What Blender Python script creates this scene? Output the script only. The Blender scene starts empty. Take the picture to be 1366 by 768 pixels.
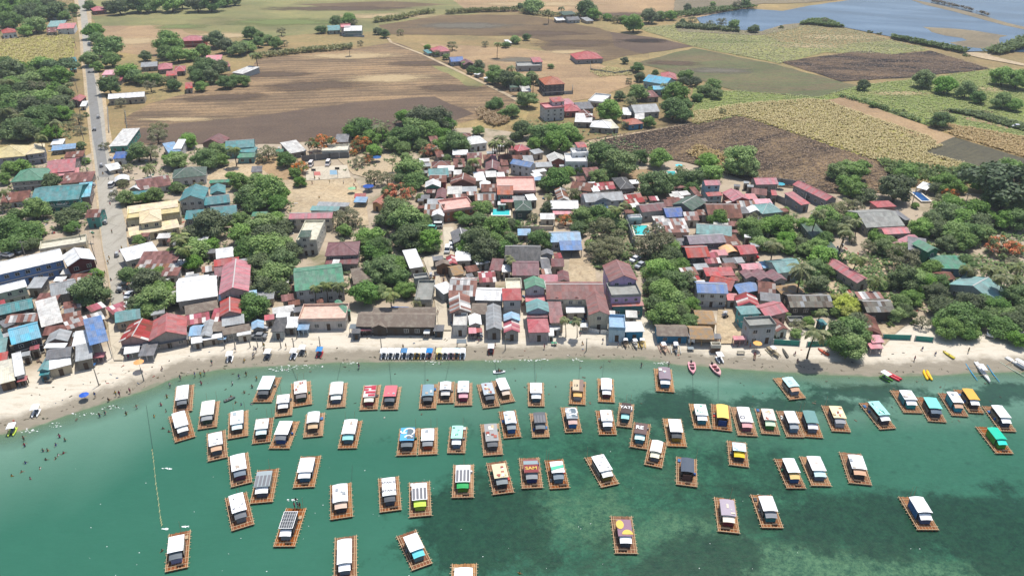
import bpy, bmesh, math, random, re
import numpy as np
from mathutils import Vector, Matrix
random.seed(7)
RNG = np.random.default_rng(11)
C = bpy.context.scene.collection
SC = bpy.context.scene
R = math.radians

# ------------------------------------------------------------------ camera, sky, sun, exposure
CAM_H, PITCH, FPX = 114.0, 28.9, 1040.0
cd = bpy.data.cameras.new('camera'); cam = bpy.data.objects.new('camera', cd); C.objects.link(cam)
cam.location = (0, 0, CAM_H); cam.rotation_euler = (R(90 - PITCH), 0, 0)
cd.sensor_width = 36; cd.lens = FPX / 1366 * 36; cd.clip_start = 1; cd.clip_end = 12000
SC.camera = cam
SUN_EL, SUN_AZ = 70.0, 28.0           # azimuth measured from +Y towards +X
w = bpy.data.worlds.new('World'); SC.world = w; w.use_nodes = True
nt = w.node_tree; bg = nt.nodes['Background']
sky = nt.nodes.new('ShaderNodeTexSky'); sky.sky_type = 'NISHITA'; sky.sun_disc = False
sky.sun_elevation = R(SUN_EL); sky.sun_rotation = R(SUN_AZ); sky.altitude = 50; sky.air_density = 1.0; sky.dust_density = 1.5
nt.links.new(sky.outputs[0], bg.inputs[0]); bg.inputs[1].default_value = 0.13
sd = bpy.data.lights.new('sun', 'SUN'); sd.energy = 4.2; sd.angle = R(0.5); sd.color = (1.0, 0.965, 0.91)
so = bpy.data.objects.new('sun', sd); C.objects.link(so); so.location = (0, 0, 300)
dv = Vector((math.sin(R(SUN_AZ)) * math.cos(R(SUN_EL)), math.cos(R(SUN_AZ)) * math.cos(R(SUN_EL)), math.sin(R(SUN_EL))))
so.rotation_euler = dv.to_track_quat('Z', 'Y').to_euler()
SC.view_settings.view_transform = 'Standard'; SC.view_settings.look = 'None'
SC.view_settings.exposure = 0.30; SC.view_settings.gamma = 1.0

HAZE = 0.00013
# ------------------------------------------------------------------ surveying: photo pixel -> point on a level plane
ST, CT = math.sin(R(PITCH)), math.cos(R(PITCH))
def G(px, py, z=0.0):
    u = px - 683.0; v = py - 384.0
    dx, dy, dz = u, FPX * CT - v * ST, -FPX * ST - v * CT
    t = (z - CAM_H) / dz
    return Vector((dx * t, dy * t, z))
def ppm(px, py, z=0.0):
    p = G(px, py, z); depth = p.y * CT + (CAM_H - z) * ST
    return FPX / depth
def dep(px, py):
    p = G(px, py); return math.atan2(CAM_H, p.y)
def PX(p):
    x, y, z = p[0], p[1], p[2] - CAM_H
    d = y * CT - z * ST; vv = -(y * ST + z * CT)
    return 683 + FPX * x / d, 384 + FPX * vv / d
TILE = {'A1': (0, 0, 3.84), 'A2': (340, 0, 3.84), 'A3': (680, 0, 3.84), 'A4': (1016, 0, 3.84),
        'B1': (0, 170, 4.517), 'B2': (225, 170, 4.517), 'B3': (450, 170, 4.517), 'B4': (675, 170, 4.517), 'B5': (900, 170, 4.517), 'B6': (1126, 170, 4.517),
        'C1': (0, 320, 4.267), 'C2': (225, 320, 4.267), 'C3': (450, 320, 4.267), 'C4': (675, 320, 4.267), 'C5': (900, 320, 4.267), 'C6': (1126, 320, 4.267),
        'D0': (0, 480, 4.8), 'D1': (200, 480, 4.8), 'D2': (430, 480, 4.8), 'D3': (660, 480, 4.8), 'D4': (890, 480, 4.8), 'D5': (1126, 480, 4.8),
        'E1': (200, 620, 5.1875), 'E2': (430, 620, 5.1875), 'E3': (660, 620, 5.1875), 'E4': (890, 620, 5.1875), 'E5': (1126, 620, 5.1875), 'P': (0, 0, 1)}
def T(t, x, y):
    o = TILE[t]; return o[0] + x / o[2], o[1] + y / o[2]

# ------------------------------------------------------------------ colours and materials
def lin(h, k=1.0):
    h = h.lstrip('#'); out = []
    for i in (0, 2, 4):
        c = int(h[i:i + 2], 16) / 255
        c = c / 12.92 if c <= 0.04045 else ((c + 0.055) / 1.055) ** 2.4
        out.append(min(c * k, 0.86))
    return (*out, 1)
class NT:
    def __init__(s, name):
        s.m = bpy.data.materials.new(name); s.m.use_nodes = True; s.t = s.m.node_tree
        s.b = s.t.nodes['Principled BSDF']; s.b.inputs['Roughness'].default_value = 0.8
        s.b.inputs['Specular IOR Level'].default_value = 0.25
    def n(s, typ, **kw):
        nd = s.t.nodes.new(typ)
        for k, v in kw.items(): setattr(nd, k, v)
        return nd
    def l(s, a, b): s.t.links.new(a, b)
    def noise(s, scale, detail=4, vec=None, rough=0.6, dist=0.0):
        nd = s.n('ShaderNodeTexNoise'); nd.inputs['Scale'].default_value = scale
        nd.inputs['Detail'].default_value = detail; nd.inputs['Roughness'].default_value = rough; nd.inputs['Distortion'].default_value = dist
        if vec is not None: s.l(vec, nd.inputs['Vector'])
        return nd.outputs['Fac']
    def ramp(s, fac, stops, interp='LINEAR'):
        nd = s.n('ShaderNodeValToRGB'); cr = nd.color_ramp; cr.interpolation = interp
        while len(cr.elements) < len(stops): cr.elements.new(0.5)
        for e, (p, c) in zip(cr.elements, stops):
            e.position = p; e.color = c if len(c) == 4 else (*c, 1)
        s.l(fac, nd.inputs[0]); return nd.outputs[0]
    def mix(s, fac, a, b, mode='MIX'):
        nd = s.n('ShaderNodeMix', data_type='RGBA', blend_type=mode)
        for sock, v in ((nd.inputs[0], fac), (nd.inputs[6], a), (nd.inputs[7], b)):
            if isinstance(v, (int, float)): sock.default_value = v
            elif isinstance(v, tuple): sock.default_value = v if len(v) == 4 else (*v, 1)
            else: s.l(v, sock)
        return nd.outputs[2]
    def math(s, op, a, b=0.0, c=None, clamp=False):
        nd = s.n('ShaderNodeMath', operation=op); nd.use_clamp = clamp
        for i, v in enumerate((a, b, c)):
            if v is None: continue
            if isinstance(v, (int, float)): nd.inputs[i].default_value = v
            else: s.l(v, nd.inputs[i])
        return nd.outputs[0]
    def obj(s):
        return s.n('ShaderNodeTexCoord').outputs['Object']
    def pos(s):
        return s.n('ShaderNodeNewGeometry').outputs['Position']
    def island(s): return s.n('ShaderNodeNewGeometry').outputs['Random Per Island']
    def orand(s): return s.n('ShaderNodeObjectInfo').outputs['Random']
    def mapping(s, vec, scale=(1, 1, 1), rot=(0, 0, 0)):
        nd = s.n('ShaderNodeMapping'); nd.inputs['Scale'].default_value = scale; nd.inputs['Rotation'].default_value = rot
        s.l(vec, nd.inputs[0]); return nd.outputs[0]
    def hsv(s, col, h=0.5, sa=1.0, v=1.0):
        nd = s.n('ShaderNodeHueSaturation')
        for i, x in enumerate((h, sa, v)):
            if isinstance(x, (int, float)): nd.inputs[i].default_value = x
            else: s.l(x, nd.inputs[i])
        s.l(col, nd.inputs[4]) if not isinstance(col, tuple) else setattr(nd.inputs[4], 'default_value', col)
        return nd.outputs[0]
    def bump(s, h, strength=0.3, dist=0.05):
        nd = s.n('ShaderNodeBump'); nd.inputs['Strength'].default_value = strength; nd.inputs['Distance'].default_value = dist
        s.l(h, nd.inputs['Height']); s.l(nd.outputs[0], s.b.inputs['Normal'])
    def col(s, c):
        if isinstance(c, tuple): s.b.inputs['Base Color'].default_value = c
        else: s.l(c, s.b.inputs['Base Color'])
        return s
MC = {}
def remap(n, f, a, b): return n.math('MULTIPLY_ADD', f, b - a, a)
def plain(name, hexc, k=0.8, rough=0.7, var=0.12):
    key = ('p', hexc, k, rough)
    if key in MC: return MC[key]
    n = NT(name + '_' + hexc); c = n.obj()
    col = n.hsv(n.mix(n.noise(1.3, 5, c), lin(hexc, k * (1 - var)), lin(hexc, k * (1 + var))), 0.5, 1.0, remap(n, n.orand(), 0.9, 1.08))
    n.col(col); n.b.inputs['Roughness'].default_value = rough; MC[key] = n.m; return n.m
def wallmat(hexc):
    key = ('w', hexc)
    if key in MC: return MC[key]
    n = NT('wall_' + hexc); c = n.obj()
    st = n.mapping(c, (1.2, 1.2, 0.25))
    base = n.mix(n.noise(0.9, 6, c), lin(hexc, 0.66), lin(hexc, 0.9))
    grime = n.ramp(n.noise(1.6, 6, st, 0.7), [(0.48, (0, 0, 0)), (0.72, (1, 1, 1))])
    base = n.mix(n.math('MULTIPLY', grime, 0.45), base, lin('5b5247', 0.8), 'MIX')
    n.col(base); n.b.inputs['Roughness'].default_value = 0.9; n.bump(n.noise(12, 3, c), 0.25, 0.02)
    MC[key] = n.m; return n.m
# code: (hex, rust amount 0..1, phrase)
ROOF = {'r': ('8a5a4c', .55, 'rusty brown iron roof'), 'R': ('bc4244', .10, 'bright red roof'), 'p': ('bc6064', .12, 'pinkish red roof'),
        'P': ('e08a90', .15, 'pale pink roof'), 'm': ('855356', .12, 'maroon roof'), 'n': ('84766a', .0, 'brown thatch roof'),
        't': ('3a8e90', .06, 'teal roof'), 'T': ('6fa3a0', .15, 'faded teal grey roof'), 'g': ('4a906e', .08, 'green roof'), 'G': ('3f5e4c', .15, 'dark green roof'),
        'b': ('3468ac', .03, 'blue roof'), 'l': ('8cb8d8', .10, 'pale blue roof'), 'c': ('52b4d0', .03, 'cyan roof'), 'w': ('f2f2ee', .07, 'white roof'),
        'W': ('dcdad2', .30, 'weathered white roof'), 's': ('a6abac', .22, 'grey sheet metal roof'), 'd': ('77797c', .22, 'dull grey roof'), 'k': ('4f4f50', .05, 'charcoal roof'),
        'y': ('e6cf96', .03, 'cream yellow roof'), 'o': ('e8a848', .05, 'orange roof'), 'h': ('e0a088', .04, 'peach roof'), 'x': ('c06850', .08, 'terracotta roof'),
        'q': ('b0aaa4', 1.2, 'patched rust and silver roof'), 'Q': ('c4817a', 1.1, 'patched red and white roof'), 'N': ('b08f68', 0.0, 'tan thatch roof'),
        'B': ('96605c', .08, 'brownish red tiled roof'), 'e': ('9a9c94', .1, 'concrete roof deck'), 'z': ('e9c2ae', .04, 'peach terrace'), 'v': ('8c7f88', .15, 'dull mauve roof'),
        'u': ('7d7a6a', .5, 'striped grey brown roof'), 'i': ('e4ddc4', .05, 'cream roof')}
def roofmat(code):
    key = ('r', code)
    if key in MC: return MC[key]
    hexc, rust, ph = ROOF[code]; n = NT('roof_' + ph.replace(' ', '_')); c = n.obj(); isl = n.island(); orr = n.orand()
    if code in 'nN':
        st = n.mapping(n.n('ShaderNodeUVMap').outputs[0], (5, 1.2, 1))
        f = n.noise(2.2, 8, st, 0.75)
        base = n.mix(f, lin(hexc, 0.45), lin(hexc, 1.15))
        base = n.mix(n.ramp(n.noise(0.7, 4, c), [(0.45, (0, 0, 0)), (0.65, (1, 1, 1))]), base, n.mix(f, lin('7d7468', .5), lin('a89c8c', 1.0)))
        n.col(base); n.bump(f, 0.9, 0.12); n.b.inputs['Roughness'].default_value = 1
        MC[key] = n.m; return n.m
    uv = n.n('ShaderNodeUVMap').outputs[0]
    sep = n.n('ShaderNodeSeparateXYZ'); n.l(uv, sep.inputs[0])
    wav = n.n('ShaderNodeTexWave', wave_type='BANDS', bands_direction='X'); wav.inputs['Scale'].default_value = 0.75; n.l(uv, wav.inputs[0])
    if code == 'q':
        base = n.ramp(isl, [(0, lin('a9a9a6', .8)), (.3, lin('8d6150', .8)), (.48, lin('d8d6d0', .85)), (.62, lin('6f4a3e', .8)), (.78, lin('b9b4ac', .8)), (.9, lin('a0705c', .8))], 'CONSTANT')
    elif code == 'Q':
        base = n.ramp(isl, [(0, lin('b4505a', .8)), (.35, lin('e6e0da', .85)), (.5, lin('a84248', .8)), (.7, lin('c98a84', .8)), (.85, lin('8a4a44', .8))], 'CONSTANT')
    elif code == 'u':
        base = n.ramp(isl, [(0, lin('77746a', .8)), (.45, lin('5c5348', .8)), (.7, lin('8f8c80', .8)), (.92, lin('a8acac', .8))], 'CONSTANT')
    elif code == 'r':
        base = n.ramp(isl, [(0, lin('85564a', .8)), (.3, lin('6d463c', .8)), (.5, lin('94655a', .8)), (.72, lin('7a4f48', .8)), (.93, lin('b5aaa2', .8))], 'CONSTANT')
    else:
        base = n.hsv(lin(hexc, .84), 0.5, remap(n, isl, .72, 1.0), remap(n, isl, .84, 1.12))
        fade = n.ramp(n.noise(.5, 7, n.mapping(uv, (1.2, .4, 1)), .75), [(.42, (0, 0, 0)), (.66, (1, 1, 1))])
        base = n.mix(n.math('MULTIPLY', fade, .24 if code not in 'wc' else .12), base, lin('c8c0b8', .8))
    base = n.hsv(base, remap(n, orr, .49, .51), remap(n, orr, .85, 1.1), remap(n, orr, 1.1, .86))
    streak = n.noise(1.0, 7, n.mapping(uv, (1.6, 0.35, 1)), 0.7)
    patch = n.noise(0.35, 5, c, 0.65)
    f = n.math('MULTIPLY', n.ramp(streak, [(0.45, (0, 0, 0)), (0.75, (1, 1, 1))]), n.ramp(patch, [(0.35, (0, 0, 0)), (0.65, (1, 1, 1))]))
    rc = n.mix(n.noise(3, 4, c), lin('6b4234', .8), lin('a06a4c', .8))
    if code in 'ktTgGbc': rc = lin('8d9492', .7)
    base = n.mix(n.math('MULTIPLY', f, min(1.0, rust * 1.7 + .14), clamp=True), base, rc)
    soot = n.ramp(n.noise(0.6, 6, c, 0.7), [(0.32, (.60, .59, .58)), (0.58, (1, 1, 1))])
    base = n.mix(0.8, base, soot, 'MULTIPLY')
    n.col(base); n.b.inputs['Roughness'].default_value = 0.55 if code in 'swWcbtl' else 0.7
    if code not in 'ez': n.bump(wav.outputs['Fac'], 0.35, 0.06)
    MC[key] = n.m; return n.m

# ------------------------------------------------------------------ mesh helpers
class MB:
    def __init__(s): s.v = []; s.f = []; s.uv = []; s.mi = []
    def face(s, pts, uv=None, mi=0):
        b = len(s.v); s.v += [tuple(p) for p in pts]; s.f.append(tuple(range(b, b + len(pts))))
        s.uv.append(uv if uv else [(p[0], p[1]) for p in pts]); s.mi.append(mi)
    def hexa(s, q, mi=0):           # 8 points: bottom 4 ccw then top 4 ccw, welded into one island
        b = len(s.v); s.v += [tuple(p) for p in q]
        for f in ((3, 2, 1, 0), (4, 5, 6, 7), (0, 1, 5, 4), (1, 2, 6, 5), (2, 3, 7, 6), (3, 0, 4, 7)):
            s.f.append(tuple(b + i for i in f)); s.uv.append([(q[i][0] + q[i][1] * .01, q[i][1] + q[i][2]) for i in f]); s.mi.append(mi)
    def box(s, x0, x1, y0, y1, z0, z1, mi=0):
        s.hexa([(x0, y0, z0), (x1, y0, z0), (x1, y1, z0), (x0, y1, z0), (x0, y0, z1), (x1, y0, z1), (x1, y1, z1), (x0, y1, z1)], mi)
    def tube(s, pts, rad, n=6, mi=0, cap=True):
        pts = [Vector(p) for p in pts]; b = len(s.v); m = len(pts)
        if not hasattr(rad, '__len__'): rad = [rad] * m
        for i, p in enumerate(pts):
            d = (pts[min(i + 1, m - 1)] - pts[max(i - 1, 0)]).normalized()
            a = d.orthogonal().normalized(); c = d.cross(a)
            for k in range(n):
                t = 2 * math.pi * k / n; s.v.append(tuple(p + (a * math.cos(t) + c * math.sin(t)) * rad[i]))
        for i in range(m - 1):
            for k in range(n):
                k2 = (k + 1) % n
                s.f.append((b + i * n + k, b + i * n + k2, b + (i + 1) * n + k2, b + (i + 1) * n + k)); s.uv.append([(0, 0)] * 4); s.mi.append(mi)
        if cap:
            s.f.append(tuple(b + k for k in reversed(range(n)))); s.uv.append([(0, 0)] * n); s.mi.append(mi)
            s.f.append(tuple(b + (m - 1) * n + k for k in range(n))); s.uv.append([(0, 0)] * n); s.mi.append(mi)
    def rings(s, rings, mi=0, cap=True):        # list of rings with equal point counts
        b = len(s.v); n = len(rings[0])
        for r in rings: s.v += [tuple(p) for p in r]
        for i in range(len(rings) - 1):
            for k in range(n):
                k2 = (k + 1) % n
                s.f.append((b + i * n + k, b + i * n + k2, b + (i + 1) * n + k2, b + (i + 1) * n + k)); s.uv.append([(0, 0)] * 4); s.mi.append(mi)
        if cap:
            s.f.append(tuple(b + k for k in reversed(range(n)))); s.uv.append([(0, 0)] * n); s.mi.append(mi)
            s.f.append(tuple(b + (len(rings) - 1) * n + k for k in range(n))); s.uv.append([(0, 0)] * n); s.mi.append(mi)
    def mesh(s, name, mats, smooth=False):
        me = bpy.data.meshes.new(name); me.from_pydata(s.v, [], s.f)
        ul = me.uv_layers.new(name='UVMap'); flat = [c for f in s.uv for p in f for c in p]
        ul.data.foreach_set('uv', flat)
        for m in (mats if isinstance(mats, (list, tuple)) else [mats]): me.materials.append(m)
        me.polygons.foreach_set('material_index', s.mi)
        if smooth: me.polygons.foreach_set('use_smooth', [True] * len(me.polygons))
        me.update(); return me
    def build(s, name, mats, parent=None, smooth=False):
        return put(name, s.mesh(name, mats, smooth), parent)
def put(name, me, parent=None, loc=None, rz=None):
    o = bpy.data.objects.new(name, me); C.objects.link(o)
    if parent is not None: o.parent = parent
    if loc is not None: o.location = loc
    if rz is not None: o.rotation_euler = (0, 0, rz)
    return o
REC = []       # things whose label is finished at the end: (object, base words, pixel x, pixel y)
def thing(name, base, cat, loc, rz=0.0, group=None, fixed=False):
    o = bpy.data.objects.new(name, None); C.objects.link(o); o.location = loc; o.rotation_euler = (0, 0, rz)
    o.empty_display_size = 0.5
    reg(o, base, cat, group, fixed); return o
def reg(o, base, cat, group=None, fixed=False):
    o['category'] = cat; o['label'] = base
    if group: o['group'] = group
    x, y = PX(o.location); REC.append((o, base, x, y, fixed))
def struct(o): o['kind'] = 'structure'; return o
def copy_tree(o, parent=None):
    c = o.copy(); C.objects.link(c)
    if parent is not None: c.parent = parent
    for ch in o.children: copy_tree(ch, c)
    return c
# ------------------------------------------------------------------ the lie of the land: shoreline, ground sheet, sea
SEA = -0.6
SHPX = [(-260, 640), (-120, 606), (0, 580), (40, 572), (80, 557), (130, 541), (170, 528), (200, 519), (230, 505), (280, 495), (330, 490), (400, 487), (450, 484), (520, 483),
        (640, 481), (760, 479), (860, 480), (900, 486), (1000, 494), (1100, 500), (1180, 503), (1240, 501), (1300, 498), (1366, 496), (1500, 492), (1700, 488)]
_sp = [G(x, y, SEA) for x, y in SHPX]
_sx = np.array([p.x for p in _sp]); _sy = np.array([p.y for p in _sp])
_gr = np.gradient(_sy, _sx)
def shore_dist(x, y):
    yy = np.interp(x, _sx, _sy); g = np.interp(x, _sx, _gr)
    return (y - yy) / np.sqrt(1 + g * g)
def ground_z(x, y):
    d = shore_dist(x, y)
    up = np.minimum(SEA + 0.055 * d, 0.0)
    dn = np.maximum(SEA + 0.085 * d, -7.0)
    return np.where(d > 0, up, dn)
def gz(x, y): return float(ground_z(np.array([x]), np.array([y]))[0])
def at(px, py, lift=0.0):
    """ground point (beach slope included) seen at a photo pixel"""
    p = G(px, py, 0)
    for _ in range(4): p = G(px, py, max(gz(p.x, p.y), SEA - 9) + lift)
    return p
def axis(a0, a1, step, lo, hi, grow=1.35):
    mid = list(np.arange(a0, a1 + 1e-6, step)); out = mid[:]; s = step; x = a0
    while x > lo: s *= grow; x -= s; out.insert(0, x)
    s = step; x = a1
    while x < hi: s *= grow; x += s; out.append(x)
    return np.array(out)
def grid_mesh(name, xs, ys, zf, mat, attrs=None, smooth=True):
    X, Y = np.meshgrid(xs, ys); x = X.ravel(); y = Y.ravel(); z = zf(x, y)
    nx, ny = len(xs), len(ys)
    i = np.arange(nx * ny).reshape(ny, nx)
    q = np.stack([i[:-1, :-1], i[:-1, 1:], i[1:, 1:], i[1:, :-1]], -1).reshape(-1, 4)
    me = bpy.data.meshes.new(name); me.vertices.add(len(x)); me.vertices.foreach_set('co', np.stack([x, y, z], 1).ravel())
    me.loops.add(q.size); me.loops.foreach_set('vertex_index', q.ravel())
    me.polygons.add(len(q)); me.polygons.foreach_set('loop_start', np.arange(0, q.size, 4)); me.polygons.foreach_set('loop_total', np.full(len(q), 4))
    me.polygons.foreach_set('use_smooth', [smooth] * len(q))
    me.update(calc_edges=True)
    for k, fn in (attrs or {}).items():
        a = me.attributes.new(k, 'FLOAT', 'POINT'); a.data.foreach_set('value', fn(x, y).astype(np.float32))
    me.materials.append(mat); o = put(name, me); return struct(o)

def sand_ground():
    n = NT('sand_and_dusty_ground'); p = n.pos()
    at_ = n.n('ShaderNodeAttribute', attribute_name='shore'); d = at_.outputs['Fac']
    dn = n.math('ADD', d, n.math('MULTIPLY', n.math('SUBTRACT', n.noise(0.22, 5, p, 0.65), 0.5), 7.0))
    bed = n.mix(n.noise(0.4, 6, p), lin('7f8a72', .5), lin('a3a286', .6))
    wet = n.mix(n.noise(0.8, 6, n.mapping(p, (.35, 1.4, 1))), lin('918776', .62), lin('aca28e', .72))
    fine = n.noise(1.4, 9, p, 0.75)
    dry = n.mix(fine, lin('cbc0ab', .78), lin('e0d6c4', .84))
    track = n.ramp(n.noise(0.5, 6, n.mapping(p, (.4, 1.6, 1)), 0.7), [(0.52, (0, 0, 0)), (0.62, (1, 1, 1))])
    dry = n.mix(n.math('MULTIPLY', track, .45), dry, lin('b8a98f', .75))
    dust = n.mix(n.noise(0.25, 7, p, 0.7), lin('a08c74', .66), lin('d0c0a8', .78))
    grass = n.ramp(n.noise(0.06, 6, p, 0.65), [(0.53, (0, 0, 0)), (0.66, (1, 1, 1))])
    dust = n.mix(n.math('MULTIPLY', grass, .75), dust, n.mix(n.noise(1.5, 4, p), lin('5f6a40', .5), lin('8f8a5c', .6)))
    c = n.mix(n.ramp(dn, [(0.0, (0, 0, 0)), (1.0, (1, 1, 1))]), bed, wet)
    s = n.math('MULTIPLY_ADD', dn, 0.30, -1.35, clamp=True); c = n.mix(s, c, dry)
    s2 = n.math('MULTIPLY_ADD', dn, 0.16, -3.4, clamp=True); c = n.mix(s2, c, dust)
    # wrack line left by the last tide
    wr = n.math('ABSOLUTE', n.math('SUBTRACT', dn, 5.2)); wr = n.math('SUBTRACT', 1.0, n.math('MULTIPLY', wr, 2.5), clamp=True)
    wr = n.math('MULTIPLY', wr, n.ramp(n.noise(1.2, 5, p, .8), [(.45, (0, 0, 0)), (.6, (1, 1, 1))]))
    c = n.mix(n.math('MULTIPLY', wr, .5), c, lin('6f6554', .7))
    n.col(c); n.b.inputs['Roughness'].default_value = 0.95; n.bump(n.noise(2.2, 6, p), 0.35, 0.12)
    return n.m
gx = axis(-190, 215, 1.5, -2600, 2600); gy = axis(90, 212, 1.5, -60, 6000)
grid_mesh('ground', gx, gy, ground_z, sand_ground(), {'shore': shore_dist})

# seagrass beds under the water (positions read off the photo, sizes in metres)
BEDS = [(905, 545, 16, 9, .95), (860, 560, 14, 10, .6), (640, 700, 17, 16, .95), (600, 690, 9, 12, .8), (700, 740, 30, 9, .6), (940, 745, 14, 8, .95), (1180, 700, 32, 11, .95), (1290, 690, 30, 8, .9),
        (1366, 715, 22, 8, .95), (1240, 705, 40, 12, .85), (1080, 700, 24, 7, .75), (1366, 760, 20, 6, .7), (1060, 540, 26, 5, .8), (1160, 522, 20, 4, .9), (1310, 530, 16, 5, .85), (1250, 560, 26, 9, .35), (800, 600, 30, 10, .45), (700, 580, 24, 8, .4),
        (1000, 660, 30, 12, .55), (1120, 735, 24, 7, .35), (820, 700, 22, 12, .3), (560, 585, 18, 5, .35), (1345, 520, 12, 4, .9), (980, 610, 26, 8, .5), (1330, 650, 12, 4, .6), (890, 760, 20, 6, .7)]
LIGHTB = [(1250, 600, 44, 11, 1.0), (1240, 645, 30, 6, 1.0), (1150, 640, 24, 5, .8), (1350, 665, 7, 7, .9), (1330, 600, 30, 12, .9), (1080, 610, 24, 8, .5), (1040, 520, 30, 8, .6)]
SPECK = [(760, 690, 24, 14, .7), (900, 712, 24, 8, .75), (1060, 752, 40, 7, 1.0), (1240, 765, 30, 5, .9), (960, 760, 20, 8, .7), (640, 655, 8, 6, .6), (700, 745, 14, 8, .5), (900, 640, 26, 8, .45)]
def blobs(L):
    P = [(G(a, b, SEA), c, d, e) for a, b, c, d, e in L]
    def f(x, y):
        o = np.zeros_like(x)
        for p, rx, ry, k in P: o = np.maximum(o, k * np.exp(-(((x - p.x) / rx) ** 2 + ((y - p.y) / ry) ** 2))) if k > 0 else o
        return o
    return f
def sea_mat():
    n = NT('sea_water'); p = n.pos()
    A = lambda k: n.n('ShaderNodeAttribute', attribute_name=k).outputs['Fac']
    d = A('shore'); d = n.math('MULTIPLY', d, -1.0)
    turb = n.noise(0.035, 5, p, 0.6)
    open_ = n.mix(turb, lin('3c7c64', .55), lin('4a8c72', .57))
    open_ = n.mix(n.math('MULTIPLY', n.noise(.5, 6, n.mapping(p, (.5, 1.6, 1), (0, 0, .25)), .7), .35), open_, lin('286a52', .5))
    # the bottom shows more green-brown to the right, clean teal to the left
    bank = n.mix(n.ramp(n.noise(0.7, 10, p, 0.86), [(.44, (0, 0, 0)), (.56, (1, 1, 1))]), lin('205a42', .5), lin('3c7c5a', .54))
    bank = n.mix(n.ramp(n.noise(0.13, 7, p, 0.75, .8), [(.46, (0, 0, 0)), (.58, (1, 1, 1))]), bank, n.mix(n.ramp(n.noise(1.0, 7, p, .85), [(.4, (0, 0, 0)), (.6, (1, 1, 1))]), lin('1a4a36', .5), lin('2f6648', .54)))
    c = n.mix(n.math('MULTIPLY', A('right'), .85), open_, bank)
    dn = n.math('ADD', d, n.math('MULTIPLY', n.math('SUBTRACT', n.noise(0.06, 5, p), .5), 8))
    sh = n.math('SUBTRACT', 1.0, n.math('MULTIPLY_ADD', dn, 1 / 34., -.02), clamp=True)
    c = n.mix(n.math('POWER', sh, 1.3), c, lin('80a690', .62))
    edge = n.noise(0.13, 9, p, 0.80)
    light = n.math('MULTIPLY_ADD', n.math('SUBTRACT', n.math('ADD', A('light'), n.math('MULTIPLY', edge, .8)), .75), 2.6, 0, clamp=True)
    c = n.mix(n.math('MULTIPLY', light, .75), c, n.mix(n.noise(.5, 9, p, .8), lin('33775e', .5), lin('4d9074', .52)))
    fine_ = n.ramp(n.noise(.8, 10, p, .88), [(.42, (0, 0, 0)), (.58, (1, 1, 1))])
    speck = n.math('MULTIPLY_ADD', n.math('SUBTRACT', n.math('ADD', A('speck'), n.math('MULTIPLY', edge, 1.6)), 1.15), 2.6, 0, clamp=True)
    c = n.mix(n.math('MULTIPLY', speck, .85), c, n.mix(fine_, lin('2b604c', .5), lin('6f9c72', .55)))
    bed = n.math('MULTIPLY_ADD', n.math('SUBTRACT', n.math('ADD', A('beds'), n.math('MULTIPLY', edge, 1.7)), 1.22), 4.0, 0, clamp=True)
    spk = n.ramp(n.noise(0.7, 9, p, 0.85), [(.42, (0, 0, 0)), (.6, (1, 1, 1))])
    c = n.mix(n.math('MULTIPLY', bed, .85), c, n.mix(spk, lin('153f31', .5), lin('26583f', .52)))
    # small weed tufts
    v = n.n('ShaderNodeTexVoronoi'); v.inputs['Scale'].default_value = .22; n.l(n.mapping(p, (1, 1.2, 1)), v.inputs[0])
    tu = n.math('MULTIPLY', n.ramp(v.outputs['Distance'], [(0.0, (1, 1, 1)), (0.22, (0, 0, 0))]), n.math('MULTIPLY', A('right'), n.noise(.7, 4, p)))
    c = n.mix(n.math('MULTIPLY', tu, .8), c, lin('16463a', .5))
    rip = n.ramp(n.noise(1.6, 6, n.mapping(p, (.55, 1.5, 1), (0, 0, .15)), .75), [(.3, (.84, .85, .85)), (.7, (1.14, 1.13, 1.13))]); c = n.mix(n.math('MULTIPLY_ADD', A('right'), .6, .35), c, rip, 'MULTIPLY')
    n.col(c); n.b.inputs['Roughness'].default_value = 0.3; n.b.inputs['Specular IOR Level'].default_value = 0.14
    r = n.math('ADD', n.noise(0.8, 4, n.mapping(p, (.6, 1.5, 1), (0, 0, .3)), .6), n.math('MULTIPLY', n.noise(3.2, 3, n.mapping(p, (.6, 1.4, 1), (0, 0, -.2))), .4))
    n.bump(r, 0.5, 0.08)
    tr = n.n('ShaderNodeBsdfTransparent'); tr.inputs[0].default_value = (.80, .95, .88, 1); ms = n.n('ShaderNodeMixShader')
    al = n.math('MULTIPLY_ADD', dn, .13, .12, clamp=True)
    al = n.math('MULTIPLY', al, n.math('MULTIPLY', d, 1.2, clamp=True))
    n.l(al, ms.inputs[0]); n.l(tr.outputs[0], ms.inputs[1]); n.l(n.b.outputs[0], ms.inputs[2])
    n.l(ms.outputs[0], n.t.nodes['Material Output'].inputs[0]); return n.m
def rightness(x, y):
    return np.clip((x + 18 + .25 * (y - 110) * 0) / 34, 0, 1) * np.clip((205 - y) / 60, 0, 1) * np.clip(-shore_dist(x, y) / 22 - .15, 0, 1) + .12 * 0
wx = axis(-190, 215, 2.0, -2600, 2600); wy = np.concatenate([axis(70, 176, 2.0, -60, 170)])
sea_o = grid_mesh('sea', wx, wy[wy < 215], lambda x, y: np.full_like(x, SEA), sea_mat(), {'shore': shore_dist, 'beds': blobs(BEDS), 'light': blobs(LIGHTB), 'speck': blobs(SPECK), 'right': rightness})

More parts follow.
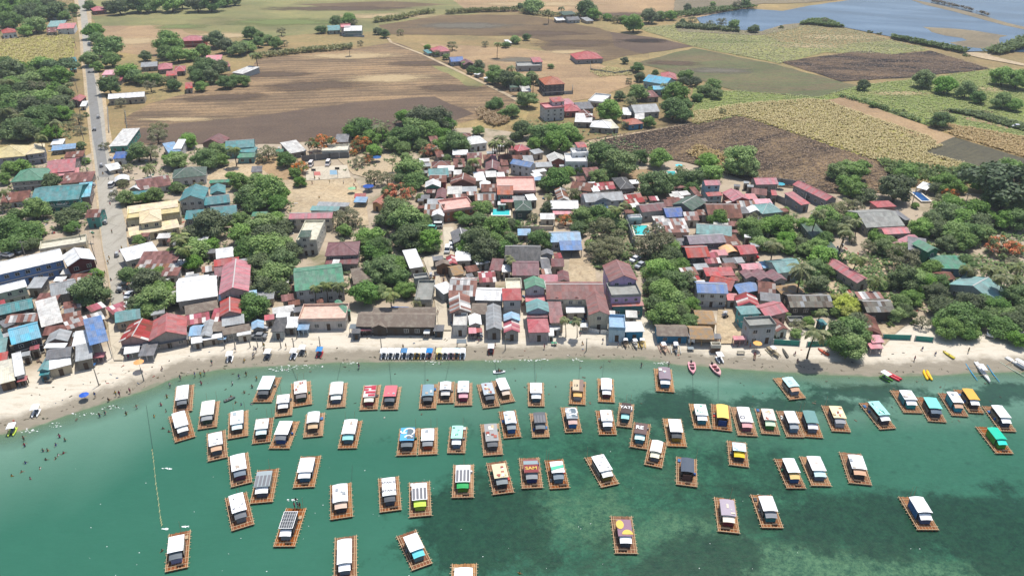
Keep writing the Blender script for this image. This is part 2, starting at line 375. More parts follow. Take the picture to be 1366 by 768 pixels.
# foam where the small waves break
FOAM = [(372, 491, 3.0), (378, 493, 2.2), (394, 489, 2.6), (412, 488, 3.0), (888, 482, 2.6), (883, 484, 1.6), (720, 475 + 5, 1.8), (705, 481, 2.0), (770, 480, 2), (660, 481, 2), (115, 552, 3), (55, 567, 4), (150, 543, 2.5), (34, 574, 2.5), (470, 484, 2), (580, 483, 2.4),
        (222, 705, .6), (248, 702, .6), (392, 667, 1.2), (222, 625, .9)]
m = MB()
for (x, y, s) in FOAM:
    q = G(x, y, SEA)
    for k in range(16):
        a = random.uniform(0, 6.28); r = random.random() ** .6 * s; cx = q.x + r * math.cos(a) * 1.3; cy = q.y + r * math.sin(a) * .35; rr = random.uniform(.04, .17)
        m.face([(cx + rr * 1.5 * math.cos(t), cy + rr * .7 * math.sin(t), SEA + .02 + k * .001) for t in np.arange(0, 6.2, 1.05)])
for k in range(60):
    x, y = (random.uniform(100, 620), random.uniform(620, 768)) if k < 40 else (random.uniform(640, 1300), random.uniform(600, 768))
    q = G(x, y, SEA); rr = random.uniform(.035, .085)
    m.face([(q.x + rr * 1.4 * math.cos(t), q.y + rr * math.sin(t), SEA + .03) for t in np.arange(0, 6.2, 1.05)])
fo = m.build('foam_flecks', plain('foam', 'f4f6f2', .85)); fo['kind'] = 'stuff'

# ------------------------------------------------------------------ fields
def fieldmat(name, c1, c2, c3, ang=0.0, row=0.0, streak=(1, 1), scale=0.1, sharp=(.4, .6), k=.7, fine=.35, roww=.18, plots=0):
    n = NT(name); p = n.mapping(n.pos(), (1, 1, 1), (0, 0, R(ang)))
    f = n.noise(scale, 9, n.mapping(p, (streak[0], streak[1], 1)), .74)
    if row:
        wv = n.n('ShaderNodeTexWave', wave_type='BANDS', bands_direction='Y'); wv.inputs['Scale'].default_value = row
        wv.inputs['Distortion'].default_value = 5.0; wv.inputs['Detail'].default_value = 4; wv.inputs['Detail Scale'].default_value = .25; wv.inputs['Detail Roughness'].default_value = .7; n.l(p, wv.inputs[0])
        f = n.math('ADD', f, n.math('MULTIPLY', n.math('SUBTRACT', wv.outputs['Fac'], .5), roww))
    f = n.math('ADD', f, n.math('MULTIPLY', n.math('SUBTRACT', n.noise(.55, 6, n.mapping(p, (.6, 1.6, 1)), .85), .5), .55))
    c = n.mix(n.ramp(f, [(sharp[0], (0, 0, 0)), (sharp[1], (1, 1, 1))]), lin(c1, k), lin(c2, k))
    g = n.noise(fine, 7, p, .8); c = n.mix(n.ramp(g, [(.5, (0, 0, 0)), (.68, (1, 1, 1))]), c, lin(c3, k))
    gr = n.noise(1.1, 8, p, .85); c = n.mix(1.0, c, n.ramp(gr, [(.34, (.66, .65, .64)), (.5, (.97, .97, .96)), (.66, (1.3, 1.27, 1.2))]), 'MULTIPLY')
    if plots:
        vo = n.n('ShaderNodeTexVoronoi', distance='CHEBYCHEV'); vo.inputs['Scale'].default_value = plots; n.l(n.mapping(p, (.6, 1.5, 1)), vo.inputs[0])
        c = n.mix(.6, c, n.hsv(lin('e4dcc0', 1), n.math('MULTIPLY_ADD', vo.outputs['Color'], .04, .47), .6, n.math('MULTIPLY_ADD', vo.outputs['Color'], .7, .75)), 'MULTIPLY')
    big = n.noise(.02, 7, n.pos(), .7); c = n.mix(.9, c, n.ramp(big, [(.32, (.74, .73, .74)), (.5, (.95, .94, .92)), (.66, (1.16, 1.12, 1.04))]), 'MULTIPLY')
    n.col(c); n.b.inputs['Roughness'].default_value = 1; n.bump(g, .5, .3); return n.m
LAY = [0.03]
def sheet(name, poly, mat, z=None, jag=1.8, kind=True):
    if z is None: LAY[0] += .012; z = LAY[0]
    P = [G(x, y, z) for x, y in poly]; out = []
    for i, a in enumerate(P):
        b = P[(i + 1) % len(P)]; L = (b - a).length; nseg = max(1, int(L / 7)) if jag else 1
        for s in range(nseg):
            q = a.lerp(b, s / nseg); 
            if s and jag: q = q + Vector((random.uniform(-jag, jag) * .5, random.uniform(-jag, jag) * .5, 0))
            out.append(tuple(q))
    me = bpy.data.meshes.new(name); me.from_pydata(out, [], [tuple(range(len(out)))]); me.materials.append(mat); me.update()
    if me.polygons[0].normal.z < 0: me.flip_normals()
    o = put(name, me); return struct(o) if kind else o
dry = fieldmat('dry_grassland', 'b09870', '989068', 'ccb288', 8, 0, (.4, 1.4), .03, (.35, .65), .72, plots=.016)
stub = fieldmat('cane_stubble', '7a6854', 'b79a76', '6c5a4a', -7, .055, (.3, 1.3), .045, (.40, .62), .68, .7, .11)
plough = fieldmat('ploughed_soil', '6c5a4e', '78675a', '85745f', -8, .2, (.3, 2), .08, (.3, .7), .66, .9, .12)
ploughp = fieldmat('dry_furrows', '7c6752', '94805f', '68594a', -6, .06, (.3, 2.2), .1, (.35, .65), .62, .5, .2)
olive = fieldmat('dull_pasture', '909468', 'a8a074', '7c8a5a', 8, 0, (.4, 1.5), .04, (.35, .65), .70, plots=.02)
pale = fieldmat('pale_cane', '98a062', 'b2aa74', '828c54', 12, .2, (.5, 1.5), .06, (.35, .65), .66)
greyg = fieldmat('fallow_grey_green', '788258', '8c7c60', '6c6852', -12, .1, (.3, 1.6), .035, (.42, .58), .6)
burnt = fieldmat('burnt_stubble', '332d2a', '8c745a', '574a40', 14, 0, (.4, 1.4), .03, (.46, .57), .62, .45, .15)
burnt2 = fieldmat('burnt_cane', '332b27', '9c8464', '57473a', -30, 0, (.35, 1.2), .022, (.45, .56), .66, .4)
greenc = fieldmat('young_cane', '85994f', 'a0a760', '6f8a48', -12, .25, (.4, 1.7), .05, (.3, .7), .62)
yell = fieldmat('ripe_cane', 'b0ac5e', 'c4bc6c', '8f944c', -24, .2, (.6, 1.3), .12, (.3, .7), .66)
darkp = fieldmat('dark_fallow', '5f5c4e', '716c56', '524f45', -38, .12, (.2, 2.0), .06, (.35, .65), .72, roww=.1)
orang = fieldmat('dry_cane', 'b39c66', 'c8a878', '8c8a50', -24, .2, (.6, 1.3), .12, (.3, .7), .66)
dirt = fieldmat('bare_dirt', 'b2967a', 'c8ae8c', 'a08868', 5, 0, (.4, 1.4), .05, (.3, .7), .72, plots=.018)
dirtl = fieldmat('pale_dirt', 'c0aa8a', 'd6c4a6', 'ab967a', 20, 0, (.4, 1.6), .08, (.3, .7), .72)
mud = fieldmat('river_sand', '9c9078', 'ac9e84', '7f765e', 10, 0, (.4, 1.4), .04, (.3, .7), .56)
far = G(683, -40)
sheet('dry_grassland', [(-400, -60), (-400, 215), (100, 215), (160, 185), (640, 170), (780, 190), (1200, 250), (1800, 300), (1800, -60), (683, -100)], dry, 0.02, 0)
FIELDS = [('far_field', [(560, -30), (900, -30), (1010, 8), (930, 25), (700, 18), (560, 8)], dirt),
    ('far_pasture', [(100, -30), (560, -30), (620, 12), (590, 22), (340, 14), (120, 20)], olive),
    ('pasture', [(120, 22), (345, 12), (560, 9), (640, 18), (520, 34), (505, 42), (430, 44), (330, 52), (250, 38), (130, 34)], olive),
    ('stubble_strip', [(395, 6), (520, 2), (600, 6), (520, 12), (450, 11)], ploughp),
    ('dry_meadow', [(135, 35), (235, 34), (245, 42), (300, 60), (215, 78), (160, 70), (140, 50)], dirt),
    ('left_cane_field', [(-80, 62), (0, 54), (85, 45), (100, 52), (97, 78), (50, 85), (0, 90), (-80, 96)], yell),
    ('stubble_field', [(166, 158), (200, 138), (270, 118), (330, 98), (345, 78), (480, 64), (525, 56), (562, 70), (600, 88), (655, 112), (692, 130), (692, 142), (640, 158), (600, 168), (480, 184), (380, 192), (176, 194)], stub),
    ('ploughed_field', [(178, 192), (174, 173), (240, 164), (330, 156), (480, 136), (580, 129), (632, 152), (600, 163), (480, 182), (380, 192)], plough),
    ('green_strip', [(575, 87), (600, 90), (650, 112), (625, 120), (612, 106)], olive),
    ('far_furrows', [(505, 34), (590, 20), (700, 20), (800, 38), (835, 50), (925, 62), (840, 74), (760, 60), (690, 48), (600, 47), (520, 46)], ploughp),
    ('brown_furrows', [(720, 62), (800, 50), (850, 70), (800, 84), (740, 78)], ploughp),
    ('dark_furrows', [(815, 43), (870, 50), (925, 62), (858, 72), (820, 62)], plough),
    ('compound_dirt', [(560, 58), (690, 64), (780, 75), (815, 92), (850, 110), (800, 130), (730, 140), (690, 128), (640, 105), (600, 86)], dirt),
    ('pale_cane_field', [(850, 38), (900, 33), (1010, 44), (1060, 34), (1110, 34), (1180, 52), (1242, 67), (1185, 73), (1100, 70), (1040, 85), (925, 62)], pale),
    ('riverside_grass', [(1016, 44), (1060, 34), (1115, 34), (1160, 46), (1185, 54), (1120, 60), (1040, 56)], dry),
    ('fallow_field', [(925, 64), (1035, 86), (1120, 109), (1148, 116), (1090, 130), (985, 122), (930, 106), (850, 84)], greyg),
    ('burnt_field', [(1042, 83), (1150, 68), (1188, 73), (1242, 68), (1322, 92), (1230, 102), (1122, 109)], burnt),
    ('young_cane_field', [(925, 118), (985, 122), (1090, 130), (1150, 114), (1250, 102), (1322, 93), (1420, 95), (1420, 200), (1280, 182), (1125, 129), (1010, 152), (925, 168)], greenc),
    ('ripe_cane_field', [(925, 150), (985, 140), (1081, 133), (1104, 136), (1162, 157), (1240, 184), (1256, 196), (1232, 204), (1279, 217), (1327, 232), (1280, 246), (1232, 246), (1188, 222), (1126, 200), (985, 154), (925, 168)], yell),
    ('burnt_cane_field', [(781, 187), (906, 167), (985, 154), (1126, 200), (1188, 222), (1235, 246), (1150, 262), (1010, 245), (915, 216), (820, 200)], burnt2),
    ('fallow_strip', [(1094, 135), (1127, 129), (1237, 168), (1276, 182), (1252, 202), (1219, 184), (1162, 157)], dirt),
    ('dark_fallow_field', [(1232, 204), (1272, 183), (1420, 222), (1420, 248), (1327, 231), (1279, 217)], darkp),
    ('dry_cane_field', [(1262, 166), (1366, 184), (1420, 196), (1420, 222), (1366, 211), (1276, 183), (1240, 169)], orang),
    ('field_margin', [(1275, 148), (1345, 160), (1345, 172), (1290, 160)], dirt)]
for nm, poly, mt in FIELDS: sheet(nm, poly, mt)

# blotches: scorched, weedy and bleached ground with ragged edges
def blotchmat(name, c1, c2, k=.66):
    n = NT(name); p = n.pos(); f = n.n('ShaderNodeAttribute', attribute_name='fall').outputs['Fac']
    n.col(n.mix(n.ramp(n.noise(.5, 8, p, .85), [(.4, (0, 0, 0)), (.6, (1, 1, 1))]), lin(c1, k), lin(c2, k))); n.b.inputs['Roughness'].default_value = 1
    a = n.math('MULTIPLY_ADD', n.math('SUBTRACT', n.math('ADD', f, n.math('MULTIPLY', n.noise(.09, 9, n.mapping(p, (.5, 1.5, 1), (0, 0, R(-10))), .82), 1.5)), 1.15), 3.0, 0, clamp=True)
    a = n.math('MULTIPLY', a, n.math('MULTIPLY', f, 6, clamp=True)); a = n.math('MULTIPLY', a, .82)
    tr = n.n('ShaderNodeBsdfTransparent'); ms = n.n('ShaderNodeMixShader'); n.l(a, ms.inputs[0]); n.l(tr.outputs[0], ms.inputs[1]); n.l(n.b.outputs[0], ms.inputs[2]); n.l(ms.outputs[0], n.t.nodes['Material Output'].inputs[0]); return n.m
BK = blotchmat('scorched_soil', '2e2927', '4e423a'); BR = blotchmat('bare_brown_soil', '66564a', '7e6a56'); TN = blotchmat('bleached_straw', 'bfa67e', 'd4bc92', .74); GN = blotchmat('weedy_green', '7c8a52', '929a60'); GR = blotchmat('grey_soil', '7a7466', '8c8474')
BZ = [0.205]
def blotch(px, py, rx, ry, mat, ang=0.0):
    BZ[0] -= .0 ; c = G(px, py, 0); z = .215 + .0025 * (len([o for o in C.objects if o.name.startswith('soil_blotch')]) % 24); ca, sa = math.cos(R(ang)), math.sin(R(ang)); V = [(c.x, c.y, z)]; F = []; val = [1.0]; nr, na = 6, 28
    for i in range(1, nr + 1):
        for j in range(na):
            t = 6.28318 * j / na; a, b = rx * i / nr * math.cos(t), ry * i / nr * math.sin(t); V.append((c.x + a * ca - b * sa, c.y + a * sa + b * ca, z)); val.append(1 - i / nr)
    for j in range(na): F.append((0, 1 + j, 1 + (j + 1) % na))
    for i in range(nr - 1):
        for j in range(na): a = 1 + i * na + j; b = 1 + i * na + (j + 1) % na; F.append((a, a + na, b + na, b))
    me = bpy.data.meshes.new('soil_blotch'); me.from_pydata(V, [], F); at_ = me.attributes.new('fall', 'FLOAT', 'POINT'); at_.data.foreach_set('value', val); me.materials.append(mat); me.update(); struct(put('soil_blotch', me))
for a_ in [(950, 172, 42, 16, BK, -20), (1010, 200, 40, 13, BK, -35), (870, 195, 26, 9, BK, 10), (1080, 228, 34, 9, BK, -20), (960, 212, 30, 8, BK), (1060, 205, 40, 9, TN, -35), (900, 180, 20, 8, TN),
           (1110, 84, 42, 16, BK), (1190, 82, 36, 9, BK), (1250, 88, 30, 9, BR), (300, 130, 45, 14, BR, 10), (420, 115, 60, 22, BR, 8), (360, 100, 50, 16, BR, 8), (520, 105, 50, 20, TN, 6), (600, 118, 34, 16, BR), (240, 160, 40, 7, TN), (470, 75, 60, 20, TN, 5), (560, 85, 40, 16, BR),
           (770, 58, 60, 22, BR), (860, 55, 34, 14, BK), (730, 45, 60, 20, BR), (620, 35, 80, 26, GR), (900, 85, 34, 14, BR, -12), (960, 95, 40, 14, GR), (1020, 110, 46, 14, GN), (960, 55, 50, 16, GN), (1120, 50, 60, 18, TN), (1200, 62, 36, 10, GN), (1080, 62, 50, 14, TN), (760, 70, 40, 12, TN), (690, 80, 30, 14, GR), (700, 100, 26, 10, TN),
           (180, 55, 40, 24, TN), (380, 30, 90, 30, GN), (300, 48, 50, 20, TN), (520, 22, 80, 24, TN), (240, 36, 40, 20, GN), (450, 12, 120, 24, BR), (720, 6, 110, 26, TN), (820, 20, 60, 20, BR),
           (1180, 150, 30, 10, GN, -25), (1100, 150, 26, 8, GN, -25), (1060, 160, 24, 8, TN, -25), (1320, 120, 36, 12, TN), (1200, 125, 40, 10, TN), (1290, 150, 30, 8, BR), (1320, 190, 22, 6, GN), (1300, 205, 26, 6, GR)]: blotch(*a_)

# river, banks and bar
def rivmat():
    n = NT('river_water'); p = n.mapping(n.pos(), (1, 1, 1), (0, 0, R(20)))
    f = n.noise(.02, 7, n.mapping(p, (.35, 1.6, 1)), .65)
    n.col(n.ramp(f, [(.35, lin('2c4660', .42)), (.5, lin('426282', .45)), (.64, lin('6c86a0', .5))])); n.b.inputs['Roughness'].default_value = .2
    n.b.inputs['Specular IOR Level'].default_value = .3; n.bump(n.noise(.5, 4, n.pos()), .4, .1); return n.m
sheet('river', [(929, 24), (958, 18), (990, 12), (1016, 13), (1044, 15), (1078, 8), (1150, -2), (1240, -40), (1900, -40), (1900, 70), (1380, 70), (1328, 68), (1292, 69), (1240, 60), (1183, 48), (1133, 38), (1102, 31), (1045, 34), (1016, 42), (980, 40), (940, 36)], rivmat(), .34, 1.5)
sheet('sandy_bank', [(900, 34), (940, 35), (975, 40), (1016, 42), (1046, 33), (1080, 30), (1060, 38), (1016, 47), (960, 45), (905, 42)], mud, .36)
sheet('far_bank', [(940, 20), (1016, 5), (1076, 4), (1146, -3), (1100, -20), (900, -10), (900, 20)], mud, .35)
sheet('sand_bar', [(1231, 36), (1243, 43), (1262, 48), (1284, 51), (1290, 54), (1266, 57), (1282, 62), (1312, 65), (1336, 62), (1334, 50), (1345, 48), (1318, 44), (1300, 41), (1266, 38)], mud, .37)
sheet('dike', [(1209, -2), (1240, 4), (1280, 13), (1318, 23), (1345, 31), (1400, 44), (1400, 47), (1340, 34), (1310, 26), (1270, 15), (1235, 7)], mud, .38, .6)
sheet('bank_track', [(1240, 60), (1260, 66), (1310, 78), (1366, 88), (1366, 85), (1320, 74), (1352, 62), (1400, 50), (1400, 46), (1345, 60), (1316, 71), (1290, 70)], dirtl, .39, .6)

# ------------------------------------------------------------------ roads, lanes and bare yards in the town
def roadmat(name, c1, c2, k=.7):
    n = NT(name); p = n.pos(); c = n.mix(n.noise(.35, 7, p, .7), lin(c1, k), lin(c2, k))
    cr = n.n('ShaderNodeTexVoronoi', feature='DISTANCE_TO_EDGE'); cr.inputs['Scale'].default_value = .16; n.l(n.mapping(p, (1, .8, 1)), cr.inputs[0])
    c = n.mix(n.math('MULTIPLY', n.ramp(cr.outputs[0], [(0, (1, 1, 1)), (.02, (0, 0, 0))]), .35), c, lin('6c665c', .6))
    st = n.ramp(n.noise(.18, 6, n.mapping(p, (2, .4, 1)), .7), [(.5, (0, 0, 0)), (.7, (1, 1, 1))]); c = n.mix(n.math('MULTIPLY', st, .4), c, lin('7f776a', .6))
    n.col(c); n.b.inputs['Roughness'].default_value = .9; n.bump(n.noise(3, 4, p), .2, .03); return n.m
conc = roadmat('old_concrete', 'aca698', 'c2bbac'); tarm = roadmat('grey_asphalt', '8f8f8c', 'a5a29c', .62); lane = roadmat('pale_concrete', 'c8bca4', 'dccfb8', .74)
def ribbon(name, pts, mat, z, kind=True):   # pts: (x_left, x_right, y) in photo pixels
    m = MB(); L = [G(a, y, z) for a, b, y in pts]; Rr = [G(b, y, z) for a, b, y in pts]
    for i in range(len(pts) - 1):
        m.face([L[i], Rr[i], Rr[i + 1], L[i + 1]])
    o = m.build(name, mat); me = o.data
    if me.polygons[0].normal.z < 0: me.flip_normals()
    return struct(o)
sh = [(96, 124, -20), (99, 122, 0), (103, 122, 26), (106, 124, 52), (108, 128, 78), (111, 133, 104), (113, 141, 130), (116, 144, 156), (120, 150, 190), (124, 158, 225), (128, 165, 262), (132, 172, 300), (136, 172, 330), (142, 172, 360), (146, 172, 385), (146, 166, 410), (144, 164, 432)]
ribbon('road_shoulder', list(reversed(sh)), dirtl, .30)
rd = [(103, 112, -20), (104, 113, 0), (108, 117, 26), (110, 121, 52), (112, 122, 78), (115, 127, 104), (117, 136, 130), (120, 139, 156), (123, 142, 190), (127, 150, 225), (131, 158, 262), (134, 168, 300), (137, 170, 330), (144, 170, 360), (148, 170, 385), (148, 162, 410), (146, 160, 430)]
ribbon('main_road', list(reversed(rd)), conc, .315)
ribbon('asphalt_patch', [(132, 146, 236), (128, 141, 206), (124, 137, 185), (121, 134, 160), (118, 130, 133), (116, 127, 108), (113, 121, 80)], tarm, .33)
ribbon('beach_lane', [(152, 164, 480), (148, 163, 462), (145, 160, 440), (144, 160, 425)], lane, .33)
ribbon('concrete_lane', [(586, 602, 440), (584, 600, 428), (581, 596, 408), (577, 591, 386), (572, 586, 365), (565, 580, 347), (566, 606, 343), (592, 606, 335), (591, 605, 303)], lane, .33)
ribbon('sandy_lane', [(956, 990, 458), (956, 987, 430), (958, 982, 410)], dirtl, .33)
ribbon('field_track', [(690, 700, 136), (676, 684, 128), (640, 646, 110), (600, 606, 91), (560, 565, 72), (520, 524, 57), (515, 519, 50)], dirtl, .31)
ribbon('field_road', [(776, 800, 200), (786, 800, 187), (905, 910, 167), (974, 978, 154), (1090, 1093, 134)], dirtl, .31)
ZY = [.20]
for nm, poly, mt in [('plaza', [(385, 262), (408, 240), (470, 236), (488, 262), (492, 300), (440, 305), (430, 288), (388, 284)], dirtl),
    ('yard_dirt', [(270, 240), (310, 215), (360, 215), (400, 235), (405, 262), (385, 285), (340, 240)], dirtl),
    ('sand_lot', [(760, 345), (790, 342), (796, 376), (758, 378)], dirtl), ('tree_yard', [(440, 200), (540, 195), (560, 230), (500, 240), (470, 232)], dirtl),
    ('school_yard', [(330, 210), (405, 205), (405, 240), (370, 240)], dirt), ('right_yard', [(1080, 330), (1200, 350), (1240, 400), (1180, 460), (1120, 400), (1080, 370)], dirtl),
    ('garden_soil', [(800, 228), (870, 225), (872, 245), (830, 248)], dirt), ('dusty_lot', [(715, 300), (740, 290), (742, 310), (716, 316)], dirtl)]:
    ZY[0] += .004; sheet(nm, poly, mt, ZY[0], .8)
# basketball court
ct = MB(); q = [G(409, 240, .34), G(466, 237, .34), G(462, 221, .34), G(409, 224, .34)]
sheet('court', [(408, 241), (468, 237), (463, 220), (408, 223)], lane, .34, 0)
def flat(name, px, mat, z): return sheet(name, px, mat, z, 0)
cp = NT('court_red_paint'); cp.col(lin('c87a70', .7)); cb = NT('court_blue_paint'); cb.col(lin('8fb0c4', .7))
flat('court_key', [(419, 234), (428, 234), (427, 229), (419, 229)], cp.m, .345); flat('court_key', [(440, 233), (450, 233), (449, 227), (440, 227)], cb.m, .345)
# ------------------------------------------------------------------ buildings
GLASS = NT('window_glass'); GLASS.col((.03, .04, .05, 1)); GLASS.b.inputs['Roughness'].default_value = .15; GLASS.b.inputs['Specular IOR Level'].default_value = .6; GLASS = GLASS.m
WOODD = plain('dark_wood', '5a4a3c', .7); FRAME = plain('frame_paint', 'd8d4ca', .8); STEEL = plain('steel', '7a7d80', .7, .5); CAPM = plain('ridge_metal', 'd0ccc6', .7, .6)
INK = plain('dark_opening', '2c2a28', .6)
def window_mesh():
    f = MB(); f.box(-.65, .65, -.05, .02, -.06, 0); f.box(-.65, .65, -.05, .02, 1.1, 1.16); f.box(-.65, -.58, -.05, .02, 0, 1.1); f.box(.58, .65, -.05, .02, 0, 1.1); f.box(-.03, .03, -.045, .02, 0, 1.1)
    g = MB(); g.box(-.58, .58, -.02, .02, .001, 1.099); return f.mesh('frame', FRAME), g.mesh('window', GLASS)
WFR, WGL = window_mesh()
def door_mesh():
    d = MB(); d.box(-.5, .5, -.06, .02, 0, 2.05); return d.mesh('door', WOODD)
DOOR = door_mesh()
PITCHK = {'g': .2, 'G': .22, 'h': .22, 'p': .28, 'S': .5}
def frame_of(quad, h):
    NL, NR, FR = [G(x, y, h) for x, y in quad]
    u = NR - NL; W = u.length; u.normalize(); v = Vector((-u.y, u.x, 0)); D = (FR - NR).dot(v)
    if D < 0: v = -v; D = -D
    rz = math.atan2(u.y, u.x); return NL, NR, u, v, W, D, rz
def sheets(m, A, B, Cc, Dd, su, sv, jit, uvo=(0, 0)):
    """a roof slope (A,B eave left/right, Cc,Dd ridge right/left) laid as separate overlapping metal sheets"""
    A, B, Cc, Dd = map(Vector, (A, B, Cc, Dd)); W = (B - A).length; S = (Dd - A).length
    nu = max(1, min(40, round(W / su))); nv = max(1, min(8, round(S / sv)))
    nrm = (B - A).cross(Dd - A).normalized()
    for i in range(nu):
        for j in range(nv):
            a0, a1 = i / nu, (i + 1) / nu; b0, b1 = j / nv, (j + 1) / nv
            o = nrm * (.012 + .004 * ((i * 3 + j * 5) % 4) + random.uniform(0, jit))
            P = lambda a, b: A.lerp(B, a).lerp(Dd.lerp(Cc, a), b) + o
            ext = .02 + (random.uniform(0, .25) * jit * 10 if j == 0 else .03)
            e = (A - Dd).normalized() * ext
            m.face([P(a0, b0) + e, P(a1, b0) + e, P(a1, b1), P(a0, b1)], [(a0 * W, b0 * S), (a1 * W, b0 * S), (a1 * W, b1 * S), (a0 * W, b1 * S)])
def slab(m, pts, th=.10):
    """thin closed slab under a slope"""
    pts = [Vector(p) for p in pts]; dn = Vector((0, 0, -th)); n = len(pts)
    m.face(pts, [(p.x, p.y) for p in pts]); low = [p + dn for p in pts]; m.face(list(reversed(low)))
    for i in range(n):
        j = (i + 1) % n; m.face([pts[i], low[i], low[j], pts[j]])
def roof_geo(W, D, h, typ, patchy, ov=.35):
    """roof mesh + gable wall triangles; x across the front, y to the back, origin bottom centre"""
    m = MB(); gab = []; cap = MB(); x0, x1, y0, y1 = -W / 2, W / 2, -D / 2, D / 2
    jit = .07 if patchy else .02; su = 1.0 if patchy else 1.1; sv = 2.4 if patchy else 3.0
    def slope(a, b, c, d):
        slab(m, [a, b, c, d]); sheets(m, a, b, c, d, su, sv, jit)
    if typ == 'g':
        r = min(PITCHK['g'] * D, 2.4); slope((x0, y0, h), (x1, y0, h), (x1, 0, h + r), (x0, 0, h + r)); slope((x1, y1, h), (x0, y1, h), (x0, 0, h + r), (x1, 0, h + r))
        cap.box(x0, x1, -.16, .16, h + r - .02, h + r + .07)
        for x in (x0 + ov, x1 - ov): gab.append([(x, y0 + ov, h - .15), (x, y1 - ov, h - .15), (x, 0, h + r * (1 - ov / D * 2) - .12)])
    elif typ == 'G':
        r = min(PITCHK['G'] * W, 2.6); slope((x0, y1, h), (x0, y0, h), (0, y0, h + r), (0, y1, h + r)); slope((x1, y0, h), (x1, y1, h), (0, y1, h + r), (0, y0, h + r))
        cap.box(-.16, .16, y0, y1, h + r - .02, h + r + .07)
        for y in (y0 + ov, y1 - ov): gab.append([(x0 + ov, y, h - .15), (x1 - ov, y, h - .15), (0, y, h + r * (1 - ov / W * 2) - .12)])
    elif typ in 'hp':
        s = min(W, D) / 2; r = min((PITCHK[typ]) * min(W, D), 3.2)
        if W >= D: a, b = (x0 + s, 0, h + r), (x1 - s, 0, h + r)
        else: a, b = (0, y0 + s, h + r), (0, y1 - s, h + r)
        if typ == 'p' : a = b = (0, 0, h + r)
        if W >= D:
            F = [[(x0, y0, h), (x1, y0, h), b, a], [(x1, y0, h), (x1, y1, h), b], [(x1, y1, h), (x0, y1, h), a, b], [(x0, y1, h), (x0, y0, h), a]]
        else:
            F = [[(x0, y0, h), (x1, y0, h), a], [(x1, y0, h), (x1, y1, h), b, a], [(x1, y1, h), (x0, y1, h), b], [(x0, y1, h), (x0, y0, h), a, b]]
        for f in F:
            g = []; [g.append(p) for p in f if p not in g]
            e = (Vector(g[1]) - Vector(g[0])).normalized()
            up = (Vector(g[2]) - Vector(g[0])); up = (up - e * up.dot(e)).normalized()
            m.face(g, [((Vector(p) - Vector(g[0])).dot(e), (Vector(p) - Vector(g[0])).dot(up)) for p in g])
        m.face([(x0, y0, h), (x0, y1, h), (x1, y1, h), (x1, y0, h)]) if False else None
        m.box(x0, x1, y0, y1, h - .14, h - .004)
        for p, q_ in (((x0, y0, h), a), ((x1, y0, h), b if W >= D else a), ((x1, y1, h), b), ((x0, y1, h), a if W >= D else b)):
            cap.tube([(p[0], p[1], p[2] + .02), (q_[0], q_[1], q_[2] + .03)], .09, 4)
        if a != b: cap.tube([(a[0], a[1], a[2] + .03), (b[0], b[1], b[2] + .03)], .1, 4)
    elif typ == 's':
        r = min(.12 * D, 1.0); slope((x0, y0, h), (x1, y0, h), (x1, y1, h + r), (x0, y1, h + r))
        for x in (x0 + ov, x1 - ov): gab.append([(x, y0 + ov, h - .15), (x, y1 - ov, h - .15), (x, y1 - ov, h + r - .15)])
    elif typ == 'a':     # rounded awning-like vault
        nseg = 8; r = .18 * W
        for k in range(nseg):
            t0, t1 = k / nseg, (k + 1) / nseg; za = h + r * math.sin(math.pi * t0); zb = h + r * math.sin(math.pi * t1)
            xa, xb = x0 + W * t0, x0 + W * t1
            m.hexa([(xa, y0, za - .08), (xb, y0, zb - .08), (xb, y1, zb - .08), (xa, y1, za - .08), (xa, y0, za), (xb, y0, zb), (xb, y1, zb), (xa, y1, za)])
    else:                # flat deck with parapet
        m.box(x0, x1, y0, y1, h - .2, h)
        t = .15; H = .75
        m.box(x0, x1, y0, y0 + t, h + .003, h + H); m.box(x0, x1, y1 - t, y1, h + .003, h + H); m.box(x0, x0 + t, y0 + t + .002, y1 - t - .002, h + .003, h + H); m.box(x1 - t, x1, y0 + t + .002, y1 - t - .002, h + .003, h + H)
    return m, gab, cap
WALLC = ['b8b0a2', 'a8a49c', 'c8c0b0', '9a948a', 'd8d4ca', 'a89c8c', 'b4b8b4', 'c2b49c', '8c8880']
HOUSES = []
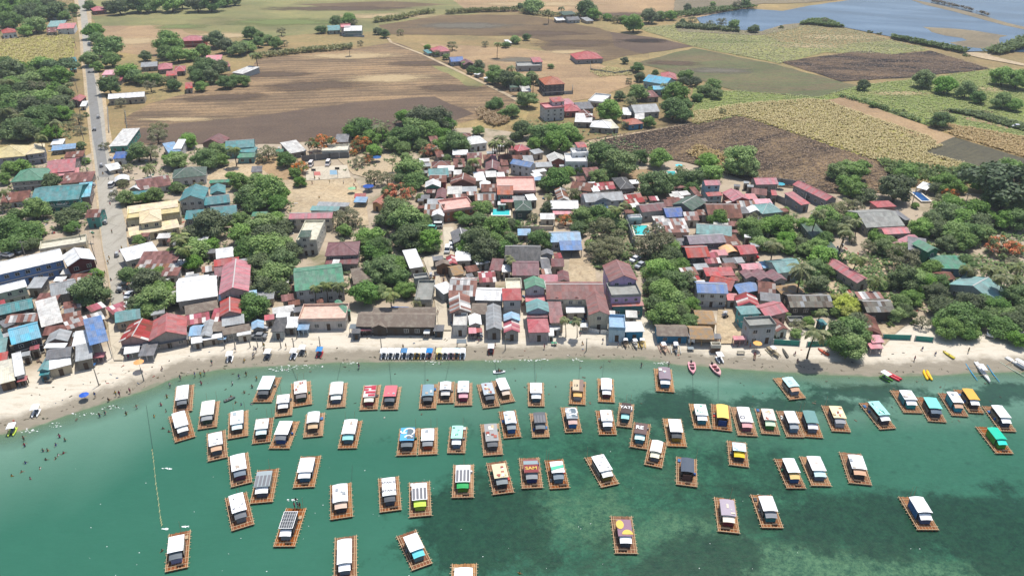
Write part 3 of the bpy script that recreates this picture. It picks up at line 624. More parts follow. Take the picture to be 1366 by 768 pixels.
def add_house(quad, typ, code, h, wall=None, base=None, cat='house', name=None, join=None, open_=False, group=None):
    h = h * .70 if h <= 5.6 else h * .68
    NL, NR, u, v, W, D, rz = frame_of(quad, h)
    if typ == 'g' and D > 1.7 * W: typ = 'G'
    cx, cy = PX((NL + NR) / 2); dp = dep(cx, cy)
    k = PITCHK.get(typ, 0)
    if typ in 'gh': D = D / max(1.0, .5 + k / math.tan(dp) * (1 if typ == 'g' else .8))
    if typ == 'G': D = max(D - .5 * k * W / math.tan(dp), .45 * D)
    D = max(D, 1.6); W = max(W, 1.6)
    cen = (NL + NR) / 2 + v * (D / 2); cen.z = gz(cen.x, cen.y)
    hh = h - cen.z; face = v  # back direction
    ang = math.atan2(-v.x, v.y)     # rotation so that local +y points along v
    loc = Vector((cen.x, cen.y, cen.z))
    if join is None:
        nm = name or ('shack' if W * D < 40 and h < 4.5 else 'house')
        t = thing(nm, base or '', cat, loc, ang, group); off = Matrix.Identity(4)
    else: t = join
    M = Matrix.Translation(loc) @ Matrix.Rotation(ang, 4, 'Z')
    TM = Matrix.Translation(t.location) @ Matrix.Rotation(t.rotation_euler.z, 4, 'Z')
    L = TM.inverted() @ M
    def P(nm, me, m=Matrix.Identity(4), par=None):
        o = put(nm, me, par if par is not None else t)
        o.matrix_local = (L @ m) if par is None else m
        return o
    patchy = code in 'qQru'
    m, gab, cap = roof_geo(W, D, hh, typ, patchy)
    r = P('roof', m.mesh('roof', roofmat(code)))
    if cap.v and code not in 'nN' and W * D > 45: P('ridge_cap', cap.mesh('ridge_cap', CAPM if random.random() < .5 else roofmat(code)), par=r)
    wm = MB(); ov = .35 if typ not in 'ez' and typ != 'f' else .05; ov = min(ov, W * .12, D * .12)
    x0, x1, y0, y1 = -W / 2 + ov, W / 2 - ov, -D / 2 + ov, D / 2 - ov; top = hh - (.22 if typ == 'f' else .14)
    wall = wall or random.choice(WALLC); wmat = wallmat(wall)
    if open_:
        for i in range(max(2, int(W / 3.5)) + 1):
            for yy in (y0, y1):
                xx = x0 + (x1 - x0) * i / max(2, int(W / 3.5)); pm = MB(); pm.box(xx - .1, xx + .1, yy - .1, yy + .1, 0, top); P('post', pm.mesh('post', wmat))
        bm = MB(); bm.box(x0 + .3, x1 - .3, y1 - .3, y1 - .15, 0, top - .2); P('back_wall', bm.mesh('back_wall', wmat))
    else:
        wm.box(x0, x1, y0, y1, -.3, top)
        if typ in 'gGs':
            for g in gab:
                a = [Vector(p) for p in g]; n_ = (a[1] - a[0]).cross(a[2] - a[0]).normalized() * .06
                wm.face(a); wm.face(list(reversed([p - n_ for p in a])))
                for i in range(3): wm.face([a[i], a[i] - n_, a[(i + 1) % 3] - n_, a[(i + 1) % 3]])
        P('wall', wm.mesh('wall', wmat))
        far_ = ppm(cx, cy) < 2.3
        st = 1 if hh < 3.9 else (2 if hh < 6 else (3 if hh < 8 else 4)); sh_ = (top) / st
        wf = x1 - x0; n_ = max(1, min(7, int(wf / 2.6)))
        for s in range(st):
            zz = s * sh_ + min(.95, sh_ * .35)
            sc = min(1.0, sh_ / 2.7, wf / n_ / 1.5)
            for i in range(n_):
                xx = x0 + wf * (i + .5) / n_
                if s == 0 and i == n_ // 2:
                    P('door', DOOR, Matrix.Translation((xx, y0, 0)) @ Matrix.Diagonal((sc, 1, min(1, sh_ / 2.7), 1))); continue
                if far_ and i % 2: continue
                w_ = P('window', WGL, Matrix.Translation((xx, y0, zz)) @ Matrix.Diagonal((sc, 1, sc, 1))); P('frame', WFR, par=w_)
            side = -1 if loc.x > 15 else 1           # the flank turned to the camera gets its windows too
            if abs(loc.x) > 15 and not far_:
                wd = y1 - y0; nd = max(1, min(5, int(wd / 3.2)))
                for i in range(nd):
                    yy = y0 + wd * (i + .5) / nd; X = x0 if side < 0 else x1
                    w_ = P('window', WGL, Matrix.Translation((X, yy, zz)) @ Matrix.Rotation(R(-90 if side < 0 else 90), 4, 'Z') @ Matrix.Diagonal((sc, 1, sc, 1))); P('frame', WFR, par=w_)
        if st > 1 and typ != 'f' and random.random() < .6:
            fb = MB(); fb.box(x0 - .1, x1 + .1, y0 - .12, y0 - .003, sh_ - .12, sh_ + .12); P('floor_band', fb.mesh('floor_band', FRAME))
    return t, dict(W=W, D=D, h=hh, L=L, ang=ang, loc=loc, x0=x0, x1=x1, y0=y0, y1=y1)
CATN = {'house': 'house'}
def houses(tile, text):
    """rows: type colour height | near-left, near-right, far-right corners of the roof in the survey tile | wall | words"""
    last = None
    for row in text.strip().split('\n'):
        row = row.strip()
        if not row or row.startswith('#'): continue
        p = [a.strip() for a in row.split('|')]
        spec = p[0].split(); c = [float(x) for x in p[1].replace(',', ' ').split()]
        if len(c) == 4: x0, y0, x1, y1 = c; quad = [(x0, y1), (x1, y1), (x1, y0)]
        else: quad = [(c[0], c[1]), (c[2], c[3]), (c[4], c[5])]
        quad = [T(tile, *q) for q in quad]
        typ, code, h = spec[0].lstrip('+'), spec[1], float(spec[2]); wall = p[2] if len(p) > 2 and p[2] else None
        words = p[3] if len(p) > 3 else ''
        op = 'open' in spec[3:]
        kindw = ' with '.join(['{k}', ROOF[code][2]])
        if spec[0].startswith('+') and last is not None:
            _, info = add_house(quad, typ, code, h, wall, join=last, open_=op); continue
        A = G(*quad[0], h); B = G(*quad[1], h); W = (A - B).length
        kn = 'house' if h < 6 else 'two storey house'
        if h >= 8.5: kn = 'tall house'
        if W < 6 and h < 4.5: kn = 'small shack'
        if op: kn = 'open shed'
        nm, cat = {'house': ('house', 'house'), 'two storey house': ('storied_house', 'house'), 'tall house': ('tall_building', 'building'), 'small shack': ('shack', 'shack'), 'open shed': ('open_shed', 'shed')}[kn]
        base = words if words else f'{kn} with {ROOF[code][2]}'
        t, info = add_house(quad, typ, code, h, wall, base, cat, nm, open_=op); last = t
        HOUSES.append((t, info, words))
houses('B1', '''
h y 7 | -60 190, 150 172, 150 112 | 9a9aa2 | long grey storied mansion with cream yellow roof
+h y 7 | 155 165, 268 150, 262 98 | 9a9aa2
h g 6 | 60 330, 260 315, 255 250 | a09890 | green hipped roof house with open balcony below
g p 5 | 275 280, 450 262, 470 180 | 9a8c88 | large house with pinkish red patched roof beside the road
s P 4 | 275 302, 475 278, 470 252 |
s r 4.5 | 385 185, 500 175, 500 150 |
s w 3 | 303 105, 378 100, 375 78 |
s l 3 | 308 142, 455 126, 455 104 |
s r 3.5 | 360 340, 550 325, 548 280 |
s r 3 | 0 460, 170 440, 165 395 |
g r 6 | 512 545, 600 540, 592 492 | 5a9a90 | narrow rusty roofed house with green front at roadside
f i 4 | 240 745, 520 700, 515 655 | d8cca8 | low cream walled building with flat roof
s i 3 | 180 612, 245 600, 243 578 |
s W 4.5 | 655 115, 765 110, 765 20 | 5fa090 | long shed with peeling white roof and teal edge
s b 5 | 678 190, 755 185, 752 155 | d8d8d2 | pale roadside house with steel blue roof
s w 3 | 660 262, 740 245, 735 215 |
a w 3 | 690 330, 780 318, 780 290 |
g r 4 | 835 380, 1035 345, 1012 290 |
G w 4 | 772 375, 850 378, 845 300 |
s t 3 | 780 415, 940 400, 935 380 |
f y 5.5 | 765 560, 1084 520, 1084 455 | d8cfae | cream villa with stacked hipped roofs beside the road
+h y 8 | 840 580, 975 560, 970 490 | d8cfae
+s y 4 | 780 655, 1084 600, 1084 560 | d8cfae
+s y 6 | 765 520, 1075 478, 1075 445 | d8cfae
s w 3 | 100 605, 60 610, 60 590 |
''')
tealhall, th_i = add_house([T('B1', 180, 455), T('B1', 475, 432), T('B1', 500, 340)], 'g', 't', 7, '3c8480', 'wide teal roofed hall with white lettering on its front wall', 'hall', 'hall')
add_house([T('B1', 458, 425), T('B1', 542, 415), T('B1', 530, 345)], 's', 'c', 5.5, '8a7a74', join=tealhall)
houses('A1', '''
h R 5.5 | 12 172, 85 165, 80 143 | dfe0e2 | small white house with bright red roof at the far left
s g 4 | 280 92, 362 82, 360 64 |
s T 4 | 240 140, 325 135, 320 112 | c9c4b4
s P 6 | 290 150, 378 145, 375 125 | d8d8d4
s r 4 | 240 168, 290 164, 290 148 |
h R 4.5 | 478 58, 547 52, 545 30 | 8a5a50
h R 6.5 | 922 212, 1048 208, 1045 186 | a0564c | long brick red two storey house behind the mango trees
p R 4 | 810 358, 884 352, 880 326 | 9a8a80
p R 4 | 890 368, 948 364, 944 338 | 8a8078
s R 3.5 | 850 390, 906 386, 904 370 |
g s 4 | 720 345, 806 340, 803 318 | a89a84
s P 4 | 1045 318, 1130 314, 1126 290 |
s p 4 | 1132 345, 1182 340, 1180 322 |
s P 4 | 520 385, 616 382, 613 366 |
s Q 3.5 | 510 420, 620 415, 618 396 |
g w 5 | 552 508, 740 495, 735 472 | b8ac94 | long white roofed warehouse on the dirt track
g p 4.5 | 350 522, 410 520, 407 490 | 7a5a54
s R 4 | 948 455, 986 452, 984 430 |
s t 3 | 365 318, 395 315, 395 300 |
s t 3 | 365 358, 395 354, 395 340 |
s W 4 | 1188 372, 1244 380, 1240 340 |
s w 3 | 408 546, 440 544, 438 526 |
''')
houses('A2', '''
g w 6 | 455 160, 548 158, 540 132 | 7f9490 | white roofed two storey farmhouse with blue green walls
+f P 8 | 440 145, 492 143, 490 125 | d0c4bc
+s T 4 | 375 158, 440 155, 438 136 | a0a89a
h R 4.5 | 918 268, 1002 262, 996 236 | c9b9a8
g b 4 | 1005 318, 1072 314, 1068 290 | a0a0a4
g m 4 | 1070 334, 1126 330, 1122 304 | 6a6464
h w 5 | 1098 742, 1192 730, 1186 692 | d8d8d4
h r 4 | 1025 712, 1112 708, 1108 682 |
s r 4 | 905 738, 950 734, 948 704 |
s w 3 | 1120 380, 1146 384, 1146 368 |
s w 3 | 1170 400, 1194 405, 1194 388 |
s w 3 | 1296 222, 1318 220, 1316 208 |
s t 2.6 | 886 275, 910 272, 908 258 |
''')
houses('A3', '''
h R 4.5 | 340 306, 480 300, 478 262 | 9c9a98 | bright red hipped roof house alone in the bare field
h x 9 | 180 436, 284 430, 278 390 | 5a5a5e | dark unfinished three storey house with brick red roof
f P 9 | 182 560, 280 552, 278 526 | cfcdc8 | tall pale grey tower house with pink balconies
+s p 12 | 222 524, 284 518, 280 500 | cfcdc8
h R 4.5 | 282 572, 368 568, 348 535 | a86a60
s p 4 | 283 540, 336 534, 333 510 |
f w 3.5 | 400 522, 482 530, 462 486 |
s W 4 | 332 625, 422 628, 415 592 |
s d 3.5 | 350 560, 432 556, 428 530 |
g r 4 | 378 610, 442 606, 438 564 |
h w 4 | 408 650, 515 658, 482 622 | a8a090
s i 3.5 | 512 660, 562 656, 558 618 |
h x 4 | 612 640, 688 632, 660 605 | 5a8aa8 | small blue walled house with terracotta roof near the field edge
g s 4.5 | 640 580, 770 572, 768 530 | b0aca4
s r 4 | 706 500, 766 496, 763 470 |
g c 5.5 | 682 415, 800 435, 800 394 | 9ab4b4 | cyan roofed house among the trees near the burnt field
+g c 4.5 | 735 460, 800 460, 800 440 | 9ab4b4
h p 5.5 | 780 406, 858 408, 850 370 | a07a74
s w 3 | 575 588, 622 590, 618 562 |
s W 3 | 640 610, 690 612, 688 588 |
s G 3.5 | 2 450, 60 448, 58 425 |
s W 3.5 | 62 470, 112 468, 110 446 |
f e 4 | 40 345, 165 342, 163 320 | a8a8a4
+s p 6 | 120 320, 170 318, 168 300 | a8a8a4
s w 3 | 240 106, 286 104, 284 94 |
g d 3.5 | 300 106, 362 102, 358 84 |
s G 3.5 | 275 78, 342 74, 340 62 |
s s 3 | 395 110, 432 107, 430 92 |
''')
houses('B2', '''
s l 5 | 0 155, 75 142, 72 92 | c0c4c4
s w 6 | 25 130, 76 128, 74 84 | d0d0cc
G m 5.5 | 198 98, 318 102, 290 48 | 8a7464 | steep maroon gabled house beside the teal roofed one
g t 6.5 | 340 130, 515 118, 505 74 | 7fa8a4 | teal roofed lodge with three stepped roofs
+s t 5 | 420 150, 518 150, 515 126 | 7fa8a4
+s g 4 | 412 184, 516 180, 515 160 | 7fa8a4
s W 4 | 732 158, 832 140, 790 85 |
f i 4 | 922 150, 1080 145, 1080 110 | c8bca8 | pale walled yard building behind the flame tree
s d 4 | 1000 90, 1080 88, 1076 52 |
h G 5 | 20 310, 225 290, 205 240 | d4d0c8 | white walled cottage with dark green hipped roof
G t 8 | 62 445, 212 435, 180 355 | c8c4b8 | teal gabled two storey house with pale front
g t 5.5 | 250 405, 342 395, 330 342 | b8b4a8
g t 5 | 215 470, 372 450, 350 405 | 8a9494
g t 4 | 250 540, 410 525, 395 468 | 8a9494
s t 4 | 95 555, 205 545, 200 505 | 8a9494
s g 3 | 242 336, 376 330, 374 316 |
h g 3.2 open | 495 536, 586 532, 584 506 | c8c4b8
g p 7 | 722 552, 985 546, 985 510 | d8cfba | long two storey schoolhouse with pinkish red roof
f i 7 | 768 690, 892 688, 900 570 | c8c4b8 | pale terraced concrete building with small green pavilion roof
+p G 10 | 780 662, 848 660, 844 618 | c8c4b8
s T 3.2 | 850 500, 1020 504, 1018 482 |
s s 3.2 | 890 472, 1080 478, 1080 458 |
s w 4 | 285 770, 388 766, 384 735 |
s g 3 | 640 150, 690 148, 688 134 |
s d 3.5 | 495 270, 560 266, 556 240 |
s W 3 | 510 330, 640 326, 636 306 |
''')
houses('B3', '''
G x 4.5 | 205 458, 264 466, 282 366 | c8a070 | long orange red striped pavilion on the plaza
s l 3 open | 97 450, 172 452, 172 426 | 8a8a84
s p 3 open | 100 424, 170 422, 168 402 | 8a8a84
h r 4 | 570 243, 686 238, 670 204 |
g T 4 | 550 295, 672 290, 660 246 |
s w 4 | 600 262, 702 262, 695 238 |
g r 4 | 552 330, 656 330, 638 288 | a03c3c
G w 5 | 528 362, 622 360, 604 318 | 5c9a80 | white gabled shop with green flank in the dense quarter
s r 3.5 | 535 395, 590 395, 575 352 |
G r 5 | 680 345, 830 345, 815 290 | 8a5a4c
g m 4 | 590 430, 652 430, 682 368 |
s W 4 | 662 402, 752 400, 748 364 |
s s 4 | 750 388, 842 386, 838 362 |
f h 6 | 645 510, 828 486, 828 420 | a06a50 | broad peach roof deck above the palm and conifer
g q 4 | 520 530, 642 530, 642 460 |
G w 5 | 568 535, 642 535, 614 498 | d0ccc4
s s 4 | 540 462, 640 460, 638 436 |
g x 8 | 962 405, 1060 405, 1055 350 | 6f9088 | tall house with terracotta roof beside the small pool
+s x 5 | 984 450, 1060 450, 1058 430 | d89a70
g m 4.5 | 890 262, 976 262, 965 202 |
s r 4 | 882 200, 932 198, 930 172 |
s p 4.5 | 932 202, 966 200, 965 172 |
g r 4 | 966 190, 1046 188, 1045 162 |
g r 4 | 970 276, 1036 275, 1034 238 |
s r 4 | 986 230, 1034 228, 1030 200 |
s r 3.6 | 840 277, 902 276, 900 256 |
s w 4 | 832 322, 896 318, 890 278 |
s W 4 | 895 300, 962 298, 958 270 |
G w 4.2 | 862 370, 928 368, 922 322 |
g r 4 | 868 388, 966 386, 962 342 |
g q 3.6 | 828 440, 962 438, 955 398 |
s w 4 | 694 166, 788 164, 784 142 |
g r 4 | 782 192, 872 190, 868 152 |
s r 4 | 600 180, 646 176, 644 146 |
s w 4.5 | 966 300, 1012 298, 1010 276 |
s r 4 | 700 240, 770 238, 765 200 |
s r 4 | 800 232, 872 230, 868 198 |
s q 3.6 | 780 410, 836 408, 832 390 |
s q 3.6 | 700 430, 780 425, 778 405 |
G d 4 | 700 700, 822 690, 805 610 |
s q 3.4 | 640 300, 690 298, 688 275 |
s W 3.4 | 700 285, 750 284, 745 262 |
''')
houses('B4', '''
h R 4.5 | 72 145, 150 130, 150 92 | b08078
s r 4 | 18 140, 72 138, 70 112 |
f w 7.5 | 360 215, 490 215, 485 165 | dcdcda | white concrete tower house with red topped roof room
+f w 9.5 | 402 163, 497 160, 487 132 | dcdcda
+s p 12 | 432 122, 490 118, 487 94 | d0d0ce
G W 4.5 | 265 210, 366 204, 332 155 | a86a5a
s s 4 | 182 240, 282 236, 278 214 |
s s 4 | 110 220, 172 218, 168 180 |
g r 4 | 25 192, 102 190, 98 166 |
s r 4 | 0 190, 26 188, 25 164 |
g b 6.5 | 22 218, 145 242, 132 205 | d4d4d4 | white two storey house with blue roof in the dense quarter
f h 6 | -55 392, 180 390, 160 306 | 8a5c48 | wide peach roofed hall beside the blue roofed house
s w 4 | 170 275, 246 262, 236 250 |
s w 4 | 170 300, 222 290, 215 272 |
s l 3.5 | 160 320, 216 318, 214 302 |
s l 4 | 372 245, 422 244, 418 222 |
s r 4 | 485 298, 580 292, 570 250 |
g r 4.5 | 385 372, 515 386, 505 336 | a89890
s w 5 | 524 388, 568 385, 540 340 |
g Q 4.5 | 545 378, 662 368, 640 326 |
h k 5 | 688 372, 780 366, 742 300 | 70706c | dark grey hipped roof house beside the round green trees
g s 6 | 480 452, 716 436, 690 386 | c0c4c4 | wide silver roofed house with blue porch
+G s 6.2 | 540 446, 632 440, 626 405 | c0c4c4
+s b 3 | 552 498, 622 494, 618 464 | c0c4c4
g Q 4.2 | 722 462, 838 446, 802 392 |
s w 3.5 | 765 492, 822 486, 818 456 |
g m 5.5 | 820 512, 972 496, 955 450 | c0bab0 | cream walled house with long maroon roof near the pools
g r 4 | 960 476, 1052 472, 1048 430 |
g b 4.5 | 968 542, 1076 536, 1050 478 | 5a7a98 | blue roofed cottage below the maroon roofed house
h G 5 | 55 502, 160 500, 166 440 | 4f6058
g w 4.5 | 270 490, 438 490, 422 440 | a89c90 | long white roofed house beside the bare garden
+s P 3 | 285 525, 432 522, 430 504 | a89c90
g q 4 | 315 442, 382 440, 372 366 |
s w 4.5 | 135 442, 190 436, 186 406 |
g l 4.5 | 270 692, 456 686, 402 626 | b0b4b8
s b 4 open | 328 740, 462 738, 456 692 | 5a6068
s q 4.5 | 1110 632, 928 635, 930 565 | d0b0a0
s W 3.4 | 890 560, 982 556, 975 536 |
f w 3.6 | 738 555, 820 552, 816 534 |
s r 3.6 | 430 325, 482 322, 480 300 |
s r 3.6 | 1060 480, 1084 478, 1084 430 |
s W 3.6 | 1000 425, 1050 420, 1045 400 |
s l 3.4 | 70 650, 150 650, 150 618 |
''')
houses('B5', '''
g p 9 | 185 350, 280 347, 270 316 | a8c4cc | tall pale blue house with pinkish red roof
+s p 6 | 200 415, 292 410, 282 392 | 9ab4b4
g G 6 | 105 502, 190 452, 110 394 | 7a8078 | dark green gabled house in the brown roof quarter
g p 5 | 285 392, 350 447, 447 430 | a8524c | house with large faded red hipped roof
g r 4 | 205 545, 412 545, 366 458 |
g p 4.5 | 490 345, 628 342, 616 302 | 8c8a86 | low grey shed with pink roof by the burnt field
g p 5 | 916 442, 982 428, 860 304 | 8a8c90 | long narrow shed with pink roof beside the burnt field
s p 4.5 | 762 468, 818 458, 716 400 | 8a8c90 | long sloping pink roofed shed behind grey walls
g r 4 | 462 402, 556 410, 545 372 |
s P 4 | 440 432, 502 430, 498 405 |
g q 4 | 385 482, 492 480, 486 440 |
G w 4 | 450 515, 532 514, 526 474 |
s P 4 | 488 462, 592 460, 586 436 |
h T 4.5 | 528 522, 656 508, 606 450 | b0b0a8 | low house with faded teal hipped roof
g r 4 | 30 505, 110 502, 105 460 |
g q 4 | 62 560, 150 558, 145 505 |
s r 4 | 120 530, 200 526, 196 500 |
s r 4 | 130 415, 166 412, 162 366 |
g T 5 | 130 640, 345 655, 280 588 | a0a4a0
g v 6.5 | 90 705, 312 692, 262 640 | 746a72 | two storey house with dull mauve roof
s d 4 | 395 520, 455 516, 450 484 |
s r 4 | 312 710, 402 706, 385 656 |
s G 3.2 | 905 762, 1004 760, 748 575 | 7a8478 | very long low shed with grey green roof between trees
s p 5 | 585 408, 618 410, 612 386 |
s W 3.4 | 20 430, 60 425, 0 395 |
s r 3.4 | 0 470, 45 462, 30 420 |
''')
houses('C5', '''
g R 6.5 | 75 102, 205 96, 170 30 | 4a4846 | dark two storey house with bright red roof
g Q 4.5 | 178 136, 266 130, 238 62 | c0b4b0
s P 4.5 | 225 90, 306 86, 300 60 |
a o 4 | 288 84, 376 74, 350 32 | 8a8478 | small house with orange vaulted roof
g R 4.5 | 375 84, 476 76, 432 26 | a07a70
s R 4.5 | 180 206, 346 202, 324 162 | b09a90
g R 5 | 185 262, 322 292, 285 210 | a89890
g b 7 | 128 300, 306 306, 272 242 | c8c8c4 | pale two storey house with bright blue roof near the sandy lane
g b 4.5 | 365 306, 486 286, 466 232 | 5a5a58 | low house with blue roof beside the maroon gables
g r 4.5 | 474 302, 576 312, 546 240 |
G m 4.5 | 408 222, 470 216, 462 164 | a8a8a4
G m 4.5 | 480 232, 556 226, 532 164 | a8a8a4
G m 4.5 | 568 237, 642 230, 602 168 | a8a8a4
g P 4 | 388 172, 502 166, 492 130 |
s l 3.6 | 505 160, 556 156, 550 124 |
g T 5 | 588 190, 732 172, 702 96 | b8c0b4 | long low house with faded green roof under the palms
g p 5.5 | 520 440, 648 406, 622 332 | b09088 | large pinkish red roof behind the grey concrete house
G Q 5 | 362 376, 486 380, 466 310 | c8c0bc
s P 4 | 300 342, 362 345, 355 312 |
h T 7 | 380 425, 492 418, 470 370 | 5fb0b0 | turquoise walled house with grey green roof
f e 8 | 425 500, 578 490, 572 440 | b8bcbc | grey three storey concrete house with open roof deck by the beach
g r 3.5 | 585 522, 652 510, 616 412 |
g u 4 | 658 382, 908 382, 872 305 | 5a564e | long brown grey striped shed near the yellow green trees
h N 3.5 | 608 308, 742 296, 692 250 |
h N 3.5 | 128 476, 240 480, 230 402 | a88a60
g N 3.5 open | 88 562, 226 566, 222 492 | a88a60 | tan thatched beach hut with blue ridge strip
s P 3 open | 338 568, 412 566, 408 548 | b08a88
s d 3 open | 218 562, 268 562, 264 538 | b08a88
f i 2.2 | 210 612, 264 612, 262 592 | 7a6450
f e 1.2 | 655 476, 742 474, 738 444 | 9a9484
s t 2.6 | 836 486, 872 480, 866 448 | 3c8078
s Q 3.5 | 100 250, 160 245, 150 210 |
s s 3.5 | 420 90, 470 85, 460 60 |
''')
houses('C6', '''
s g 4.5 | 528 162, 716 166, 712 104 | 5a7a90 | low house with long green roof in the right hand grove
g r 4 | 568 230, 636 220, 612 172 |
g T 5 | 850 354, 938 302, 732 178 | 9aa4a0 | long faded teal roof among trees at the far right
g u 5 | 130 412, 294 408, 244 334 | 4a4640 | dark two storey shed with striped brown roof
s q 5 | 85 336, 228 332, 202 298 | 4a4640
g r 4 | 108 532, 216 542, 152 430 | a05a50
s P 3.6 | 160 585, 232 582, 228 542 | b0685c
g p 4.5 | 75 246, 152 230, 15 92 | b0a898 | long pinkish red roof shed beside the palm yard
s P 2.8 open | 152 618, 225 616, 222 588 | c0b0a8
''')
houses('B6', '''
g e 4.5 | 135 604, 368 592, 378 484 | a8a498 | wide concrete grey roofed house in the right hand grove
s d 4.5 | 368 560, 402 555, 402 500 | 8a8880
h R 5.5 | 202 482, 318 476, 270 440 | b08880
g P 4.5 | 245 645, 400 636, 378 598 | b8a8a0
g p 4.5 | 330 722, 452 668, 400 642 | a88880
s w 3 open | 435 362, 498 378, 492 342 | c8c4bc
''')
greenh, gh_i = add_house([T('B6', 505, 752), T('B6', 577, 738), T('B6', 490, 673)], 'G', 'g', 8.5, '3a7a5c', 'tall narrow house with bright green roof and green walls', 'house', 'storied_house')
add_house([T('B6', 385, 735), T('B6', 500, 752), T('B6', 440, 680)], 's', 'd', 7, '6a6e6c', join=greenh)
houses('C1', '''
g w 8 | -70 212, 365 112, 345 48 | 6a8ec0 | long white roofed resort building with blue galleries
+G w 8.5 | 385 152, 545 112, 515 38 | 6a3634
g w 7 | -60 318, 155 264, 138 226 | b4c0aa | pale green walled building with white roof
g t 4.5 | -60 440, 190 386, 180 330 | 4a5a58 | long teal roofed shed under the pale green building
g q 4 | 25 472, 215 460, 200 415 |
g c 7 | 65 597, 236 552, 216 462 | 4c4a48 | three storey beach house with cyan roof and dark balconies
s r 4 | 195 358, 322 350, 318 308 |
s W 5 | 235 497, 360 465, 320 338 | b8a890 | long weathered white roof near the blue roof
g s 4.5 | 290 322, 440 292, 400 226 | a0a09a
s q 5 | 340 272, 482 246, 476 216 |
s s 4.5 | 150 276, 236 272, 225 222 |
G s 4.5 | 255 592, 385 576, 362 514 | a08a80
g r 4 | 240 542, 366 536, 350 484 |
s w 4 | 270 740, 406 706, 392 660 |
g d 5 | 258 682, 402 662, 382 608 | 8a8a84
s w 5.4 | 248 614, 368 612, 362 590 |
G T 4 | 212 748, 276 742, 268 650 | 8ab0b0
s q 5 | 383 512, 600 446, 592 408 | b09a84
s b 8 open | 510 600, 618 572, 592 442 | 9a9c9c | open steel frame shelter with deep blue roof at the beach
s w 5 | 408 606, 502 592, 486 526 |
s s 4.5 | 428 692, 526 672, 508 600 | 8a8478
h R 2.8 open | 520 672, 588 666, 584 636 | 9a8a84
s Q 4 | 640 425, 742 386, 722 350 |
g T 4.2 | 655 472, 802 446, 735 396 |
G Q 4.8 | 676 582, 842 572, 800 462 | b8928a | gabled beach house with faded red sheets
G p 4.8 | 846 577, 1062 540, 1005 428 | a89c94 | gabled beach restaurant with solid red roof
s d 3 open | 690 616, 848 602, 840 570 | 7a7a78
s d 3 open | 850 606, 1078 562, 1060 534 | 7a7a78
s w 2.8 open | 703 650, 792 636, 786 604 | c8c4bc
s d 2.8 open | 785 662, 875 656, 862 588 | c8c4bc
s t 4 | -20 572, 22 560, 18 500 |
s T 4 | -20 650, 32 640, 24 572 |
s R 4 | -30 702, 40 688, 32 645 |
s r 4.5 | 390 232, 505 226, 500 196 |
s w 5 | 718 122, 908 74, 892 18 |
s r 4.5 | 780 142, 1002 132, 986 74 |
s q 4.5 | 762 168, 1012 160, 1006 138 |
s r 4.5 | 868 208, 1012 202, 1006 164 |
s d 3.6 | 25 500, 100 470, 90 435 |
s r 3.6 | 200 400, 240 395, 235 360 |
''')
houses('D0', '''
s i 3.6 | -10 155, 98 128, 50 18 | 7a6450
s w 4.5 | 95 105, 158 88, 125 -30 | b0b0ac
s p 2.6 open | 108 140, 172 128, 162 106 | 6a5a50
s t 3.2 | 248 100, 312 92, 308 66 | 4a7078
''')
houses('C2', '''
g w 5.5 | 45 352, 280 318, 262 192 | b0aaa0 | large plain white roofed hall with dark roof box
+f d 6.6 | 210 275, 272 270, 268 205 | 6a6a66
h n 4 | 95 428, 286 392, 276 340 |
s Q 3.6 | 100 486, 236 462, 236 416 |
s Q 3.8 | 235 466, 302 462, 292 400 |
g p 8.5 | 285 312, 456 292, 432 118 | b8a8a0 | long two storey inn with pinkish red roofs beside the big trees
+g R 8.8 | 258 152, 402 134, 396 96 | a06a60
+s m 7.5 | 262 212, 382 194, 376 142 | a06a60
g R 5.5 | 292 436, 412 418, 412 324 | b09088
s s 4 | 303 492, 432 472, 422 430 |
g s 3.6 | 172 556, 242 550, 236 456 |
g l 3.6 | 112 546, 182 542, 174 484 |
s n 3.6 | 240 522, 312 518, 306 472 |
g w 3 | 128 590, 192 580, 186 545 |
s w 3 | 190 572, 312 552, 308 532 |
g n 3.6 | 308 542, 466 512, 452 476 |
s w 3.2 | 388 546, 470 534, 462 514 |
G l 3.6 | 472 512, 542 502, 536 454 |
s R 3.6 | 545 458, 602 450, 598 426 |
p k 4 | 578 522, 656 520, 650 440 |
s w 3.6 | 656 500, 732 498, 720 446 |
p W 4 | 592 422, 720 402, 706 368 |
s w 3.6 | 610 442, 690 436, 688 414 |
g g 7.5 | 718 292, 1002 258, 972 132 | b8b8b4 | big two storey house with large green roof by the palms
f z 4.5 | 738 462, 1006 456, 985 372 | c8c0b8 | beach terrace with peach floor and dark arcade below
s l 3 open | 730 512, 796 510, 793 482 | b0c0cc
s w 5 | 270 108, 370 94, 362 50 |
s l 5 | 284 344, 502 316, 496 290 |
s w 3 | 475 320, 500 318, 496 292 |
''')
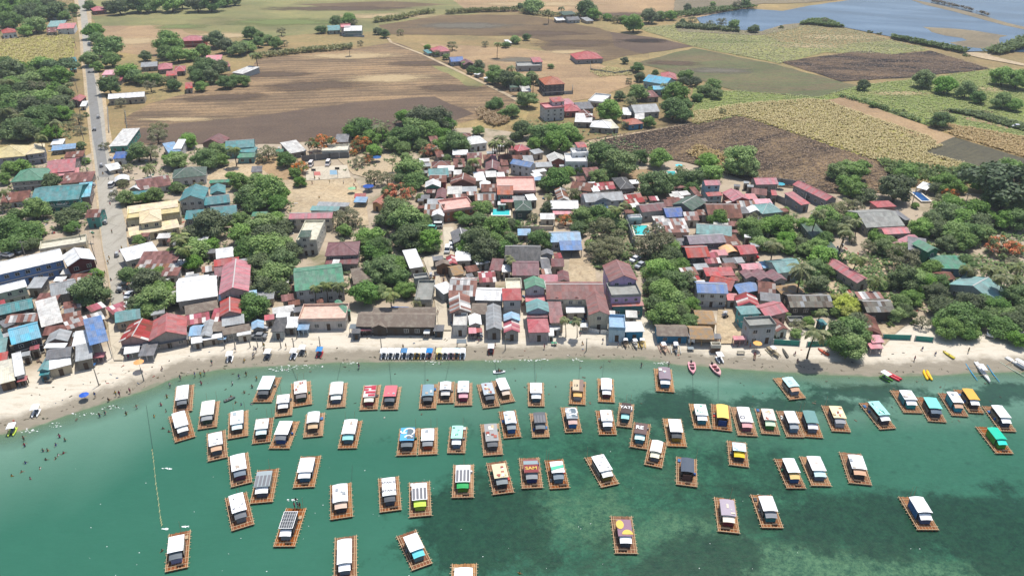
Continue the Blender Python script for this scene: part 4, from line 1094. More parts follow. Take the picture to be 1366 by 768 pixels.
houses('C3', '''
h m 6.5 | -72 92, 118 84, 98 8 | 8f8a86 | dark walled house with wide maroon hipped roof
+s m 4 | -70 138, 116 136, 102 110 | 8f8a86
g n 4.2 | 105 492, 552 496, 560 412 | 5a5048 | very long brown thatched restaurant along the beach
+g n 4.6 | 200 415, 560 412, 555 382 | 5a5048
+G n 4.0 | 195 500, 282 500, 268 462 | 5a5048
h n 4.2 | 92 252, 202 238, 190 150 |
s w 4.5 | 412 162, 492 150, 452 64 | a8a49c | long white roofed house beside the concrete lane
f e 4 | 440 232, 522 222, 516 196 |
f e 3.6 | 440 352, 536 352, 522 240 | a8a498
g N 4 | 658 204, 726 192, 722 136 |
G n 4.4 | 560 152, 650 146, 642 114 | 8a6a50
s d 4.6 | 545 118, 606 112, 602 92 |
s w 4.5 | 604 308, 676 282, 672 226 |
g q 5.2 | 632 318, 790 320, 806 214 |
s w 4.5 | 674 120, 762 116, 736 76 |
g Q 4.5 | 630 142, 682 138, 676 86 |
G q 5.2 | 642 418, 760 412, 776 306 | a08a80 | rust and silver gabled house beside the lane mouth
f W 4 | 658 498, 738 497, 736 424 | d0ccc6
g n 4.2 | 762 422, 850 422, 856 360 |
g w 4.2 | 752 486, 822 482, 826 420 |
s P 3 open | 748 532, 792 530, 790 502 | 6a5a5a
s p 3 open | 790 526, 826 524, 824 504 | 6a5a5a
g Q 4.5 | 808 242, 906 236, 906 176 | c0b4b0
g w 4.8 | 784 342, 942 346, 952 274 | b0aca8
G s 4.5 | 848 514, 938 512, 914 368 | 9a9894
s m 4.5 | 864 172, 932 176, 940 120 |
s w 4 | 938 182, 990 180, 988 146 |
s b 3.6 | 300 398, 400 402, 400 384 |
s p 2.8 open | 132 516, 196 514, 192 486 | 6a5a5a
p d 3.2 | 80 532, 130 530, 128 502 | 5a6068
p d 3.2 | 545 518, 605 518, 602 482 | 4a5054
s w 2.4 open | 494 532, 520 532, 518 518 | 9a8a80
g g 4.5 | 45 416, 78 406, 58 325 | 6a8a78
s W 4 | -40 160, 0 160, 0 120 |
''')
houses('C4', '''
g m 6.5 | 35 202, 190 202, 192 120 | a89890 | broad maroon roofed house left of the sandy lot
G d 4.5 | 200 88, 270 88, 256 56 | a8a8a4
g m 4.5 | 258 152, 332 152, 326 106 |
s d 4 | 204 168, 258 166, 254 116 |
g p 4.5 | 195 238, 298 236, 296 196 |
g m 5 | 298 238, 362 238, 360 176 |
G g 9.5 | 110 280, 226 276, 186 214 | d8d8d4 | tall white house with green gable roof
s P 5.5 | 112 350, 232 346, 228 316 | c8a8a0
G T 6.5 | 118 412, 246 410, 218 344 | a0b8c0
h R 4.5 | 128 527, 250 524, 238 446 | c0b0ac | bright red hipped roof cottage on the beach front
+s m 5 | 120 442, 238 440, 232 420 | c0b0ac
g k 5 | -10 118, 196 122, 190 30 | 7a7470 | wide charcoal roofed building under the trees
h R 8.5 | -20 344, 90 342, 86 274 | c8c4c0 | red hipped roof house with white balconies over the beach
f i 6 | 0 288, 92 286, 92 228 |
G l 5 | -12 462, 80 460, 62 414 | b0bcc0
G Q 4 | -10 528, 78 526, 62 450 | a8a49e
g B 7.5 | 230 337, 562 337, 548 238 | d8ceb8 | long tiled roof hotel wing with cream gabled dormers
+G B 7.5 | 472 428, 592 427, 578 300 | d8ceb8
+G B 7.2 | 260 337, 318 337, 312 318 | d8ceb8
+G B 7.2 | 372 337, 432 337, 426 318 | d8ceb8
+s B 5 | 250 472, 332 470, 290 366 | b8a898
s w 3.6 | 344 414, 452 413, 452 384 |
G B 11 | 590 238, 750 230, 722 122 | c4a8c8 | lilac beach hotel with tall brownish red gabled roof
+f e 9 | 600 326, 770 318, 752 248 | c4a8c8
+s x 5.5 | 604 378, 786 374, 772 354 | 4a8080
f l 5.5 | 588 508, 680 512, 680 438 | c8dce4 | pale blue concrete box building on the beach front
p w 4.5 | 678 522, 790 520, 792 462 | 3c88a8 | white tent roofed pavilion with blue walls on the beach
s w 3 | 250 512, 310 510, 306 484 |
s w 2.6 | 242 544, 272 544, 270 514 |
s w 2.8 open | 424 496, 466 496, 462 476 | b0a8a0
g n 3.4 | 860 546, 1040 548, 1002 482 | 3c7fa0 | low thatched beach hut with bright blue wall
s W 3.4 | 195 115, 240 110, 236 90 |
s Q 3.6 | 280 105, 322 102, 318 78 |
s q 3.6 | 205 195, 262 192, 256 168 |
''')

# the odd lean-to and tin shack squeezed into the gaps of the dense quarters
DENSE = [[(560, 205), (690, 195), (770, 240), (900, 255), (1010, 250), (1050, 290), (1010, 345), (960, 350), (905, 345), (870, 300), (790, 290), (720, 300), (640, 285), (560, 300)], [(590, 335), (745, 345), (745, 430), (600, 440)], [(0, 345), (130, 380), (140, 470), (0, 500)], [(160, 320), (250, 315), (440, 400), (440, 432), (300, 448), (165, 460)], [(905, 340), (1050, 350), (1050, 400), (1040, 430), (905, 400)], [(740, 400), (830, 400), (850, 430), (740, 435)]]
def _inp(P, x, y):
    c = False
    for i in range(len(P)):
        (x0, y0), (x1, y1) = P[i], P[(i + 1) % len(P)]
        if (y0 > y) != (y1 > y) and x < (x1 - x0) * (y - y0) / (y1 - y0) + x0: c = not c
    return c
ROADS = [[(120, 290), (182, 290), (184, 410), (172, 490), (132, 490), (136, 400)], [(552, 340), (590, 295), (616, 295), (612, 345), (592, 350), (612, 448), (574, 448)], [(955, 405), (990, 405), (992, 460), (955, 460)], [(757, 342), (797, 342), (797, 378), (757, 378)], [(738, 380), (800, 380), (800, 410), (738, 410)]]
OCC = []
for t_, i_, w_ in HOUSES: OCC.append((i_['loc'].x, i_['loc'].y, i_['ang'], i_['W'] / 2, i_['D'] / 2))
def free(x, y, r):
    for (cx, cy, a, hw, hd) in OCC:
        dx, dy = x - cx, y - cy; lx = dx * math.cos(a) + dy * math.sin(a); ly = -dx * math.sin(a) + dy * math.cos(a)
        if abs(lx) < hw + r and abs(ly) < hd + r: return False
    return True
rf = random.Random(5); made = 0
for tr in range(9000):
    P = rf.choice(DENSE); px, py = rf.uniform(0, 1060), rf.uniform(195, 500)
    if not _inp(P, px, py) or any(_inp(Q, px, py) for Q in ROADS): continue
    g = G(px, py)
    r = rf.choice([.9, 1.2, 1.6, 2.1])
    if not free(g.x, g.y, r * .8): continue
    k = ppm(px, py, 2.5); w2, d2 = r * rf.uniform(1.0, 1.4), r
    near = min(OCC, key=lambda o_: (o_[0] - g.x) ** 2 + (o_[1] - g.y) ** 2); a = near[2]; ca, sa = math.cos(a), math.sin(a); hh = rf.uniform(2.3, 3.0)
    cs = [(g.x + ca * u_ - sa * v_, g.y + sa * u_ + ca * v_) for u_, v_ in ((-w2, -d2), (w2, -d2), (w2, d2))]
    quad = [PX((c_[0], c_[1], hh)) for c_ in cs]
    t_, info = add_house(quad, 's', rf.choice('rrqsWsdwQr'), hh / .7, None, '', 'shack', 'shack'); t_['label'] = ''
    REC[-1] = (t_, 'small lean-to shack squeezed between houses', px, py, False)
    OCC.append((g.x, g.y, a, w2, d2)); made += 1
    if made >= 150: break
print('fillers', made)
# ------------------------------------------------------------------ trees
def leafmat(name, c1, c2, c3=None, p3=0.0, k=1.0):
    n = NT(name); isl = n.island(); orr = n.orand()
    c = n.mix(isl, lin(c1, k), lin(c2, k))
    if c3: c = n.mix(n.ramp(n.noise(.45, 3, n.obj()), [(1 - p3 - .08, (0, 0, 0)), (1 - p3 + .02, (1, 1, 1))]), c, lin(c3, 1.0))
    c = n.hsv(c, remap(n, orr, .478, .500), remap(n, orr, .84, 1.1), remap(n, n.math('FRACT', n.math('MULTIPLY', orr, 7.3)), .80, 1.26))
    n.col(c); n.b.inputs['Roughness'].default_value = .6; n.b.inputs['Specular IOR Level'].default_value = .3
    tl = n.n('ShaderNodeBsdfTranslucent'); n.l(c, tl.inputs[0]); ms = n.n('ShaderNodeMixShader'); ms.inputs[0].default_value = .22
    n.l(n.b.outputs[0], ms.inputs[1]); n.l(tl.outputs[0], ms.inputs[2]); n.l(ms.outputs[0], n.t.nodes['Material Output'].inputs[0]); return n.m
LM = {'M': leafmat('mango_leaves', '42632c', '6e8e4c'), 'L': leafmat('light_leaves', '587a34', '86a458'), 'O': leafmat('olive_leaves', '646a44', '92926c'),
      'U': leafmat('raintree_leaves', '375230', '587444'), 'F': leafmat('flame_leaves', 'b4703c', 'd88c50', '5a7240', .46), 'Y': leafmat('yellow_leaves', '8a9a34', 'b4be58'),
      'P': leafmat('palm_leaves', '4c6234', '8a9058'), 'S': leafmat('shrub_leaves', '4a5e30', '75884a'), 'C': leafmat('conifer_needles', '2c4228', '46603a')}
MVAR = [LM['M'], LM['M'], leafmat('mango_leaves_fresh', '587c38', '88a858'), leafmat('mango_leaves_dull', '455636', '6e7e50'), leafmat('mango_leaves_bright', '4c742c', '7a9e48')]
BARK = plain('bark', '6a5c4c', .6, .95)
def crown_mesh(name, kind, seed):
    rg = np.random.default_rng(seed); R0 = 5.0
    if kind == 'U': sx, sz, nc, nl = 1.0, .36, 26, 3600
    elif kind == 'O': sx, sz, nc, nl = 1.0, .78, 16, 1900
    elif kind == 'F': sx, sz, nc, nl = 1.0, .5, 18, 2400
    elif kind == 'C': sx, sz, nc, nl = .62, 1.6, 16, 1800
    elif kind == 'S': sx, sz, nc, nl = 1.0, .6, 8, 900
    else: sx, sz, nc, nl = 1.0, .8, 30, 3600
    cl = []
    for i in range(nc):
        t = 2 * math.pi * (i * .618 + rg.uniform(-.06, .06)); zz = rg.uniform(-.55, .95) if kind != 'U' else rg.uniform(-.3, .9)
        r = math.sqrt(max(0, 1 - zz * zz)) * rg.uniform(.45, .85)
        if kind == 'C': r = (1 - (zz + .55) / 1.6) * .7
        rad = (rg.uniform(.14, .40) if kind in 'ML' else rg.uniform(.2, .42)) * (1.15 if kind == 'M' else 1)
        if i < 6 and kind in 'ML': r *= .5; rad = .46
        cl.append((np.array([r * math.cos(t) * sx, r * math.sin(t) * sx, zz * sz * .72]) * R0, rad * R0 * (.8 if kind in 'OF' else 1)))
    wts = np.array([c[1] ** 2 for c in cl]); wts /= wts.sum(); V = []; F = []
    if kind in 'MLUSY':          # the twiggy mass inside the leaves, a lumpy body under each clump
        for (c, rad) in cl:
            bm = bmesh.new(); bmesh.ops.create_icosphere(bm, subdivisions=1, radius=rad * .74)
            b = len(V)
            for v in bm.verts: V.append(tuple(np.array(v.co) * (1, 1, .85 if kind != 'U' else .55) * rg.uniform(.8, 1.12) + c))
            F += [tuple(b + v.index for v in f.verts) for f in bm.faces]; bm.free()
    ls = {'M': .52, 'L': .5, 'O': .42, 'U': .5, 'F': .46, 'C': .5, 'S': .6}.get(kind, .5)
    idx = rg.choice(nc, nl, p=wts)
    for i in idx:
        c, rad = cl[i]; d = rg.normal(size=3); d /= np.linalg.norm(d)
        if d[2] < -.35: d[2] = -d[2]
        p = c + d * rad * rg.uniform(.72, 1.08) * np.array([1, 1, .85 if kind != 'U' else .55])
        nrm = d + rg.normal(size=3) * .45; nrm[2] += .6; nrm /= np.linalg.norm(nrm)
        a = np.cross(nrm, rg.normal(size=3)); a /= np.linalg.norm(a); b = np.cross(nrm, a)
        s = ls * rg.uniform(.55, 1.2); k = len(V)
        V += [tuple(p + a * s * .62), tuple(p + b * s * .42 - nrm * .06), tuple(p - a * s * .55), tuple(p - b * s * .4 + nrm * .04)]
        F.append((k, k + 1, k + 2, k + 3))
    me = bpy.data.meshes.new(name); me.from_pydata(V, [], F); me.materials.append(LM.get(kind, LM['M'])); me.update()
    z0 = min(c[0][2] - c[1] * .5 for c in cl); return me, z0, cl
def trunk_mesh(kind, cl, z0, seed):
    rg = random.Random(seed); m = MB(); base = z0 - {'U': 2.6, 'C': .8, 'S': .1}.get(kind, 1.0 if kind in 'ML' else 1.6); top = z0 + 1.6
    m.tube([(0, 0, base - .5), (.05, .05, base + .6), (.12, -.05, (base + top) / 2), (0, .1, top)], [.5, .36, .3, .22], 8)
    for i in range(6):
        c = cl[(i * 3) % len(cl)][0]; m.tube([(0.06, 0, top - 1.2 + .15 * i), (c[0] * .4, c[1] * .4, top * .5 + c[2] * .5 - .3), (c[0] * .85, c[1] * .85, c[2])], [.17, .11, .04], 5)
    return m.mesh('trunk', BARK, True), -base
PROT = {}
for kd, cnt in (('M', 5), ('L', 3), ('O', 3), ('U', 1), ('F', 2), ('C', 1), ('S', 2)):
    for i in range(cnt):
        me, z0, cl = crown_mesh('crown', kd, 100 + i * 7 + ord(kd)); tm, bh = trunk_mesh(kd, cl, z0, i); PROT.setdefault(kd, []).append((me, tm, bh))
PROT['Y'] = []
for me, tm, bh in PROT['L'][:1]:
    m2 = me.copy(); m2.materials[0] = LM['Y']; PROT['Y'].append((m2, tm, bh))
def palm(seed):
    rg = random.Random(seed); H = rg.uniform(7, 9.5); lean = rg.uniform(.3, 1.2); t = MB()
    pts = [(lean * (s ** 2), 0, -.4 + (H + .4) * s) for s in (0, .25, .5, .75, 1)]; t.tube(pts, [.26, .18, .15, .13, .12], 7)
    top = Vector(pts[-1]); c = MB(); nf = 17
    for i in range(nf):
        a = 2 * math.pi * i * .618 + rg.uniform(-.2, .2); el = rg.uniform(-.15, 1.1); Ln = rg.uniform(2.9, 3.7); prev = top.copy(); dirh = Vector((math.cos(a), math.sin(a), 0)); side = Vector((-math.sin(a), math.cos(a), 0)); segs = 7; P = [top]
        e = el
        for s in range(segs): e -= .27; P.append(P[-1] + (dirh * math.cos(e) + Vector((0, 0, math.sin(e)))) * Ln / segs)
        c.tube(P, [.05, .045, .04, .035, .03, .025, .02, .01], 3)
        for s in range(1, segs + 1):
            for sub in (0, .5):
                p0 = P[s - 1].lerp(P[s], sub); wdt = .85 * math.sin(math.pi * min(.97, (s - .4 + sub) / (segs + 1))) + .1
                for sg in (-1, 1):
                    tip = p0 + side * sg * wdt + dirh * .3 + Vector((0, 0, -.38 * wdt - rg.uniform(0, .15)))
                    f = dirh * .16; c.face([p0 - f, p0 + f, tip + f * .4, tip - f * .4])
    return c.mesh('crown', LM['P']), t.mesh('trunk', BARK, True), H
PALMS = [palm(s) for s in range(4)]
TW = {'M': ('mango_tree', 'mango tree', 'dark green round tree'), 'L': ('broadleaf_tree', 'tree', 'bright green leafy tree'), 'O': ('thin_leaved_tree', 'tree', 'thin olive green tree'), 'U': ('rain_tree', 'rain tree', 'wide umbrella shaped tree'),
      'F': ('flame_tree', 'flame tree', 'flame tree with orange red blossom'), 'P': ('palm_tree', 'palm', 'coconut palm with drooping fronds'), 'C': ('conifer_tree', 'conifer', 'narrow dark conifer'), 'S': ('shrub', 'shrub', 'low green shrub'), 'Y': ('yellow_green_tree', 'tree', 'yellow green crowned tree')}
TREES = []
def add_tree(px, py, wpx, kd):
    k = ppm(px, py); r = wpx / 2 / k; rg = random
    nm, cat, base = TW[kd]; mv = random.randrange(5)
    if kd == 'M' and mv in (2, 4): nm, cat, base = 'broadleaf_tree', 'tree', 'fresh green rounded tree'
    if kd == 'P':
        H = 8.2; sc = max(.7, min(1.25, r / 2.9)); zc = H * sc; p = G(px, py, zc); cm, tm, h0 = rg.choice(PALMS)
        o = thing(nm, base, cat, (p.x, p.y, gz(p.x, p.y)), rg.uniform(0, 6.28), 'palms of the shore town'); sc *= H / h0
        for n_, me in (('trunk', tm), ('crown', cm)): q = put(n_, me, o)
        o.scale = (sc * .98, sc * .98, sc); TREES.append(o); return
    r = max(.8, min(r, 14 if kd == 'U' else 9.5)) * (1.12 if kd in 'O' else 1.1); s = r / 5.0
    cm, tm, bh = rg.choice(PROT[kd]); zc = bh * s * .92
    p = G(px, py, zc); z = gz(p.x, p.y)
    o = thing(nm, ('broad ' if r > 5.6 and kd in 'MLO' else 'small ' if r < 2.6 and kd in 'MLO' else '') + base, cat, (p.x, p.y, z), 0, {'S': 'shrubs', 'F': 'flame trees', 'C': 'conifers'}.get(kd, 'broadleaved trees of the town and fields'))
    a = put('trunk', tm, o); b = put('crown', cm, o)
    for q in (a, b): q.location = (0, 0, bh)
    if kd == 'M': b.material_slots[0].link = 'OBJECT'; b.material_slots[0].material = MVAR[mv]
    o.rotation_euler = (0, 0, rg.uniform(0, 6.28)); o.scale = (s * rg.uniform(.94, 1.06), s * rg.uniform(.94, 1.06), s * rg.uniform(.88, 1.0)); TREES.append(o)
def trees(tile, text):
    sc = TILE[tile][2]
    for tok in re.findall(r'\(([^)]*)\)', text):
        x, y, rest = tok.split(',')
        wd, kd = rest.split(); X, Y = T(tile, float(x), float(y)); add_tree(X, Y, float(wd) / sc, kd)
trees('A1', '''(40,30,120 M)(110,70,90 M)(30,110,80 L)(180,130,110 M)(215,30,100 M)(220,75,90 M)(290,60,100 M)(320,35,60 S)(380,50,60 L)(395,85,40 S)(110,15,90 M)(130,160,70 L)(10,60,90 M)(160,60,80 M)
(460,30,60 M)(480,165,100 M)(500,200,80 M)(555,240,150 M)(460,310,90 M)(500,345,60 M)(570,310,90 M)(610,40,90 M)(640,18,70 M)(560,40,70 M)(700,25,100 M)(745,30,90 M)(790,25,90 M)(880,20,110 M)(930,15,80 M)(1010,20,100 M)(1080,15,110 M)(1150,10,80 L)(1205,10,60 L)
(865,225,130 M)(850,272,90 M)(910,285,90 M)(970,280,90 M)(1040,262,80 L)(1105,205,100 M)(1160,240,90 M)(1220,250,100 M)(1270,240,80 M)(1285,175,80 M)(1320,220,60 M)(1310,275,60 P)
(745,290,60 M)(650,370,110 M)(690,395,90 M)(740,405,80 L)(800,405,90 M)(860,425,80 O)(890,440,70 M)(770,445,70 O)(560,445,110 M)(1040,350,130 M)(1110,350,120 M)(1020,400,90 M)(1080,395,90 M)(1150,425,80 M)(1200,415,70 M)(1250,415,70 M)(1030,445,60 M)
(615,525,60 O)(810,665,100 O)(965,720,90 L)(60,380,150 M)(300,345,160 U)(310,395,110 M)(240,395,100 M)(180,375,100 M)(150,420,110 L)(60,450,120 M)(30,410,70 P)(200,470,130 O)(90,525,150 M)(240,525,130 M)(310,535,110 M)(160,565,140 M)(60,605,130 O)(240,595,120 M)(320,585,90 M)(90,665,140 M)(170,655,110 M)(200,700,90 P)(270,620,80 P)(30,665,100 M)(235,695,70 M)(360,425,50 P)(12,560,80 P)(130,610,80 O)(350,645,60 O)(400,610,70 O)(410,665,60 O)(440,590,40 S)(100,590,60 P)''')
trees('A1', '''(70,440,120 M)(130,480,130 M)(190,520,120 L)(260,460,130 M)(30,500,120 M)(60,560,120 M)(270,560,120 M)(180,610,130 M)(130,680,120 M)(30,610,110 M)(270,680,90 M)(330,480,90 L)(30,350,110 M)(100,370,110 M)(215,350,120 M)(60,110,100 M)(150,30,100 M)(20,20,90 M)(240,30,90 M)(330,90,60 L)''')
trees('B1', '''(130,240,110 L)(60,250,100 L)(310,332,110 M)(20,310,90 M)(30,380,80 P)(210,500,150 M)(100,545,110 M)(60,625,190 M)(150,645,180 M)(210,605,100 M)(70,705,150 M)(180,705,110 M)(410,545,150 M)(465,505,100 M)(435,600,100 M)(510,480,70 L)(490,112,60 L)(520,205,50 L)(380,130,60 S)(740,340,70 O)(700,412,80 O)(760,430,110 L)(930,412,110 L)(860,432,90 L)(900,240,80 P)(830,160,130 M)(900,155,130 O)(950,60,110 O)(1040,190,110 L)(770,245,70 O)(840,685,80 L)(1060,645,100 P)(1060,362,70 M)(630,112,60 O)(20,480,80 O)(250,640,60 L)''')
trees('P', '''(1292,312,34 M)(1300,284,38 M)(1268,276,34 M)(1228,305,30 L)(1206,335,26 L)(1288,352,26 M)(1248,392,30 M)(1195,420,24 L)(1100,320,24 M)(1160,330,22 O)(1355,395,36 M)(1330,412,34 M)(1130,300,24 M)(1170,395,20 S)(1075,300,22 L)''')
trees('B2', '''(50,200,120 L)(120,90,100 M)(110,62,60 M)(220,195,150 M)(290,150,120 M)(330,140,90 M)(390,120,80 P)(320,200,90 M)(60,370,80 L)(180,360,90 O)(600,160,120 O)(560,185,80 O)(700,200,110 M)(790,240,110 F)(760,275,80 M)(790,330,80 M)(840,92,60 P)(930,92,170 F)(600,390,200 M)(480,415,160 M)(660,410,140 M)(430,330,130 L)(380,300,80 L)(520,460,140 M)(655,465,120 M)(540,345,140 L)(430,565,120 M)(250,595,200 M)(330,585,90 L)(160,645,150 M)(60,680,100 P)(250,705,110 M)(440,645,150 M)(560,595,170 L)(645,560,120 L)(705,595,110 M)(600,685,200 M)(480,720,160 M)(700,720,140 L)(1030,560,130 O)(1060,625,90 M)''')
trees('C1', '''(510,300,210 M)(470,350,100 M)(545,195,80 L)(760,205,150 M)(720,190,80 L)(850,250,190 M)(880,340,190 M)(800,375,160 M)(930,300,140 L)(850,410,110 M)(990,90,110 L)(900,200,110 L)(560,350,90 M)''')
trees('C2', '''(140,62,160 M)(60,45,90 P)(140,135,110 M)(560,60,220 L)(645,140,180 M)(505,160,160 M)(600,220,180 M)(540,272,140 M)(640,285,110 M)(430,70,130 M)(700,65,120 M)(480,385,170 M)(470,345,110 M)(530,412,80 M)(428,395,80 M)(825,262,80 P)(895,260,80 P)(965,260,80 P)(1010,295,40 S)(10,312,90 O)''')
trees('B3', '''(90,30,120 M)(190,70,110 M)(130,110,110 F)(180,192,80 F)(100,152,60 F)(220,140,90 M)(130,205,80 O)(370,50,120 M)(250,40,110 M)(440,60,150 M)(560,20,130 M)(640,50,110 M)(510,115,90 L)(400,130,100 L)(410,182,70 M)(560,140,120 F)(640,102,110 M)(700,92,90 M)(760,92,80 M)(220,305,130 O)(300,312,110 O)(430,262,160 M)(470,325,130 M)(390,305,110 M)(350,405,190 F)(430,392,90 F)(300,395,90 M)(500,425,60 L)(350,505,180 L)(420,565,210 M)(300,545,140 M)(510,565,120 M)(560,685,150 M)(430,665,180 M)(480,622,130 M)(200,655,160 M)(250,722,140 M)(60,540,140 O)(120,562,70 O)(700,475,60 C)(730,532,80 M)(770,562,90 M)(850,502,120 L)(900,482,80 L)(850,562,110 M)(900,552,80 O)(960,605,150 M)(1040,595,110 M)(840,700,200 M)(940,695,140 M)(780,702,110 M)(1040,665,100 O)(740,232,70 C)(790,262,70 M)(810,190,80 P)(930,82,100 P)(970,92,110 P)(1010,102,80 P)(660,192,60 L)(840,22,60 L)(325,190,50 P)''')
trees('C3', '''(140,20,110 M)(210,65,140 M)(260,172,180 M)(340,212,150 M)(385,285,110 L)(160,312,160 M)(230,295,110 M)(300,290,100 P)(290,122,110 M)(500,32,120 M)(550,52,70 M)(490,172,40 S)(460,362,80 O)(340,142,120 M)(175,212,90 M)(840,72,180 M)(750,42,120 M)(920,62,150 M)(810,132,80 O)(980,92,60 P)''')
trees('B4', '''(100,22,120 M)(200,52,150 M)(280,42,140 M)(370,32,120 M)(420,62,90 M)(60,52,80 M)(170,102,90 M)(300,95,150 M)(370,112,60 L)(570,162,170 M)(640,145,80 M)(690,225,200 L)(810,182,100 M)(925,190,140 L)(450,252,80 L)(560,305,110 M)(640,292,70 M)(300,320,170 M)(250,350,110 M)(370,280,100 M)(400,400,100 O)(440,422,60 L)(265,412,50 P)(900,345,190 M)(990,335,120 M)(870,385,120 M)(1050,322,110 M)(250,492,90 M)(360,560,110 F)(160,540,70 O)(460,545,140 M)(560,535,140 M)(640,525,100 L)(590,625,190 O)(440,612,110 M)(670,602,120 L)(700,462,80 P)(670,492,100 P)(780,512,70 L)(900,695,230 O)(840,745,110 O)(970,695,120 O)(200,682,150 M)(300,682,70 M)(40,595,100 M)(30,685,100 M)(660,722,130 O)(540,722,120 O)(600,692,120 O)(160,242,40 C)''')
trees('C4', '''(520,62,140 O)(600,42,140 O)(560,102,110 O)(480,32,70 M)(680,92,50 L)(830,50,160 O)(920,100,170 M)(870,182,170 M)(920,172,130 M)(960,252,170 M)(850,262,130 M)(890,322,190 L)(850,372,130 M)(960,352,150 M)(910,422,170 M)(980,422,110 M)(860,432,90 M)(1000,482,60 M)(950,62,110 M)(345,450,60 P)(410,450,70 P)(30,122,50 P)''')
trees('B5', '''(200,212,130 L)(220,275,140 M)(100,305,160 M)(60,335,110 M)(100,372,90 M)(400,205,190 M)(440,255,130 M)(370,255,110 M)(330,265,70 O)(270,555,120 M)(990,272,130 L)(1050,335,130 L)(1040,245,110 L)(1000,245,100 M)(1060,402,80 L)(450,605,140 M)(480,565,100 O)(560,605,140 L)(630,605,160 L)(680,575,100 L)(470,655,110 M)(600,685,110 P)(520,705,110 M)(680,685,120 M)(850,505,130 P)(900,545,150 M)(980,505,130 O)(1040,475,120 O)(1020,612,150 P)(950,605,100 M)(1060,565,110 M)(800,735,110 L)(860,722,120 L)(670,502,50 L)(40,242,60 P)(1070,682,60 O)''')
trees('C5', '''(30,152,110 M)(60,242,140 M)(30,332,140 M)(90,372,110 M)(40,402,100 M)(80,462,110 M)(560,32,100 L)(640,42,100 L)(720,32,110 M)(850,102,150 M)(800,165,120 M)(860,185,90 M)(725,165,150 P)(810,245,130 M)(790,62,100 L)(380,212,80 O)(960,202,60 L)(970,372,130 Y)(920,342,80 Y)(640,432,50 M)(790,502,130 P)(700,492,90 O)(760,472,80 L)(825,402,70 P)(690,532,70 L)(910,412,70 M)(960,535,190 M)(905,555,110 M)(1000,475,130 M)(960,602,160 M)(1010,572,120 M)(800,412,50 L)(580,552,30 S)(560,520,40 S)''')
trees('B6', '''(60,272,140 L)(110,242,100 M)(60,372,140 L)(130,412,120 M)(310,375,200 M)(390,282,130 M)(340,262,90 M)(260,335,80 M)(400,322,70 M)(740,272,140 L)(600,345,140 M)(680,355,110 M)(560,372,100 M)(640,405,100 F)(600,445,120 O)(1010,345,430 U)(1000,300,200 M)(1060,500,180 M)(900,440,130 M)(1040,560,150 M)(960,560,130 M)(880,320,200 M)(1060,400,180 M)(940,420,180 M)(620,522,180 M)(540,562,130 M)(720,565,170 M)(800,592,160 M)(840,642,130 M)(660,642,160 M)(560,622,130 M)(720,682,140 M)(620,702,110 M)(480,582,90 M)(950,712,180 F)(1030,722,120 F)(200,682,120 L)(270,702,100 L)(60,482,120 O)(20,522,80 O)(90,562,90 P)(20,582,100 P)(430,472,50 L)(180,632,70 L)(30,562,60 P)''')
trees('C6', '''(220,42,120 L)(290,62,100 L)(340,112,170 O)(390,82,110 O)(340,222,160 M)(420,232,150 M)(300,242,110 M)(500,172,120 L)(460,252,130 M)(540,252,120 M)(320,362,110 M)(380,332,110 M)(350,412,100 M)(640,442,200 M)(560,392,140 M)(720,372,150 M)(800,362,120 M)(600,502,150 M)(700,502,140 M)(560,482,110 M)(760,452,140 M)(900,422,150 M)(960,472,150 M)(1000,422,110 M)(900,502,150 M)(990,562,120 M)(830,432,120 M)(700,542,90 M)(680,152,80 P)(740,172,80 P)(830,162,100 P)(870,172,100 P)(920,202,120 P)(980,222,100 P)(1000,152,100 P)(960,122,70 O)(980,292,80 M)(190,232,90 P)(220,262,70 L)(70,92,90 P)(120,112,70 O)(40,522,180 M)(80,472,130 M)(40,602,160 M)(100,562,120 M)(20,402,110 Y)(60,382,100 Y)(450,472,90 O)(260,482,50 S)(400,472,50 S)(860,222,60 P)''')
trees('A2', '''(340,150,60 M)(415,112,60 M)(480,100,70 M)(510,117,40 O)(25,190,60 M)(70,207,60 M)(110,222,70 M)(150,222,45 O)(135,165,50 O)(480,227,40 P)(540,222,35 O)(630,160,50 M)(665,175,50 M)(745,165,40 O)(885,245,40 M)(930,275,40 M)(1010,237,60 O)(980,292,40 M)(1285,230,45 M)(1240,222,50 P)(1180,227,40 O)(1110,362,50 M)(1145,337,60 M)(1150,372,50 M)(1230,372,90 M)(1290,412,100 M)(1230,402,80 L)(1320,342,60 P)(1330,202,40 M)(1075,332,40 M)(1230,537,90 M)(1320,572,80 M)(1270,582,50 M)(1150,672,60 L)(540,662,130 M)(650,642,80 P)(640,682,100 M)(780,602,110 M)(850,612,140 M)(930,622,160 M)(820,672,140 M)(980,642,100 M)(900,682,110 M)(740,702,100 M)(550,732,110 F)(1030,737,120 M)(700,742,90 M)(1250,702,100 P)(1290,722,80 P)''')
